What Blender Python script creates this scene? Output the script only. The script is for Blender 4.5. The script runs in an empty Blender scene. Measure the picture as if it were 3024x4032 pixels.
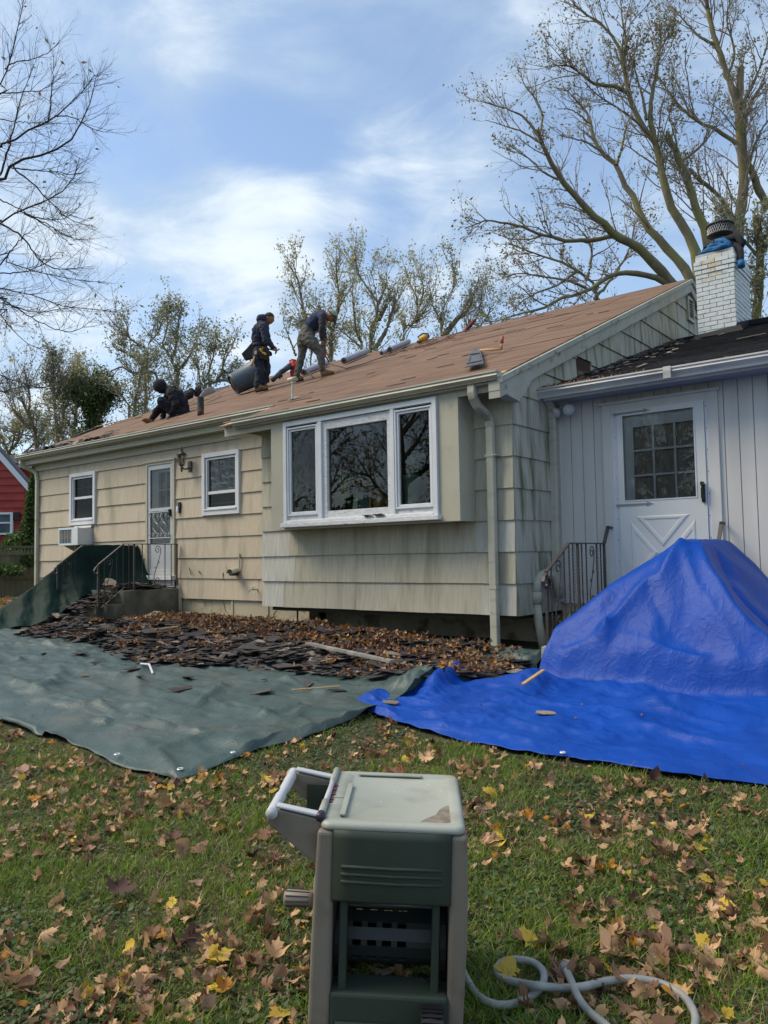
import bpy, bmesh, math, random
import numpy as np
from mathutils import Vector, Matrix, noise as mn
rng = random.Random(7)
nr = np.random.RandomState(11)
R = math.radians
sc = bpy.context.scene
col = sc.collection

# ------------------------------------------------------------------ camera
CAM = np.array([4.259359, -7.661233, 0.686623])
CR = np.array([0.779267, 0.626463, -0.016952])
CU = np.array([0.049499, -0.034563, 0.998176])
CF = np.array([-0.624735, 0.778684, 0.057943])
cd = bpy.data.cameras.new('camera'); cam = bpy.data.objects.new('camera', cd); col.objects.link(cam)
cam.matrix_world = Matrix(((CR[0], CU[0], -CF[0], CAM[0]), (CR[1], CU[1], -CF[1], CAM[1]), (CR[2], CU[2], -CF[2], CAM[2]), (0, 0, 0, 1)))
cd.sensor_fit = 'VERTICAL'; cd.sensor_height = 36.0; cd.lens = 36.0 * 3028 / 4032
cd.clip_start = 0.05; cd.clip_end = 2000
sc.camera = cam

# ------------------------------------------------------------------ world, sun, exposure
SUN_EL, SUN_AZ = 48.0, 235.0     # azimuth measured from +Y clockwise: light from behind left of the camera
w = bpy.data.worlds.new('World'); sc.world = w; w.use_nodes = True
nt = w.node_tree; nt.nodes.clear()
def N(t, **k):
    n = nt.nodes.new(t)
    for a, b in k.items(): setattr(n, a, b)
    return n
def LK(a, b): nt.links.new(a, b)
out = N('ShaderNodeOutputWorld'); bg = N('ShaderNodeBackground'); bg2 = N('ShaderNodeBackground'); mxs = N('ShaderNodeMixShader')
sky = N('ShaderNodeTexSky', sky_type='NISHITA', sun_disc=False, sun_elevation=R(SUN_EL), sun_rotation=R(SUN_AZ), air_density=1.0, dust_density=0.4, ozone_density=0.6)
LK(sky.outputs[0], bg.inputs[0]); bg.inputs[1].default_value = 0.15
tc = N('ShaderNodeTexCoord')
sep = N('ShaderNodeSeparateXYZ'); LK(tc.outputs['Generated'], sep.inputs[0])
def M(op, a, b=None, c=None, clamp=False):
    n = N('ShaderNodeMath', operation=op, use_clamp=clamp)
    for i, v in enumerate((a, b, c)):
        if v is None: continue
        if isinstance(v, (int, float)): n.inputs[i].default_value = v
        else: LK(v, n.inputs[i])
    return n.outputs[0]
zc = M('ADD', M('MAXIMUM', sep.outputs[2], 0.0), 0.22)
cx = M('DIVIDE', sep.outputs[0], zc); cy = M('DIVIDE', sep.outputs[1], zc)
# cloud-deck coordinates turned so that the streaks run across the view, rising a little to the left
ca, sa = math.cos(R(28)), math.sin(R(28))
ux = M('ADD', M('MULTIPLY', cx, ca), M('MULTIPLY', cy, sa)); vy = M('SUBTRACT', M('MULTIPLY', cy, ca), M('MULTIPLY', cx, sa))
cmb = N('ShaderNodeCombineXYZ'); LK(M('MULTIPLY', ux, 1.0), cmb.inputs[0]); LK(M('MULTIPLY', vy, 1.35), cmb.inputs[1])
def noi(vec, scale, detail, rough=0.55, dist=0.0, off=(0, 0, 0)):
    mp = N('ShaderNodeMapping'); mp.inputs['Location'].default_value = off; LK(vec, mp.inputs[0])
    n = N('ShaderNodeTexNoise'); n.inputs['Scale'].default_value = scale; n.inputs['Detail'].default_value = detail
    n.inputs['Roughness'].default_value = rough; n.inputs['Distortion'].default_value = dist; LK(mp.outputs[0], n.inputs[0]); return n.outputs[0]
def ramp(v, a, b, interp='EASE'):
    n = N('ShaderNodeValToRGB'); n.color_ramp.interpolation = interp
    n.color_ramp.elements[0].position = a; n.color_ramp.elements[1].position = b; LK(v, n.inputs[0]); return n.outputs[0]
big = noi(cmb.outputs[0], 0.75, 4, 0.5, 0.2, (3.1, 1.7, 0)); fine = noi(cmb.outputs[0], 2.9, 10, 0.60, 0.35, (0.4, 5.2, 0)); puff = noi(cmb.outputs[0], 4.2, 6, 0.5, 0.1, (9.0, 2.0, 0))
def blob(d, s, amt):                      # a soft patch of more (or less) cloud round one direction of the sky
    vm = N('ShaderNodeVectorMath', operation='DISTANCE'); LK(tc.outputs['Generated'], vm.inputs[0]); vm.inputs[1].default_value = d
    q = M('DIVIDE', vm.outputs['Value'], s); return M('MULTIPLY', M('EXPONENT', M('MULTIPLY', M('MULTIPLY', q, q), -1.0)), amt)
vshift = bshift = None
for d, s, av, ab in (((-.687, .483, .543), .045, .07, .06), ((-.657, .51, .555), .04, .06, .05), ((-.59, .607, .532), .05, .05, .05), ((-.679, .587, .44), .04, .07, .07), ((-.639, .638, .429), .035, .07, .07), ((-.587, .697, .411), .04, .07, .07), ((-.516, .716, .47), .05, .07, .06), ((-.453, .768, .452), .05, .07, .05),
        ((-.796, .502, .339), .10, .07, .05), ((-.711, .599, .368), .08, .08, .05), ((-.357, .741, .569), .08, .05, .05), ((-.653, .592, .475), .045, -.14, -.05), ((-.605, .636, .479), .04, -.14, -.05), ((-.557, .714, .425), .045, -.14, -.06), ((-.749, .58, .30), .06, -.14, -.05), ((-.481, .715, .507), .035, -.08, 0), ((-.821, .512, .252), .09, -.14, -.05), ((-.60, .70, .37), .05, -.10, -.03)):
    v_, b_ = blob(d, s, av), blob(d, s, ab); vshift = v_ if vshift is None else M('ADD', vshift, v_); bshift = b_ if bshift is None else M('ADD', bshift, b_)
veil = ramp(M('ADD', M('ADD', M('MULTIPLY', big, 0.55), M('MULTIPLY', fine, 0.45)), vshift), 0.36, 0.60)
bright = ramp(M('ADD', M('ADD', M('MULTIPLY', fine, 0.6), M('MULTIPLY', big, 0.4)), bshift), 0.46, 0.70)
mix = N('ShaderNodeMixRGB'); LK(bright, mix.inputs[0]); mix.inputs[1].default_value = (0.37, 0.475, 0.60, 1); mix.inputs[2].default_value = (0.68, 0.745, 0.80, 1)
LK(mix.outputs[0], bg2.inputs[0]); bg2.inputs[1].default_value = 1.0
fac = M('ADD', M('MULTIPLY', veil, 0.82), 0.12, clamp=True)
LK(fac, mxs.inputs[0]); LK(bg.outputs[0], mxs.inputs[1]); LK(bg2.outputs[0], mxs.inputs[2]); LK(mxs.outputs[0], out.inputs[0])
sl = bpy.data.lights.new('sun', 'SUN'); sl.energy = 2.6; sl.angle = R(32); sl.color = (1.0, 0.87, 0.68)
so = bpy.data.objects.new('sun', sl); col.objects.link(so)
sd = Vector((math.sin(R(SUN_AZ)) * math.cos(R(SUN_EL)), math.cos(R(SUN_AZ)) * math.cos(R(SUN_EL)), math.sin(R(SUN_EL))))
so.rotation_euler = (-sd).to_track_quat('-Z', 'Y').to_euler()
sc.view_settings.view_transform = 'Standard'; sc.view_settings.look = 'None'
sc.view_settings.exposure = 0.52; sc.view_settings.gamma = 1.0; sc.view_settings.use_curve_mapping = False
sc.render.engine = 'CYCLES'; sc.cycles.max_bounces = 8; sc.cycles.transparent_max_bounces = 12

# ------------------------------------------------------------------ rays through the photograph, used to find real places
def ray(px, py):
    d = CF * 3028 + CR * (px - 1512) - CU * (py - 2016); return d / np.linalg.norm(d)
def onX(px, py, v): d = ray(px, py); return CAM + d * ((v - CAM[0]) / d[0])
def onY(px, py, v): d = ray(px, py); return CAM + d * ((v - CAM[1]) / d[1])
def onZ(px, py, v): d = ray(px, py); return CAM + d * ((v - CAM[2]) / d[2])
def at(px, py, depth): d = ray(px, py); return CAM + d * (depth / (d @ CF))
def gz(x, y): return -0.42 - 0.01 * max(-14.0, min(8.0, x)) + 0.058 * max(-16.0, min(y, 0.0)) - 0.02 * min(max(y - 1, 0), 12)
def G(px, py, up=0.0):
    z = -0.6
    for i in range(25):
        P = onZ(px, py, z); z = gz(P[0], P[1]) + up
    return P
RS = 0.43; RE = (-0.417, 2.64)           # roof plane: z = RE[1] + RS*(y-RE[0])
def rz(y): return RE[1] + RS * (y - RE[0])
RN = np.array([0, -RS, 1.0]); RN /= np.linalg.norm(RN)
def onroof(px, py, up=0.0):
    d = ray(px, py); P0 = np.array([0, RE[0], RE[1]]) + RN * up
    return CAM + d * (((P0 - CAM) @ RN) / (d @ RN))

# ------------------------------------------------------------------ tagging
def tag(o, label=None, cat=None, group=None, kind=None):
    if label: o['label'] = label
    if cat: o['category'] = cat
    if group: o['group'] = group
    if kind: o['kind'] = kind
    return o
def empty(name, loc, label=None, cat=None, group=None, kind=None, rz_=0.0, parent=None):
    o = bpy.data.objects.new(name, None); col.objects.link(o); o.location = tuple(loc); o.rotation_euler = (0, 0, rz_)
    o.empty_display_size = 0.1
    if parent: o.parent = parent
    return tag(o, label, cat, group, kind)

# ------------------------------------------------------------------ mesh builder
class MB:
    def __init__(s): s.v = []; s.f = []; s.m = []; s.cur = 0
    def add(s, vs, fs):
        b = len(s.v); s.v.extend([tuple(map(float, q)) for q in vs]); s.f.extend([tuple(b + i for i in f) for f in fs]); s.m.extend([s.cur] * len(fs)); return s
    def box(s, x0, x1, y0, y1, z0, z1):
        vs = [(x, y, z) for x in (x0, x1) for y in (y0, y1) for z in (z0, z1)]
        return s.add(vs, [(0, 1, 3, 2), (4, 6, 7, 5), (0, 4, 5, 1), (2, 3, 7, 6), (0, 2, 6, 4), (1, 5, 7, 3)])
    def obox(s, c, ax, h):
        c = np.array(c, float); A = [np.array(a, float) / np.linalg.norm(a) for a in ax]
        vs = [c + A[0] * h[0] * i + A[1] * h[1] * j + A[2] * h[2] * k for i in (-1, 1) for j in (-1, 1) for k in (-1, 1)]
        return s.add(vs, [(0, 1, 3, 2), (4, 6, 7, 5), (0, 4, 5, 1), (2, 3, 7, 6), (0, 2, 6, 4), (1, 5, 7, 3)])
    def prism(s, poly, d):       # poly: list of 3-D points, d: extrusion vector
        n = len(poly); P = [np.array(p, float) for p in poly]; Q = [p + np.array(d, float) for p in P]
        return s.add(P + Q, [tuple(range(n))[::-1], tuple(range(n, 2 * n))] + [(i, (i + 1) % n, n + (i + 1) % n, n + i) for i in range(n)])
    def tube(s, pts, r, n=8, cap=True, flat=None):
        P = np.array(pts, float); K = len(P); r = np.broadcast_to(np.array(r, float), (K,))
        T = np.gradient(P, axis=0); T /= (np.linalg.norm(T, axis=1)[:, None] + 1e-12)
        u = np.cross(T[0], (0, 0, 1)) if abs(T[0][2]) < .9 else np.cross(T[0], (1, 0, 0)); u /= np.linalg.norm(u)
        vs = []; a = np.arange(n) * 2 * math.pi / n
        for k in range(K):
            u = u - T[k] * (u @ T[k]); u /= (np.linalg.norm(u) + 1e-12); v = np.cross(T[k], u)
            vs.extend(P[k] + r[k] * (np.cos(a)[:, None] * u + np.sin(a)[:, None] * v * (flat or 1)))
        fs = [(k * n + i, k * n + (i + 1) % n, (k + 1) * n + (i + 1) % n, (k + 1) * n + i) for k in range(K - 1) for i in range(n)]
        if cap: fs += [tuple(range(n))[::-1], tuple(range((K - 1) * n, K * n))]
        return s.add(vs, fs)
    def lathe(s, c, prof, n=20, axis=(0, 0, 1), cap=True):   # prof: (radius, distance along axis)
        A = np.array(axis, float); A /= np.linalg.norm(A); c = np.array(c, float)
        u = np.cross(A, (0, 0, 1)) if abs(A[2]) < .9 else np.cross(A, (1, 0, 0)); u /= np.linalg.norm(u); v = np.cross(A, u)
        a = np.arange(n) * 2 * math.pi / n; vs = []
        for rr, h in prof: vs.extend(c + A * h + rr * (np.cos(a)[:, None] * u + np.sin(a)[:, None] * v))
        K = len(prof)
        fs = [(k * n + i, k * n + (i + 1) % n, (k + 1) * n + (i + 1) % n, (k + 1) * n + i) for k in range(K - 1) for i in range(n)]
        if cap: fs += [tuple(range(n))[::-1], tuple(range((K - 1) * n, K * n))]
        return s.add(vs, fs)
    def sphere(s, c, r, n=10, m=7, sx=(1, 1, 1)):
        c = np.array(c, float); vs = []; fs = []
        for j in range(m + 1):
            t = math.pi * j / m
            for i in range(n):
                a = 2 * math.pi * i / n; vs.append(c + r * np.array([math.sin(t) * math.cos(a) * sx[0], math.sin(t) * math.sin(a) * sx[1], math.cos(t) * sx[2]]))
        for j in range(m):
            for i in range(n): fs.append((j * n + i, (j + 1) * n + i, (j + 1) * n + (i + 1) % n, j * n + (i + 1) % n))
        return s.add(vs, fs)
    def build(s, name, mat, parent=None, smooth=False, loc=None, bevel=0, seg=2):
        me = bpy.data.meshes.new(name); me.from_pydata(s.v, [], s.f)
        for mm in (mat if isinstance(mat, (list, tuple)) else [mat]): me.materials.append(mm)
        if isinstance(mat, (list, tuple)): me.polygons.foreach_set('material_index', s.m)
        if smooth: me.polygons.foreach_set('use_smooth', [True] * len(me.polygons))
        me.update()
        o = bpy.data.objects.new(name, me); col.objects.link(o)
        if parent is not None: put(o, parent)
        if bevel:
            b = o.modifiers.new('bevel', 'BEVEL'); b.width = bevel; b.segments = seg; b.limit_method = 'ANGLE'
        if smooth and bevel == 0 and smooth == 'auto': pass
        return o
def wm(o):
    m = Matrix.LocRotScale(o.location, o.rotation_euler, o.scale)
    return (wm(o.parent) @ m) if o.parent else m
def put(o, parent):                       # mesh data are written in world space
    o.parent = parent; o.matrix_local = wm(parent).inverted()
def fastmesh(name, V, F, mat, parent=None, smooth=False, mi=None, attr=None):
    """V (n,3), F (m,k) numpy arrays"""
    V = np.ascontiguousarray(V, dtype=np.float32); F = np.ascontiguousarray(F, dtype=np.int32); k = F.shape[1]
    me = bpy.data.meshes.new(name); me.vertices.add(len(V)); me.vertices.foreach_set('co', V.ravel())
    me.loops.add(F.size); me.loops.foreach_set('vertex_index', F.ravel())
    me.polygons.add(len(F)); me.polygons.foreach_set('loop_start', np.arange(0, F.size, k, dtype=np.int32))
    try: me.polygons.foreach_set('loop_total', np.full(len(F), k, dtype=np.int32))
    except Exception: pass
    for mm in (mat if isinstance(mat, (list, tuple)) else [mat]): me.materials.append(mm)
    if mi is not None: me.polygons.foreach_set('material_index', np.array(mi, dtype=np.int32))
    if smooth: me.polygons.foreach_set('use_smooth', np.ones(len(F), dtype=bool))
    me.update(calc_edges=True); me.validate()
    o = bpy.data.objects.new(name, me); col.objects.link(o)
    if parent is not None: put(o, parent)
    return o
def share(src, name, parent=None, mw=None):     # copy of one object sharing its mesh
    o = src.copy(); o.name = name; col.objects.link(o)
    return o
def vn(x, y, z=0.0, oct=3, h=0.9):
    return mn.fractal(Vector((x, y, z)), h, 2.1, oct)

# ------------------------------------------------------------------ materials
def mat(name, c1, c2=None, rough=0.7, scale=6.0, stretch=(1, 1, 1), bump=0.0, bscale=40.0, bstretch=None, metal=0.0, spec=0.4, c3=None, s3=2.0, t3=(0.5, 0.7), objvar=0.0, coat=0.0, trans=0.0, det=4, coord='Object', sub=0.0, island=None, st3=(1, 1, 1), lo=0.35, hi=0.65, bdist=0.01):
    m = bpy.data.materials.new(name); m.use_nodes = True; t = m.node_tree; b = t.nodes['Principled BSDF']
    b.inputs['Roughness'].default_value = rough; b.inputs['Metallic'].default_value = metal; b.inputs['Specular IOR Level'].default_value = spec
    if coat: b.inputs['Coat Weight'].default_value = coat
    c1 = (*c1, 1); tcn = t.nodes.new('ShaderNodeTexCoord')
    if coord == 'World': tco = t.nodes.new('ShaderNodeNewGeometry').outputs['Position']
    else: tco = tcn.outputs[coord]
    def nz(scl, st, d=det, o=0):
        mp = t.nodes.new('ShaderNodeMapping'); mp.inputs['Scale'].default_value = st; mp.inputs['Location'].default_value = (o, o * 1.3, 0); t.links.new(tco, mp.inputs[0])
        n = t.nodes.new('ShaderNodeTexNoise'); n.inputs['Scale'].default_value = scl; n.inputs['Detail'].default_value = d; t.links.new(mp.outputs[0], n.inputs[0]); return n.outputs[0]
    def rp(v, a, bb):
        n = t.nodes.new('ShaderNodeMapRange'); n.inputs[1].default_value = a; n.inputs[2].default_value = bb; n.clamp = True; t.links.new(v, n.inputs[0]); return n.outputs[0]
    cur = None
    if c2 is not None:
        mx = t.nodes.new('ShaderNodeMixRGB'); mx.inputs[1].default_value = c1; mx.inputs[2].default_value = (*c2, 1)
        t.links.new(rp(nz(scale, stretch), lo, hi), mx.inputs[0]); cur = mx.outputs[0]
    if c3 is not None:
        mx = t.nodes.new('ShaderNodeMixRGB'); mx.inputs[2].default_value = (*c3, 1)
        if cur: t.links.new(cur, mx.inputs[1])
        else: mx.inputs[1].default_value = c1
        t.links.new(rp(nz(s3, st3, 5, 7.7), *t3), mx.inputs[0]); cur = mx.outputs[0]
    if objvar or island:
        hs = t.nodes.new('ShaderNodeHueSaturation')
        if cur: t.links.new(cur, hs.inputs['Color'])
        else: hs.inputs['Color'].default_value = c1
        if island: src = t.nodes.new('ShaderNodeNewGeometry').outputs['Random Per Island']; amt = island
        else: src = t.nodes.new('ShaderNodeObjectInfo').outputs['Random']; amt = objvar
        mr = t.nodes.new('ShaderNodeMapRange'); mr.inputs[3].default_value = 1 - amt; mr.inputs[4].default_value = 1 + amt; t.links.new(src, mr.inputs[0]); t.links.new(mr.outputs[0], hs.inputs['Value'])
        cur = hs.outputs[0]
    if cur: t.links.new(cur, b.inputs['Base Color'])
    else: b.inputs['Base Color'].default_value = c1
    if bump:
        bn = t.nodes.new('ShaderNodeBump'); bn.inputs['Strength'].default_value = bump; bn.inputs['Distance'].default_value = bdist
        t.links.new(nz(bscale, bstretch or stretch, 5, 3.3), bn.inputs['Height']); t.links.new(bn.outputs[0], b.inputs['Normal'])
    if sub: b.inputs['Subsurface Weight'].default_value = sub
    return m
def leafmat(name, cols, rough=0.6, transl=0.35, sat=1.0):
    """two-sided leaf, colour picked per leaf island from a palette"""
    m = bpy.data.materials.new(name); m.use_nodes = True; t = m.node_tree; b = t.nodes['Principled BSDF']
    g = t.nodes.new('ShaderNodeNewGeometry'); cr = t.nodes.new('ShaderNodeValToRGB'); cr.color_ramp.interpolation = 'CONSTANT'
    e = cr.color_ramp.elements
    while len(e) < len(cols): e.new(0.5)
    for i, c in enumerate(cols): e[i].position = i / len(cols); e[i].color = (*c, 1)
    t.links.new(g.outputs['Random Per Island'], cr.inputs[0])
    tcn = t.nodes.new('ShaderNodeTexCoord'); n = t.nodes.new('ShaderNodeTexNoise'); n.inputs['Scale'].default_value = 30; t.links.new(tcn.outputs['Object'], n.inputs[0])
    hs = t.nodes.new('ShaderNodeHueSaturation'); mr = t.nodes.new('ShaderNodeMapRange'); mr.inputs[1].default_value = .3; mr.inputs[2].default_value = .7; mr.inputs[3].default_value = .7; mr.inputs[4].default_value = 1.25
    t.links.new(n.outputs[0], mr.inputs[0]); t.links.new(mr.outputs[0], hs.inputs['Value']); t.links.new(cr.outputs[0], hs.inputs['Color'])
    t.links.new(hs.outputs[0], b.inputs['Base Color']); b.inputs['Roughness'].default_value = rough; b.inputs['Specular IOR Level'].default_value = .25
    tl = t.nodes.new('ShaderNodeBsdfTranslucent'); ms = t.nodes.new('ShaderNodeMixShader'); ms.inputs[0].default_value = transl
    t.links.new(hs.outputs[0], tl.inputs[0]); t.links.new(b.outputs[0], ms.inputs[1]); t.links.new(tl.outputs[0], ms.inputs[2])
    t.links.new(ms.outputs[0], t.nodes['Material Output'].inputs[0]); return m
def glassmat(name, tint=(0.75, 0.8, 0.8), refl=0.9, wave=0.0, ws=3.0):
    m = bpy.data.materials.new(name); m.use_nodes = True; t = m.node_tree; t.nodes.remove(t.nodes['Principled BSDF'])
    tr = t.nodes.new('ShaderNodeBsdfTransparent'); tr.inputs[0].default_value = (*tint, 1)
    gl = t.nodes.new('ShaderNodeBsdfGlossy'); gl.inputs['Roughness'].default_value = 0.0; gl.inputs[0].default_value = (refl, refl, refl, 1)
    fr = t.nodes.new('ShaderNodeFresnel'); fr.inputs[0].default_value = 1.6; ms = t.nodes.new('ShaderNodeMixShader')
    t.links.new(fr.outputs[0], ms.inputs[0]); t.links.new(tr.outputs[0], ms.inputs[1]); t.links.new(gl.outputs[0], ms.inputs[2]); t.links.new(ms.outputs[0], t.nodes['Material Output'].inputs[0])
    if wave:
        n = t.nodes.new('ShaderNodeTexNoise'); n.inputs['Scale'].default_value = ws; tcn = t.nodes.new('ShaderNodeTexCoord'); t.links.new(tcn.outputs['Object'], n.inputs[0])
        bn = t.nodes.new('ShaderNodeBump'); bn.inputs['Strength'].default_value = wave; bn.inputs['Distance'].default_value = .02; t.links.new(n.outputs[0], bn.inputs['Height'])
        t.links.new(bn.outputs[0], gl.inputs['Normal'])
    return m

M_ = {}
M_['shake'] = mat('painted striated shingle', (0.45, 0.385, 0.285), (0.54, 0.465, 0.35), 0.75, 60, (1, 1, 0.03), 0.5, 95, (1, 1, 0.02), c3=(0.31, 0.285, 0.20), s3=2.2, st3=(1.6, 1.6, 0.35), t3=(0.52, 0.75), objvar=0.05, bdist=.006)
M_['shake2'] = mat('painted striated shingle in duller light', (0.41, 0.38, 0.285), (0.50, 0.465, 0.36), 0.75, 60, (1, 1, 0.03), 0.5, 95, (1, 1, 0.02), c3=(0.26, 0.235, 0.165), s3=2.6, st3=(2.2, 2.2, 0.25), t3=(0.50, 0.74), objvar=0.06, bdist=.006)  # same paint as shake; the bump's duller light is put into the colour
M_['shake3'] = mat('mossy weathered shingle', (0.38, 0.375, 0.305), (0.46, 0.45, 0.37), 0.8, 50, (1, 1, 0.03), 0.45, 95, (1, 1, 0.02), c3=(0.13, 0.135, 0.075), s3=3.4, st3=(2.6, 2.6, 0.28), t3=(0.50, 0.70), objvar=0.05, bdist=.006)
M_['bare'] = mat('bare weathered shingle', (0.43, 0.42, 0.36), (0.56, 0.54, 0.47), 0.8, 60, (1, 1, 0.03), 0.5, 95, (1, 1, 0.02), objvar=0.05, bdist=.006)
M_['trim'] = mat('sage trim paint', (0.44, 0.415, 0.315), (0.41, 0.39, 0.295), 0.55, 3, bump=0.05, bscale=60, c3=(0.30, 0.29, 0.22), s3=5, t3=(.6, .8))
M_['trimdirty'] = mat('dirty rake paint', (0.40, 0.40, 0.33), (0.34, 0.34, 0.28), 0.65, 4, bump=0.1, bscale=50, c3=(0.16, 0.15, 0.12), s3=9, t3=(.58, .72))
M_['gutter'] = mat('beige gutter enamel', (0.46, 0.45, 0.36), (0.40, 0.39, 0.31), 0.4, 3, c3=(0.24, 0.22, 0.16), s3=4, st3=(.4, 1, 3), t3=(.55, .8))
M_['gutin'] = mat('gutter trough grime', (0.09, 0.08, 0.06), (0.14, 0.12, 0.09), 0.9, 20)
M_['wgutter'] = mat('white gutter enamel', (0.60, 0.59, 0.55), (0.50, 0.49, 0.46), 0.35, 3, c3=(0.28, 0.28, 0.25), s3=3, st3=(.5, 1, 2), t3=(.55, .8))
M_['white'] = mat('white window vinyl', (0.66, 0.68, 0.70), (0.60, 0.62, 0.64), 0.4, 4, bump=.03, bscale=30)
M_['peel'] = mat('peeling white sill', (0.66, 0.67, 0.68), (0.55, 0.55, 0.54), 0.6, 12, (1, 1, 3), bump=.5, bscale=18, bstretch=(1, 3, 3), c3=(0.22, 0.19, 0.16), s3=14, st3=(.6, 1, 3), t3=(.66, .72))
M_['wboard'] = mat('white wall board', (0.63, 0.615, 0.57), (0.575, 0.56, 0.52), 0.45, 2, (3, 3, .4), bump=.04, bscale=12, bstretch=(4, 4, .3), objvar=.012)
M_['wdoor'] = mat('white door paint', (0.68, 0.69, 0.66), (0.64, 0.65, 0.62), 0.35, 2)
M_['storm'] = mat('grey storm door', (0.42, 0.44, 0.46), (0.47, 0.49, 0.51), 0.4, 3, bump=.03, bscale=30)
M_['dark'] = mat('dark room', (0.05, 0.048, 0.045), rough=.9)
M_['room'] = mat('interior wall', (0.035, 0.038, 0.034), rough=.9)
M_['found'] = mat('cracked stucco', (0.50, 0.44, 0.30), (0.42, 0.37, 0.26), 0.9, 5, bump=.8, bscale=9, c3=(0.20, 0.17, 0.12), s3=3.5, t3=(.56, .66), bdist=.03)
M_['conc'] = mat('mossy concrete', (0.17, 0.165, 0.14), (0.10, 0.10, 0.075), 0.92, 4, bump=.7, bscale=35, c3=(0.055, 0.06, 0.035), s3=3, st3=(1, 1, .5), t3=(.45, .65), bdist=.01)
M_['conc2'] = mat('pale concrete', (0.32, 0.33, 0.32), (0.22, 0.22, 0.20), 0.9, 6, bump=.7, bscale=30, c3=(0.10, 0.10, 0.07), s3=5, t3=(.5, .65))
M_['ply'] = mat('reddish roof sheathing', (0.150, 0.083, 0.047), (0.215, 0.126, 0.072), 0.85, 5, (0.35, 2.2, 2.2), bump=.6, bscale=30, bstretch=(.2, 2, 2), c3=(0.115, 0.066, 0.048), s3=3.4, st3=(.3, 3.0, 3.0), t3=(.46, .66), objvar=.10, bdist=.006)
M_['plynew'] = mat('pale new sheathing', (0.56, 0.36, 0.18), (0.46, 0.28, 0.14), 0.8, 6, (.3, 3, 3), bump=.3, bscale=30, bstretch=(.2, 2, 2), c3=(.30, .17, .10), s3=5, st3=(.4, 2, 2), t3=(.5, .7), objvar=.06)
M_['black'] = mat('black asphalt shingle', (0.028, 0.029, 0.033), (0.045, 0.046, 0.05), 0.9, 60, bump=.7, bscale=220, c3=(0.022, 0.022, 0.025), s3=5, t3=(.45, .6), objvar=.15)
M_['tar'] = mat('tar paper', (0.012, 0.012, 0.013), rough=.75, bump=.4, bscale=20)
M_['brick'] = mat('white painted brick', (0.62, 0.66, 0.66), (0.53, 0.57, 0.57), 0.7, 14, bump=.6, bscale=45, objvar=.045, c3=(0.42, 0.40, 0.34), s3=6, t3=(.62, .78), bdist=.006)
M_['mortar'] = mat('painted mortar', (0.44, 0.47, 0.47), (0.35, 0.37, 0.37), 0.85, 18, bump=.8, bscale=40)
M_['rustbrick'] = mat('rust stained brick', (0.62, 0.64, 0.60), (0.52, 0.46, 0.34), 0.75, 12, (1, 1, .4), bump=.6, bscale=45, objvar=.04)
M_['iron'] = mat('dark wrought iron', (0.030, 0.028, 0.028), (0.055, 0.045, 0.040), 0.55, 30, bump=.2, bscale=90, spec=.5)
M_['rustiron'] = mat('rusty iron', (0.16, 0.12, 0.085), (0.08, 0.055, 0.04), 0.8, 30, bump=.3, bscale=80)
M_['glass'] = glassmat('window glass', (.85, .9, .88), .85)
M_['glass2'] = glassmat('wavy glass', (.5, .55, .53), wave=.30, ws=9)
M_['screen'] = glassmat('screened glass', (.46, .47, .47), .25)
M_['glassd'] = glassmat('storm door glass', (.72, .74, .74), .6)
M_['blacko'] = mat('black plastic', (0.012, 0.012, 0.013), rough=.45)
# ================================================================== THE HOUSE
E_ = 0.36                     # shingle course height
BX0, BX1 = -4.164, 0.0        # front bump
LY = 0.892; LX = -12.57       # recessed left wing
CY = 1.065                    # white wing wall
RIDGE_Y = 6.54; RIDGE_Z = rz(RIDGE_Y)
house = empty('house', (-6, 3, -0.42), 'single storey tan shingled ranch house with stripped wooden roof and white side wing', 'house')

def rects_minus(r, holes):
    """r=(s0,s1,z0,z1) minus hole rects"""
    rs = [r]
    for h in holes:
        nx = []
        for (a, b, c, d) in rs:
            if h[0] >= b or h[1] <= a or h[2] >= d or h[3] <= c: nx.append((a, b, c, d)); continue
            if h[0] > a: nx.append((a, h[0], c, d))
            if h[1] < b: nx.append((h[1], b, c, d))
            m0, m1 = max(a, h[0]), min(b, h[1])
            if h[2] > c: nx.append((m0, m1, c, h[2]))
            if h[3] < d: nx.append((m0, m1, h[3], d))
        rs = nx
    return [q for q in rs if q[1] - q[0] > .012 and q[3] - q[2] > .012]
def clip(poly, nx, nz, c):      # keep nx*s+nz*z <= c
    outp = []
    for i in range(len(poly)):
        a, b = poly[i], poly[(i + 1) % len(poly)]
        da, db = nx * a[0] + nz * a[1] - c, nx * b[0] + nz * b[1] - c
        if da <= 0: outp.append(a)
        if (da < 0 < db) or (db < 0 < da):
            t = da / (da - db); outp.append((a[0] + (b[0] - a[0]) * t, a[1] + (b[1] - a[1]) * t))
    return outp
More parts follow.
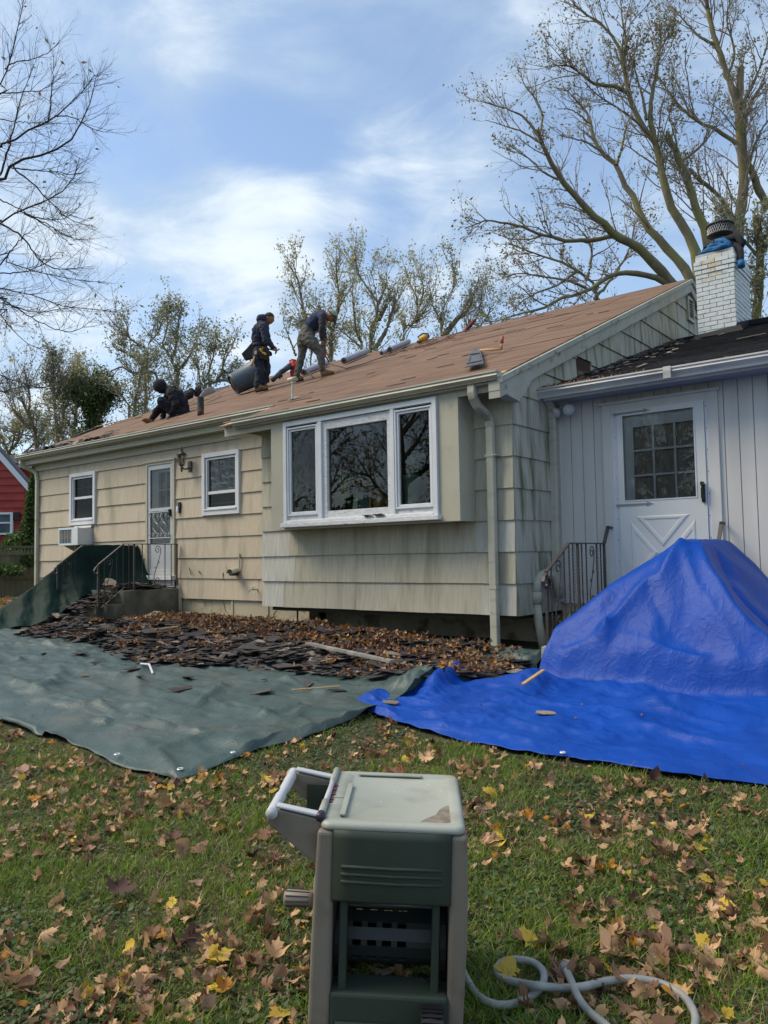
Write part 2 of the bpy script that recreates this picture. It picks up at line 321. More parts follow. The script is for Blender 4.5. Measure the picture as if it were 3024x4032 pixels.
def wallface(partname, frame, s0, s1, z0, ztop, holes, mats, clips=(), wid=(0.35, 0.95), phase=0.0, cover=None, label=None, rows=None):
    """frame(s,z,off)->world; shingles become sub-parts of one wall part"""
    bk = MB()
    for (a, b, c, d) in rects_minus((s0, s1, z0, ztop), holes):
        poly = [(a, c), (b, c), (b, d), (a, d)]
        for cl in clips: poly = clip(poly, *cl)
        if len(poly) > 2:
            P = [frame(s, z, 0.0) for s, z in poly]; dv = np.array(frame(s0, z0, -0.08)) - np.array(frame(s0, z0, 0))
            bk.prism(P, dv)
    wall = bk.build(partname, M_['trim'], house)
    if label: wall['label'] = label
    k = 0; z = z0
    while z < ztop - .02:
        za, zb = z, min(z + E_, ztop); ss = s0
        while ss < s1 - .02:
            wd = rng.uniform(*wid); se = ss + wd
            if s1 - se < wid[0] * .6: se = s1
            for (a, b, c, d) in rects_minus((ss + (.0009 if ss > s0 else 0), se - .0009 if se < s1 else se, za, zb), holes):
                jag = rng.uniform(-.003, .003)
                poly = [(a, c + (jag if c == za else 0)), (b, c + (jag if c == za else 0)), (b, d), (a, d)]
                for cl in clips: poly = clip(poly, *cl)
                if len(poly) < 3: continue
                tp = rng.uniform(-.002, .002)
                offs = [0.026 - 0.022 * (q[1] - za) / E_ + tp for q in poly]
                P0 = [frame(q[0], q[1], 0.001) for q in poly]; P1 = [frame(q[0], q[1], o) for q, o in zip(poly, offs)]
                n = len(poly); mb = MB(); mb.add(P0 + P1, [tuple(range(n))[::-1], tuple(range(n, 2 * n))] + [(i, (i + 1) % n, n + (i + 1) % n, n + i) for i in range(n)])
                mname = mats((a + b) / 2, (c + d) / 2)
                mb.build('shingle', M_[mname], wall)
            ss = se
        z += E_; k += 1
    return wall
front = lambda yy: (lambda s, z, o: (s, yy - o, z))
side = lambda xx: (lambda s, z, o: (xx + o, s, z))
# window and door openings (world x0,x1,z0,z1)
W1 = (-11.10, -10.11, 1.453, 2.54); W2 = (-6.655, -5.67, 1.453, 2.54); D1 = (-8.365, -7.462, 0.20, 2.53)
AC = (-11.02, -10.22, 1.02, 1.40)
BAY = (-3.60, -0.50, 1.075, 2.60)
LTOP = 3.02 - 0.13
wallface('left_wing_wall', front(LY), LX, BX0, 0.0, LTOP, [W1, W2, D1, AC], lambda s, z: 'bare' if (-5.4 < s < -5.1 and 1.08 < z < 1.44) else 'shake', wid=(1.1, 2.3), label='long tan shingled wall with a storm door and two windows')
def bm_(s, z):
    if s < -3.75 and z < 1.0: return 'bare'
    if -0.4 < s < -0.2 and z < 1.2: return 'bare' if rng.random() < .4 else 'shake2'
    return 'shake2'
wallface('bay_wall', front(0.0), BX0, BX1, 0.0, 2.56, [BAY], bm_, wid=(0.32, 0.85), label='weathered shingled wall that steps forward under the big window')
# right side wall and the gable above it, clipped by the rakes
und = 0.16
gclips = [(-RS, 1.0, RE[1] - RS * RE[0] - und), (RS, 1.0, RIDGE_Z + RS * RIDGE_Y - und)]
def sm_(s, z):
    return 'shake3'
RZW = lambda y: 2.62 + 0.335 * (y - 0.62)       # white wing roof surface
wallface('gable_wall', side(0.0), 0.0, 12.9, 0.0, 5.6, [(CY + .02, 13.0, 0.0, 2.60), (1.72, 2.18, 2.98, 3.28)], sm_, gclips, wid=(0.30, 0.8), label='mossy grey shingled gable end with streaks')
# return wall between bump and left wing, far gable, back wall, room shell
mb = MB(); mb.box(BX0 - .002, BX0 + .06, 0.03, LY, 0, 2.75); mb.build('return_wall', M_['shake2'], house)
mb = MB(); mb.prism([(LX, LY + .08, 0), (LX, 12.1, 0), (LX, 12.1, rz(1.0)), (LX, RIDGE_Y, RIDGE_Z - .2), (LX, LY + .08, LTOP)], (0.08, 0, 0)); 
for k in range(9): mb.box(LX - .03, LX + .001, LY - .01, 12.1, k * E_ + .0, k * E_ + .33)
mb.build('left_gable_wall', M_['shake'], house)
mb = MB(); mb.box(LX, 0, 12.1, 12.2, -.6, 3.2); mb.build('back_wall', M_['shake'], house)
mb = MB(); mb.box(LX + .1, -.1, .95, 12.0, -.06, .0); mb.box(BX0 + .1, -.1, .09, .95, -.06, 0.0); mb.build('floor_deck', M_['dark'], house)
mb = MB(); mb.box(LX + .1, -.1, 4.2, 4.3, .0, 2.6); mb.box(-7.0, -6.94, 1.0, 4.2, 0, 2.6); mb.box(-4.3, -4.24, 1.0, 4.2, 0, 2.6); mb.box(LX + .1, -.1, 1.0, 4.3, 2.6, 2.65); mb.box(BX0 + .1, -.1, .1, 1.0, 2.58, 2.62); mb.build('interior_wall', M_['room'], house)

# frieze band under the left eave
mb = MB(); mb.box(LX - .02, BX0, LY - .055, LY + .005, LTOP - .17, LTOP); mb.build('frieze_board', M_['trim'], house)
# foundation (set back under the bump)
mb = MB(); mb.box(LX + .03, BX0 + .02, LY + .03, LY + .25, -.7, -.002)
mb.build('foundation', M_['found'], house)
mb = MB(); mb.box(BX0 + .02, -.02, 1.3, 1.5, -.7, -.002); mb.build('foundation', M_['found'], house)
mb = MB(); mb.box(-5.95, -5.90, LY - .005, LY + .028, -.45, -.004); mb.box(-5.9, -5.05, LY + .012, LY + .026, -.45, -.004); mb.build('foundation_patch', mat('flat stucco patch', (.48, .43, .31), (.44, .39, .28), .9, 4, bump=.1, bscale=60), house)
# cracks: dark slivers proud of the stucco, jagged
mb = MB()
for (x0, z0, x1, z1, n) in ((-5.0, -.28, -4.85, -.12, 6), (-4.85, -.12, -4.45, -.06, 8), (-4.45, -.06, -4.25, -.15, 6), (-5.9, -.02, -5.95, -.38, 7), (-6.2, -.02, -6.05, -.3, 7)):
    P = [(x0 + (x1 - x0) * i / n + rng.uniform(-.02, .02), LY + .028, z0 + (z1 - z0) * i / n + rng.uniform(-.015, .015)) for i in range(n + 1)]
    mb.tube(P, .006, 4)
mb.build('foundation_crack', M_['dark'], house)
mb = MB(); mb.tube([(-3.72, .25, -.02), (-3.72, .25, -.5)], .014, 6); mb.tube([(-5.0, .87, 0), (-5.0, .87, -.42)], .006, 5); mb.build('support_pipe', M_['rustiron'], house)

# ---- bay window box
BY = -0.35
bx0, bx1, bz0, bz1 = -3.60, -0.50, 1.075, 2.53
wx0, wx1, wz0, wz1 = -3.33, -0.785, 1.135, 2.535     # window unit
bay = empty('bay_window', ((bx0 + bx1) / 2, BY, bz0), parent=house); bay.location = tuple(Vector((-2.05, BY, 1.075)) - Vector(house.location))
mb = MB(); mb.box(bx0, wx0, BY, BY + .04, bz0, bz1 + .12); mb.build('side_panel', M_['trim'], bay)
mb = MB(); mb.box(wx1, bx1, BY, BY + .04, bz0, bz1 + .12); mb.build('side_panel', M_['trim'], bay, bevel=.004)
mb = MB(); mb.box(wx0, wx1, BY, BY + .04, bz0, wz0); mb.build('apron_board', M_['trim'], bay)
mb = MB(); mb.box(bx1 - .04, bx1 - .002, BY + .04, 0, bz0 + .002, bz1 + .1); mb.build('bay_cheek', M_['trim'], bay)
mb = MB(); mb.box(bx0 + .002, bx0 + .04, BY + .04, 0, bz0 + .002, bz1 + .1); mb.build('bay_cheek', M_['trim'], bay)
mb = MB(); mb.box(bx0 + .04, bx1 - .04, BY + .04, .1, bz0 + .004, bz0 + .04); mb.build('bay_floor', M_['trim'], bay)
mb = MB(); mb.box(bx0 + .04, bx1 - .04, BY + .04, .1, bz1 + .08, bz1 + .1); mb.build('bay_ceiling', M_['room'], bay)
def ringframe(x0, x1, z0, z1, w, y0, y1, name, m, parent, bev=.004, wb=None, wt=None):
    wb = w if wb is None else wb; wt = w if wt is None else wt
    mb = MB(); mb.box(x0, x0 + w, y0, y1, z0, z1); mb.box(x1 - w, x1, y0, y1, z0, z1)
    mb.box(x0 + w, x1 - w, y0 + .001, y1, z1 - wt, z1 - .0008); mb.box(x0 + w, x1 - w, y0 + .001, y1, z0 + .0008, z0 + wb)
    return mb.build(name, m, parent, bevel=bev)
fr = ringframe(wx0, wx1, wz0, wz1, .06, BY - .035, BY + .06, 'outer_frame', M_['white'], bay)
mu1, mu2 = -2.655, -1.442       # mullions: left casement | picture | right casement
mb = MB(); mb.box(mu1 - .035, mu1 + .035, BY - .03, BY + .07, wz0 + .05, wz1 - .06); mb.build('mullion', M_['white'], bay, bevel=.004)
mb = MB(); mb.box(mu2 - .028, mu2 + .028, BY - .03, BY + .07, wz0 + .05, wz1 - .06); mb.build('mullion', M_['white'], bay, bevel=.004)
for (a, b, nm, gm) in ((wx0 + .068, mu1 - .04, 'casement_sash', 'glass2'), (mu2 + .034, wx1 - .068, 'casement_sash', 'glass')):
    s_ = ringframe(a, b, wz0 + .118, wz1 - .085, .022, BY - .025, BY + .03, nm, M_['white'], bay)
    ringframe(a + .024, b - .024, wz0 + .142, wz1 - .109, .028, BY - .008, BY + .04, 'inner_sash', M_['white'], bay)
    mb = MB(); mb.box(a - .012, b + .02, BY + .0, BY + .06, wz0 + .045, wz0 + .119); mb.build('filler_board', M_['peel'], bay)
    mb = MB(); mb.add([(a + .05, BY + .02, wz0 + .165), (b - .05, BY + .02, wz0 + .165), (b - .05, BY + .02, wz1 - .135), (a + .05, BY + .02, wz1 - .135)], [(0, 1, 2, 3)]); mb.build('pane', M_[gm], bay)
pa, pb = mu1 + .035, mu2 - .028
ringframe(pa, pb, wz0 + .055, wz1 - .065, .07, BY + .0, BY + .07, 'picture_frame', M_['peel'], bay, wb=.10, wt=.11)
mb = MB(); mb.add([(pa + .07, BY + .045, wz0 + .155), (pb - .07, BY + .045, wz0 + .155), (pb - .07, BY + .045, wz1 - .175), (pa + .07, BY + .045, wz1 - .175)], [(0, 1, 2, 3)]); mb.build('pane', M_['glass'], bay)
mb = MB(); mb.box(wx0 - .03, wx1 + .03, BY - .075, BY + .02, wz0 - .035, wz0 + .02); mb.box(wx0 + .06, wx1 - .06, BY - .04, BY + .01, wz0 + .02, wz0 + .05); mb.build('window_sill', M_['peel'], bay, bevel=.006)
mb = MB()
for i in range(12):
    x = rng.uniform(-1.9, -1.6); mb.box(x, x + rng.uniform(.03, .1), BY - .078, BY - .03, wz0 + .045 + rng.uniform(0, .02), wz0 + .056 + rng.uniform(0, .02))
mb.build('rotten_chip', M_['dark'], bay)

# ---- ordinary windows
def sash_window(x0, x1, z0, z1, y, cols, rows, lab, special=None):
    wdw = empty('window', (0, 0, 0), parent=house); wdw.location = tuple(Vector(((x0 + x1) / 2, y, z0)) - Vector(house.location)); wdw['label'] = lab
    ringframe(x0, x1, z0, z1, .075, y - .06, y + .05, 'window_casing', M_['white'], wdw, wb=.095)
    ringframe(x0 + .085, x1 - .085, z0 + .105, z1 - .085, .035, y - .035, y + .04, 'sash_frame', M_['white'], wdw)
    zm = z0 + (z1 - z0) * (.52 if not special else .36)
    mb = MB(); mb.box(x0 + .12, x1 - .12, y - .02, y + .03, zm - .025, zm + .025); mb.build('meeting_rail', M_['white'], wdw, bevel=.003)
    mb = MB(); mb.box(x0 + .06, x1 - .06, y - .075, y - .0, z0 + .085, z0 + .11); mb.build('window_sill', M_['white'], wdw, bevel=.003)
    a, b, c, d = x0 + .12, x1 - .12, z0 + .14, z1 - .12
    mb = MB(); mb.add([(a, y + .012, zm + .02), (b, y + .012, zm + .02), (b, y + .012, d), (a, y + .012, d)], [(0, 1, 2, 3)]); mb.build('pane', M_['glass2'] if special else M_['screen'], wdw)
    mb = MB(); mb.add([(a, y + .008, c), (b, y + .008, c), (b, y + .008, zm - .02), (a, y + .008, zm - .02)], [(0, 1, 2, 3)]); mb.build('pane', M_['screen'], wdw)
    zt = d if not special else d; zb2 = zm + .02 if not special else d - .26
    for i in range(1, cols):
        x = a + (b - a) * i / cols; mb = MB(); mb.box(x - .008, x + .008, y + .02, y + .035, zb2, zt); mb.build('muntin', M_['white'], wdw)
    for i in range(1, rows):
        z = zb2 + (zt - zb2) * i / rows; mb = MB(); mb.box(a, b, y + .021, y + .034, z - .008, z + .008); mb.build('muntin', M_['white'], wdw)
    if special:
        for zz in (d - .13, d - .16, d - .42): mb = MB(); mb.box(a, b, y + .022, y + .04, zz - .011, zz + .011); mb.build('inner_rail', M_['white'], wdw)
        mb = MB(); mb.box(a + .02, b - .02, y + .03, y + .05, c + .05, c + .08); mb.build('inner_rail', M_['white'], wdw)
    mb = MB(); mb.box(a, b, y + .12, y + .13, c, d) if not special else mb.box(a, b, y + .2, y + .21, c, d - .5)
    mb.build('curtain', mat('grey curtain', (.16, .16, .15), (.10, .10, .095), .9, 14, (4, 4, .3)), wdw)
    return wdw
sash_window(*W1[:2], *W1[2:], LY, 3, 2, 'narrow white sash window above the air conditioner')
sash_window(*W2[:2], *W2[2:], LY, 3, 1, 'white sash window right of the storm door', True)

# ---- left storm door
door = empty('storm_door', (0, 0, 0), parent=house); door.location = tuple(Vector((-7.91, LY, .4)) - Vector(house.location))
dx0, dx1, dz0, dz1 = -8.30, -7.535, 0.42, 2.475
mb = MB(); mb.box(D1[0], dx0, LY - .045, LY + .08, .2, D1[3]); mb.box(dx1, D1[1], LY - .045, LY + .08, .2, D1[3]); mb.box(dx0, dx1, LY - .044, LY + .08, dz1, D1[3] - .001); mb.build('door_casing', M_['trim'], door, bevel=.004)
mb = MB(); mb.box(D1[0] - .03, D1[1] + .03, LY - .065, LY + .0, D1[3] - .004, D1[3] + .03); mb.build('drip_cap', M_['trim'], door)
f = MB(); f.box(dx0, dx0 + .07, LY - .03, LY + .0, dz0, dz1); f.box(dx1 - .07, dx1, LY - .03, LY, dz0, dz1); f.box(dx0 + .07, dx1 - .07, LY - .029, LY, dz1 - .09, dz1 - .001); f.box(dx0 + .07, dx1 - .07, LY - .029, LY, dz0, dz0 + .10); f.box(dx0 + .07, dx1 - .07, LY - .029, LY, 1.60, 1.66)
f.build('door_frame', M_['storm'], door, bevel=.004)
mb = MB(); mb.box(dx0 + .07, dx1 - .07, LY - .018, LY - .002, dz0 + .10, 0.98); mb.build('kick_panel', M_['storm'], door)
mb = MB(); mb.add([(dx0 + .07, LY - .012, 1.0), (dx1 - .07, LY - .012, 1.0), (dx1 - .07, LY - .012, 2.39), (dx0 + .07, LY - .012, 2.39)], [(0, 1, 2, 3)]); mb.build('pane', M_['glassd'], door)
mb = MB(); mb.box(dx0 + .07, dx1 - .07, LY - .02, LY - .005, .975, 1.0); mb.build('panel_rail', M_['storm'], door)
# inner door
ix0, ix1 = dx0 + .04, dx1 - .01
M_['indoor'] = mat('inner door white', (.72, .73, .72), rough=.5)
mb = MB()
for (a, b, c, d) in rects_minus((ix0, ix1, dz0, dz1), [(ix0 + .22, ix0 + .42, 1.42, 2.33), (ix0 + .46, ix0 + .66, 1.42, 2.33)]): mb.box(a, b, LY + .03, LY + .07, c, d)
for zz in (1.67, 2.0): mb.box(ix0 + .2, ix0 + .68, LY + .025, LY + .04, zz - .015, zz + .015)
mb.build('inner_door', M_['indoor'], door)
mb = MB(); mb.box(ix0 + .28, ix0 + .34, LY + .074, LY + .08, 1.9, 2.15); mb.build('orange_notice', mat('orange notice', (.75, .32, .08), rough=.6), door)
mb = MB(); mb.box(D1[0] + .01, D1[1] + .02, LY - .12, LY + .05, .33, .41); mb.box(D1[0] + .03, D1[1], LY - .05, LY + .03, .2, .33); mb.build('door_threshold', M_['peel'], door, bevel=.006)
# scrollwork guard of the storm door
def spiral(cx, cz, r0, turns, y, ang0=0, n=26, hand=1):
    P = []
    for i in range(n):
        t = i / (n - 1); a = ang0 + hand * turns * 2 * math.pi * t; r = r0 * (1 - .75 * t); P.append((cx + r * math.cos(a), y, cz + r * math.sin(a)))
    return P
mb = MB(); yy = LY - .045
for cx in (-8.16, -7.92, -7.68):
    for sx in (-1, 1):
        mb.tube(spiral(cx + sx * .045, 1.52, .04, 1.3, yy, math.pi / 2 if sx > 0 else math.pi / 2, hand=-sx), .006, 4)
        mb.tube(spiral(cx + sx * .045, 1.16, .04, 1.3, yy, -math.pi / 2, hand=sx), .006, 4)
for cx in (-8.04, -7.80):
    P = [(cx - .08, yy, 1.545), (cx - .06, yy, 1.47), (cx, yy, 1.40), (cx + .07, yy, 1.36), (cx + .09, yy, 1.30), (cx + .03, yy, 1.24), (cx - .03, yy, 1.2), (cx - .06, yy, 1.13)]
    mb.tube(P, .006, 4); mb.tube([(2 * cx - p[0], p[1], p[2]) for p in P], .006, 4)
mb.tube([(dx0 + .05, yy, 1.58), (dx1 - .05, yy, 1.58)], .008, 4); mb.tube([(dx0 + .05, yy, 1.10), (dx1 - .05, yy, 1.10)], .008, 4)
mb.build('scroll_guard', M_['storm'], door)
mb = MB(); mb.box(dx1 - .06, dx1 - .03, LY - .08, LY - .03, 1.5, 1.62); mb.box(dx1 - .08, dx1 - .02, LY - .09, LY - .06, 1.52, 1.55); mb.build('door_handle', M_['blacko'], door)

# ---- roof of the house
roof = empty('roof', (0, 0, 0), parent=house); roof.location = tuple(Vector((-6.5, RIDGE_Y, RIDGE_Z)) - Vector(house.location))
rake = 0.10; RL = -13.0
YB = 2 * RIDGE_Y - .5
def sheet(x0, x1, y0, y1, m, name='plywood_sheet', up=0.0, th=.016, wob=.004):
    mb = MB(); w0, w1 = rng.uniform(-wob, wob), rng.uniform(-wob, wob)
    P = [(x0, y0), (x1, y0), (x1, y1), (x0, y1)]; top = [np.array([x, y, rz(y)]) + RN * (up + wv) for (x, y), wv in zip(P, (w0, w0, w1, w1))]
    mb.prism([t - RN * th for t in top], RN * th); return mb.build(name, M_[m], roof)
ys = [0.86]; 
YL0 = 0.62                                   # eave of the left wing
# bump part below the left wing's eave line, then full width above it
for (x0, x1, r0, r1, m) in [(-4.62, .08, -.43, -.22, 'plynew'), (-4.5, .08, -.216, .62, 'ply')]:
    xx = x0
    while xx < x1 - .1:
        w_ = rng.uniform(1.6, 2.5); xe = xx + w_
        if x1 - xe < .8: xe = x1
        sheet(xx, xe - .006, r0, r1, m); xx = xe
rows = [0.624, 1.72, 2.82, 3.92, 5.02, 6.0, RIDGE_Y]
for r in range(6):
    xx = RL + (rng.uniform(-1.2, 0) if r % 2 else 0)
    while xx < .08 - .1:
        xe = xx + 2.42
        if .08 - xe < .7: xe = .08
        sheet(max(xx, RL), xe - .008, rows[r], rows[r + 1] - .008, 'ply', wob=.005); xx = xe
# valley transition bit at left of the bump roof
mb = MB(); mb.prism([(-4.62, .62, rz(.62) - .02), (-4.62, -.2, rz(-.2) - .02), (-4.64, .62, rz(.62) - .25)], (.02, 0, 0)); mb.build('roof_return', M_['trim'], roof)
# back slope
mb = MB(); mb.prism([(RL, RIDGE_Y, RIDGE_Z), (.08, RIDGE_Y, RIDGE_Z), (.08, YB, rz(RIDGE_Y - (YB - RIDGE_Y))), (RL, YB, rz(RIDGE_Y - (YB - RIDGE_Y)))], (0, -.01, -.03)); mb.build('back_slope', M_['black'], roof)
# rafters' dark core so no light leaks (attic)
mb = MB(); mb.prism([(LX + .1, .95, rz(.95) - .09), (LX + .1, RIDGE_Y, RIDGE_Z - .09), (LX + .1, 12.1, rz(.98) - .09), (LX + .1, 12.1, 2.66), (LX + .1, .95, 2.66)], (-LX - .2, 0, 0)); mb.build('attic', M_['dark'], roof)
mb = MB(); mb.prism([(BX0 + .1, .0, 2.64), (BX0 + .1, .0, rz(0) - .06), (BX0 + .1, .94, rz(.94) - .06), (BX0 + .1, .94, 2.64)], (-BX0 - .2, 0, 0)); mb.build('attic', M_['dark'], roof)
# rake boards on the right gable: two stepped boards each side of the ridge
def rake_board(y0, y1, zoff0, zoff1, x0, x1, name, m):
    f1 = lambda y: rz(y) if y <= RIDGE_Y else rz(2 * RIDGE_Y - y)
    mb = MB(); mb.prism([(x0, y0, f1(y0) - zoff0), (x0, y1, f1(y1) - zoff0), (x0, y1, f1(y1) - zoff1), (x0, y0, f1(y0) - zoff1)], (x1 - x0, 0, 0)); return mb.build(name, M_[m], roof, bevel=.003)
rake_board(-.42, RIDGE_Y, .018, .085, -.06, .125, 'rake_moulding', 'trimdirty'); rake_board(RIDGE_Y, YB, .018, .085, -.06, .125, 'rake_moulding', 'trimdirty')
rake_board(-.42, RIDGE_Y, .085, .25, -.05, .095, 'rake_board', 'trimdirty'); rake_board(RIDGE_Y, YB, .085, .25, -.05, .095, 'rake_board', 'trimdirty')
# boxed eave return at the corner
mb = MB(); mb.prism([(-.05, -.425, 2.60), (-.05, -.425, 2.47), (-.05, .02, 2.405), (-.05, .36, 2.74)], (.142, 0, 0)); mb.build('eave_return', M_['trimdirty'], roof, bevel=.003)
# soffits and fascias
mb = MB(); mb.box(-4.52, -.05, -.33, .0, 2.555, 2.575); mb.build('soffit', M_['trim'], roof)
mb = MB(); mb.box(-4.60, -.05, -.345, -.325, 2.49, 2.64); mb.build('fascia', M_['trim'], roof)
mb = MB(); mb.prism([(-4.6, -.325, 2.50), (-4.6, .0, 2.50), (-4.6, LY - .06, 2.62), (-4.6, LY - .06, 2.9), (-4.6, -.325, 2.62)], (.4, 0, 0)); mb.build('boxed_end', M_['trim'], roof)
mb = MB(); mb.box(LX - .35, -4.3, .68, LY, 2.87, 2.89); mb.build('soffit', M_['trim'], roof)
mb = MB(); mb.box(LX - .38, -4.3, .66, .68, 2.86, 3.04); mb.build('fascia', M_['trim'], roof)
# gutters: K profile swept along X
def gutter(x0, x1, yb, zt, name, m, parent, w=.12, h=.125, ends=True):
    prof = [(0, 0), (0, -h), (-w * .55, -h), (-w * .62, -h * .78), (-w * .95, -h * .42), (-w * .88, -h * .22), (-w, -h * .14), (-w, 0.0), (-w + .012, .0), (-w + .012, -.012), (-w + .004, -.02), (-w * .84, -h * .24), (-w * .88, -h * .42), (-w * .56, -h * .9), (-.006, -h * .93), (-.006, 0)]
    n = len(prof); mb = MB()
    P0 = [(x0, yb + a, zt + b) for a, b in prof]; P1 = [(x1, yb + a, zt + b) for a, b in prof]
    mb.add(P0 + P1, [(i, (i + 1) % n, n + (i + 1) % n, n + i) for i in range(n)])
    if ends:
        for x in (x0, x1):
            q = prof[:8]; d = .003 if x == x0 else -.003
            mb.prism([(x, yb + a, zt + b) for a, b in q], (d, 0, 0))
    return mb.build(name, M_[m], parent)
gutter(-4.32, .075, -.345, 2.69, 'gutter', 'gutter', roof)
gutter(-12.93, -4.50, .66, 3.085, 'gutter', 'gutter', roof)
mb = MB(); mb.box(-12.9, -4.55, .56, .65, 2.975, 3.0); mb.box(-4.3, .06, -.45, -.35, 2.585, 2.6); mb.build('gutter_dirt', M_['gutin'], roof)
mb = MB()      # drip edge strip, bluish white at the right part
mb.prism([(-4.5, -.452, 2.672), (.085, -.452, 2.672), (.085, -.40, 2.668 + .005), (-4.5, -.40, 2.668 + .005)], (0, 0, .006)); mb.build('drip_edge', mat('pale drip edge', (.52, .56, .54), (.42, .44, .42), .4, 5), roof)
# downspouts: rectangular section
def downspout(P, name, m, parent, w=.042, d=.032, ribs=True):
    P = [np.array(p, float) for p in P]; mb = MB()
    n = len(P); ring = []
    for k in range(n):
        t = (P[min(k + 1, n - 1)] - P[max(k - 1, 0)]); t /= np.linalg.norm(t)
        xa = np.array([1.0, 0, 0]); ya = np.cross(t, xa)
        if np.linalg.norm(ya) < .3: ya = np.array([0, 0, 1.0])
        ya /= np.linalg.norm(ya); xa = np.cross(ya, t)
        ring.append([P[k] + xa * w * i + ya * d * j for i, j in ((-1, -.8), (-.8, -1), (.8, -1), (1, -.8), (1, .8), (.8, 1), (-.8, 1), (-1, .8))])
    vs = [q for r_ in ring for q in r_]; fs = [(k * 8 + i, k * 8 + (i + 1) % 8, (k + 1) * 8 + (i + 1) % 8, (k + 1) * 8 + i) for k in range(n - 1) for i in range(8)]
    fs += [tuple(range(8))[::-1], tuple(range((n - 1) * 8, n * 8))]
    mb.add(vs, fs); o = mb.build(name, M_[m], parent); return o
ds = downspout([(-.275, -.40, 2.60), (-.275, -.40, 2.50), (-.272, -.385, 2.44), (-.262, -.32, 2.36), (-.25, -.18, 2.29), (-.245, -.11, 2.23), (-.243, -.085, 2.14), (-.243, -.085, 1.5), (-.243, -.085, .3), (-.243, -.085, -.45)], 'downspout', 'gutter', house, .046, .036)
mb = MB(); mb.box(-.30, -.185, -.128, -.045, 1.80, 1.835); mb.box(-.20, -.15, -.125, -.03, 1.812, 1.822); mb.build('downspout_strap', M_['gutter'], ds)
mb = MB(); mb.box(-.293, -.193, -.126, -.044, .30, .34); mb.build('downspout_joint', M_['gutter'], ds)
downspout([(-12.75, .6, 2.98), (-12.75, .6, 2.90), (-12.74, .66, 2.82), (-12.60, .80, 2.74), (-12.50, .83, 2.66), (-12.47, .835, 2.5), (-12.47, .835, 1.0), (-12.47, .835, .02)], 'downspout', 'gutter', house, .04, .032)
# attic vent louvre
vent = empty('gable_vent', (0, 0, 0), parent=house); vent.location = tuple(Vector((0.04, 6.62, 5.07)) - Vector(house.location))
vy0, vy1, vz0, vz1 = 6.45, 6.80, 4.86, 5.30
mb = MB()
for (a, b, c, d) in rects_minus((vy0, vy1, vz0, vz1), [(vy0 + .045, vy1 - .045, vz0 + .05, vz1 - .045)]): mb.box(.01, .06, a, b, c, d)
mb.build('vent_frame', M_['trim'], vent)
mb = MB(); mb.box(.008, .02, vy0 + .04, vy1 - .04, vz0 + .04, vz1 - .04); mb.build('vent_opening', M_['dark'], vent)
for i in range(6):
    z = vz0 + .07 + i * .052; mb = MB(); mb.prism([(.022, vy0 + .045, z + .025), (.056, vy0 + .045, z - .005), (.056, vy0 + .045, z + .005), (.022, vy0 + .045, z + .035)], (0, vy1 - vy0 - .09, 0)); mb.build('louvre', M_['trim'], vent)
# missing shingle patch on the gable: rotten hole with bare boards
M_['rawwood'] = mat('bare brown board', (.20, .13, .085), (.13, .08, .05), .85, 8, (1, 1, 4), bump=.3, bscale=30)
mb = MB(); mb.box(-.03, .002, 1.72, 2.18, 2.98, 3.28); mb.build('sheathing_hole', mat('dark red sheathing', (.06, .03, .022), rough=.9), house)
mb = MB(); mb.box(.003, .02, 1.74, 1.96, 2.98, 3.10); mb.build('bare_board', M_['rawwood'], house)
mb = MB(); mb.box(.003, .024, 1.965, 2.17, 2.98, 3.12); mb.build('bare_board', M_['rawwood'], house)

# ---- white side wing
WRX1 = 6.2
wing = empty('white_wing_wall', (0, 0, 0), parent=house); wing.location = tuple(Vector((2, CY, 0.1)) - Vector(house.location)); wing['label'] = 'white vertically boarded wall of the side wing'
DW = (0.62, 1.93, -.05, 2.43)        # door with casing
x = 0.06; bw = 0.148
WT = 2.56
backing = MB()
for (a, b, c, d) in rects_minus((0.04, WRX1, .1, WT), [DW]): backing.box(a, b, CY + .012, CY + .08, c, d)
backing.build('backing_board', mat('shadow gap', (.33, .35, .37), rough=.7), wing)
while x < WRX1 - .05:
    for (a, b, c, d) in rects_minus((x + .004, x + bw - .004, .105, WT), [DW]):
        mb = MB(); mb.box(a, b, CY, CY + .012, c, d); mb.build('wall_board', M_['wboard'], wing, bevel=.0025, seg=1)
    x += bw
mb = MB(); mb.box(.022, .07, CY - .022, CY + .01, .1, WT); mb.build('corner_trim', M_['wboard'], wing)
mb = MB(); mb.box(.05, WRX1, CY - .012, CY + .012, .085, .104); mb.build('base_trim', M_['white'], wing)
mb = MB(); mb.box(.02, WRX1, CY + .02, CY + .3, -.8, .088); mb.build('foundation', M_['found'], wing)
mb = MB(); mb.box(WRX1 - .1, WRX1, CY + .08, 11, -.8, 2.6); mb.build('end_wall', M_['wboard'], wing)
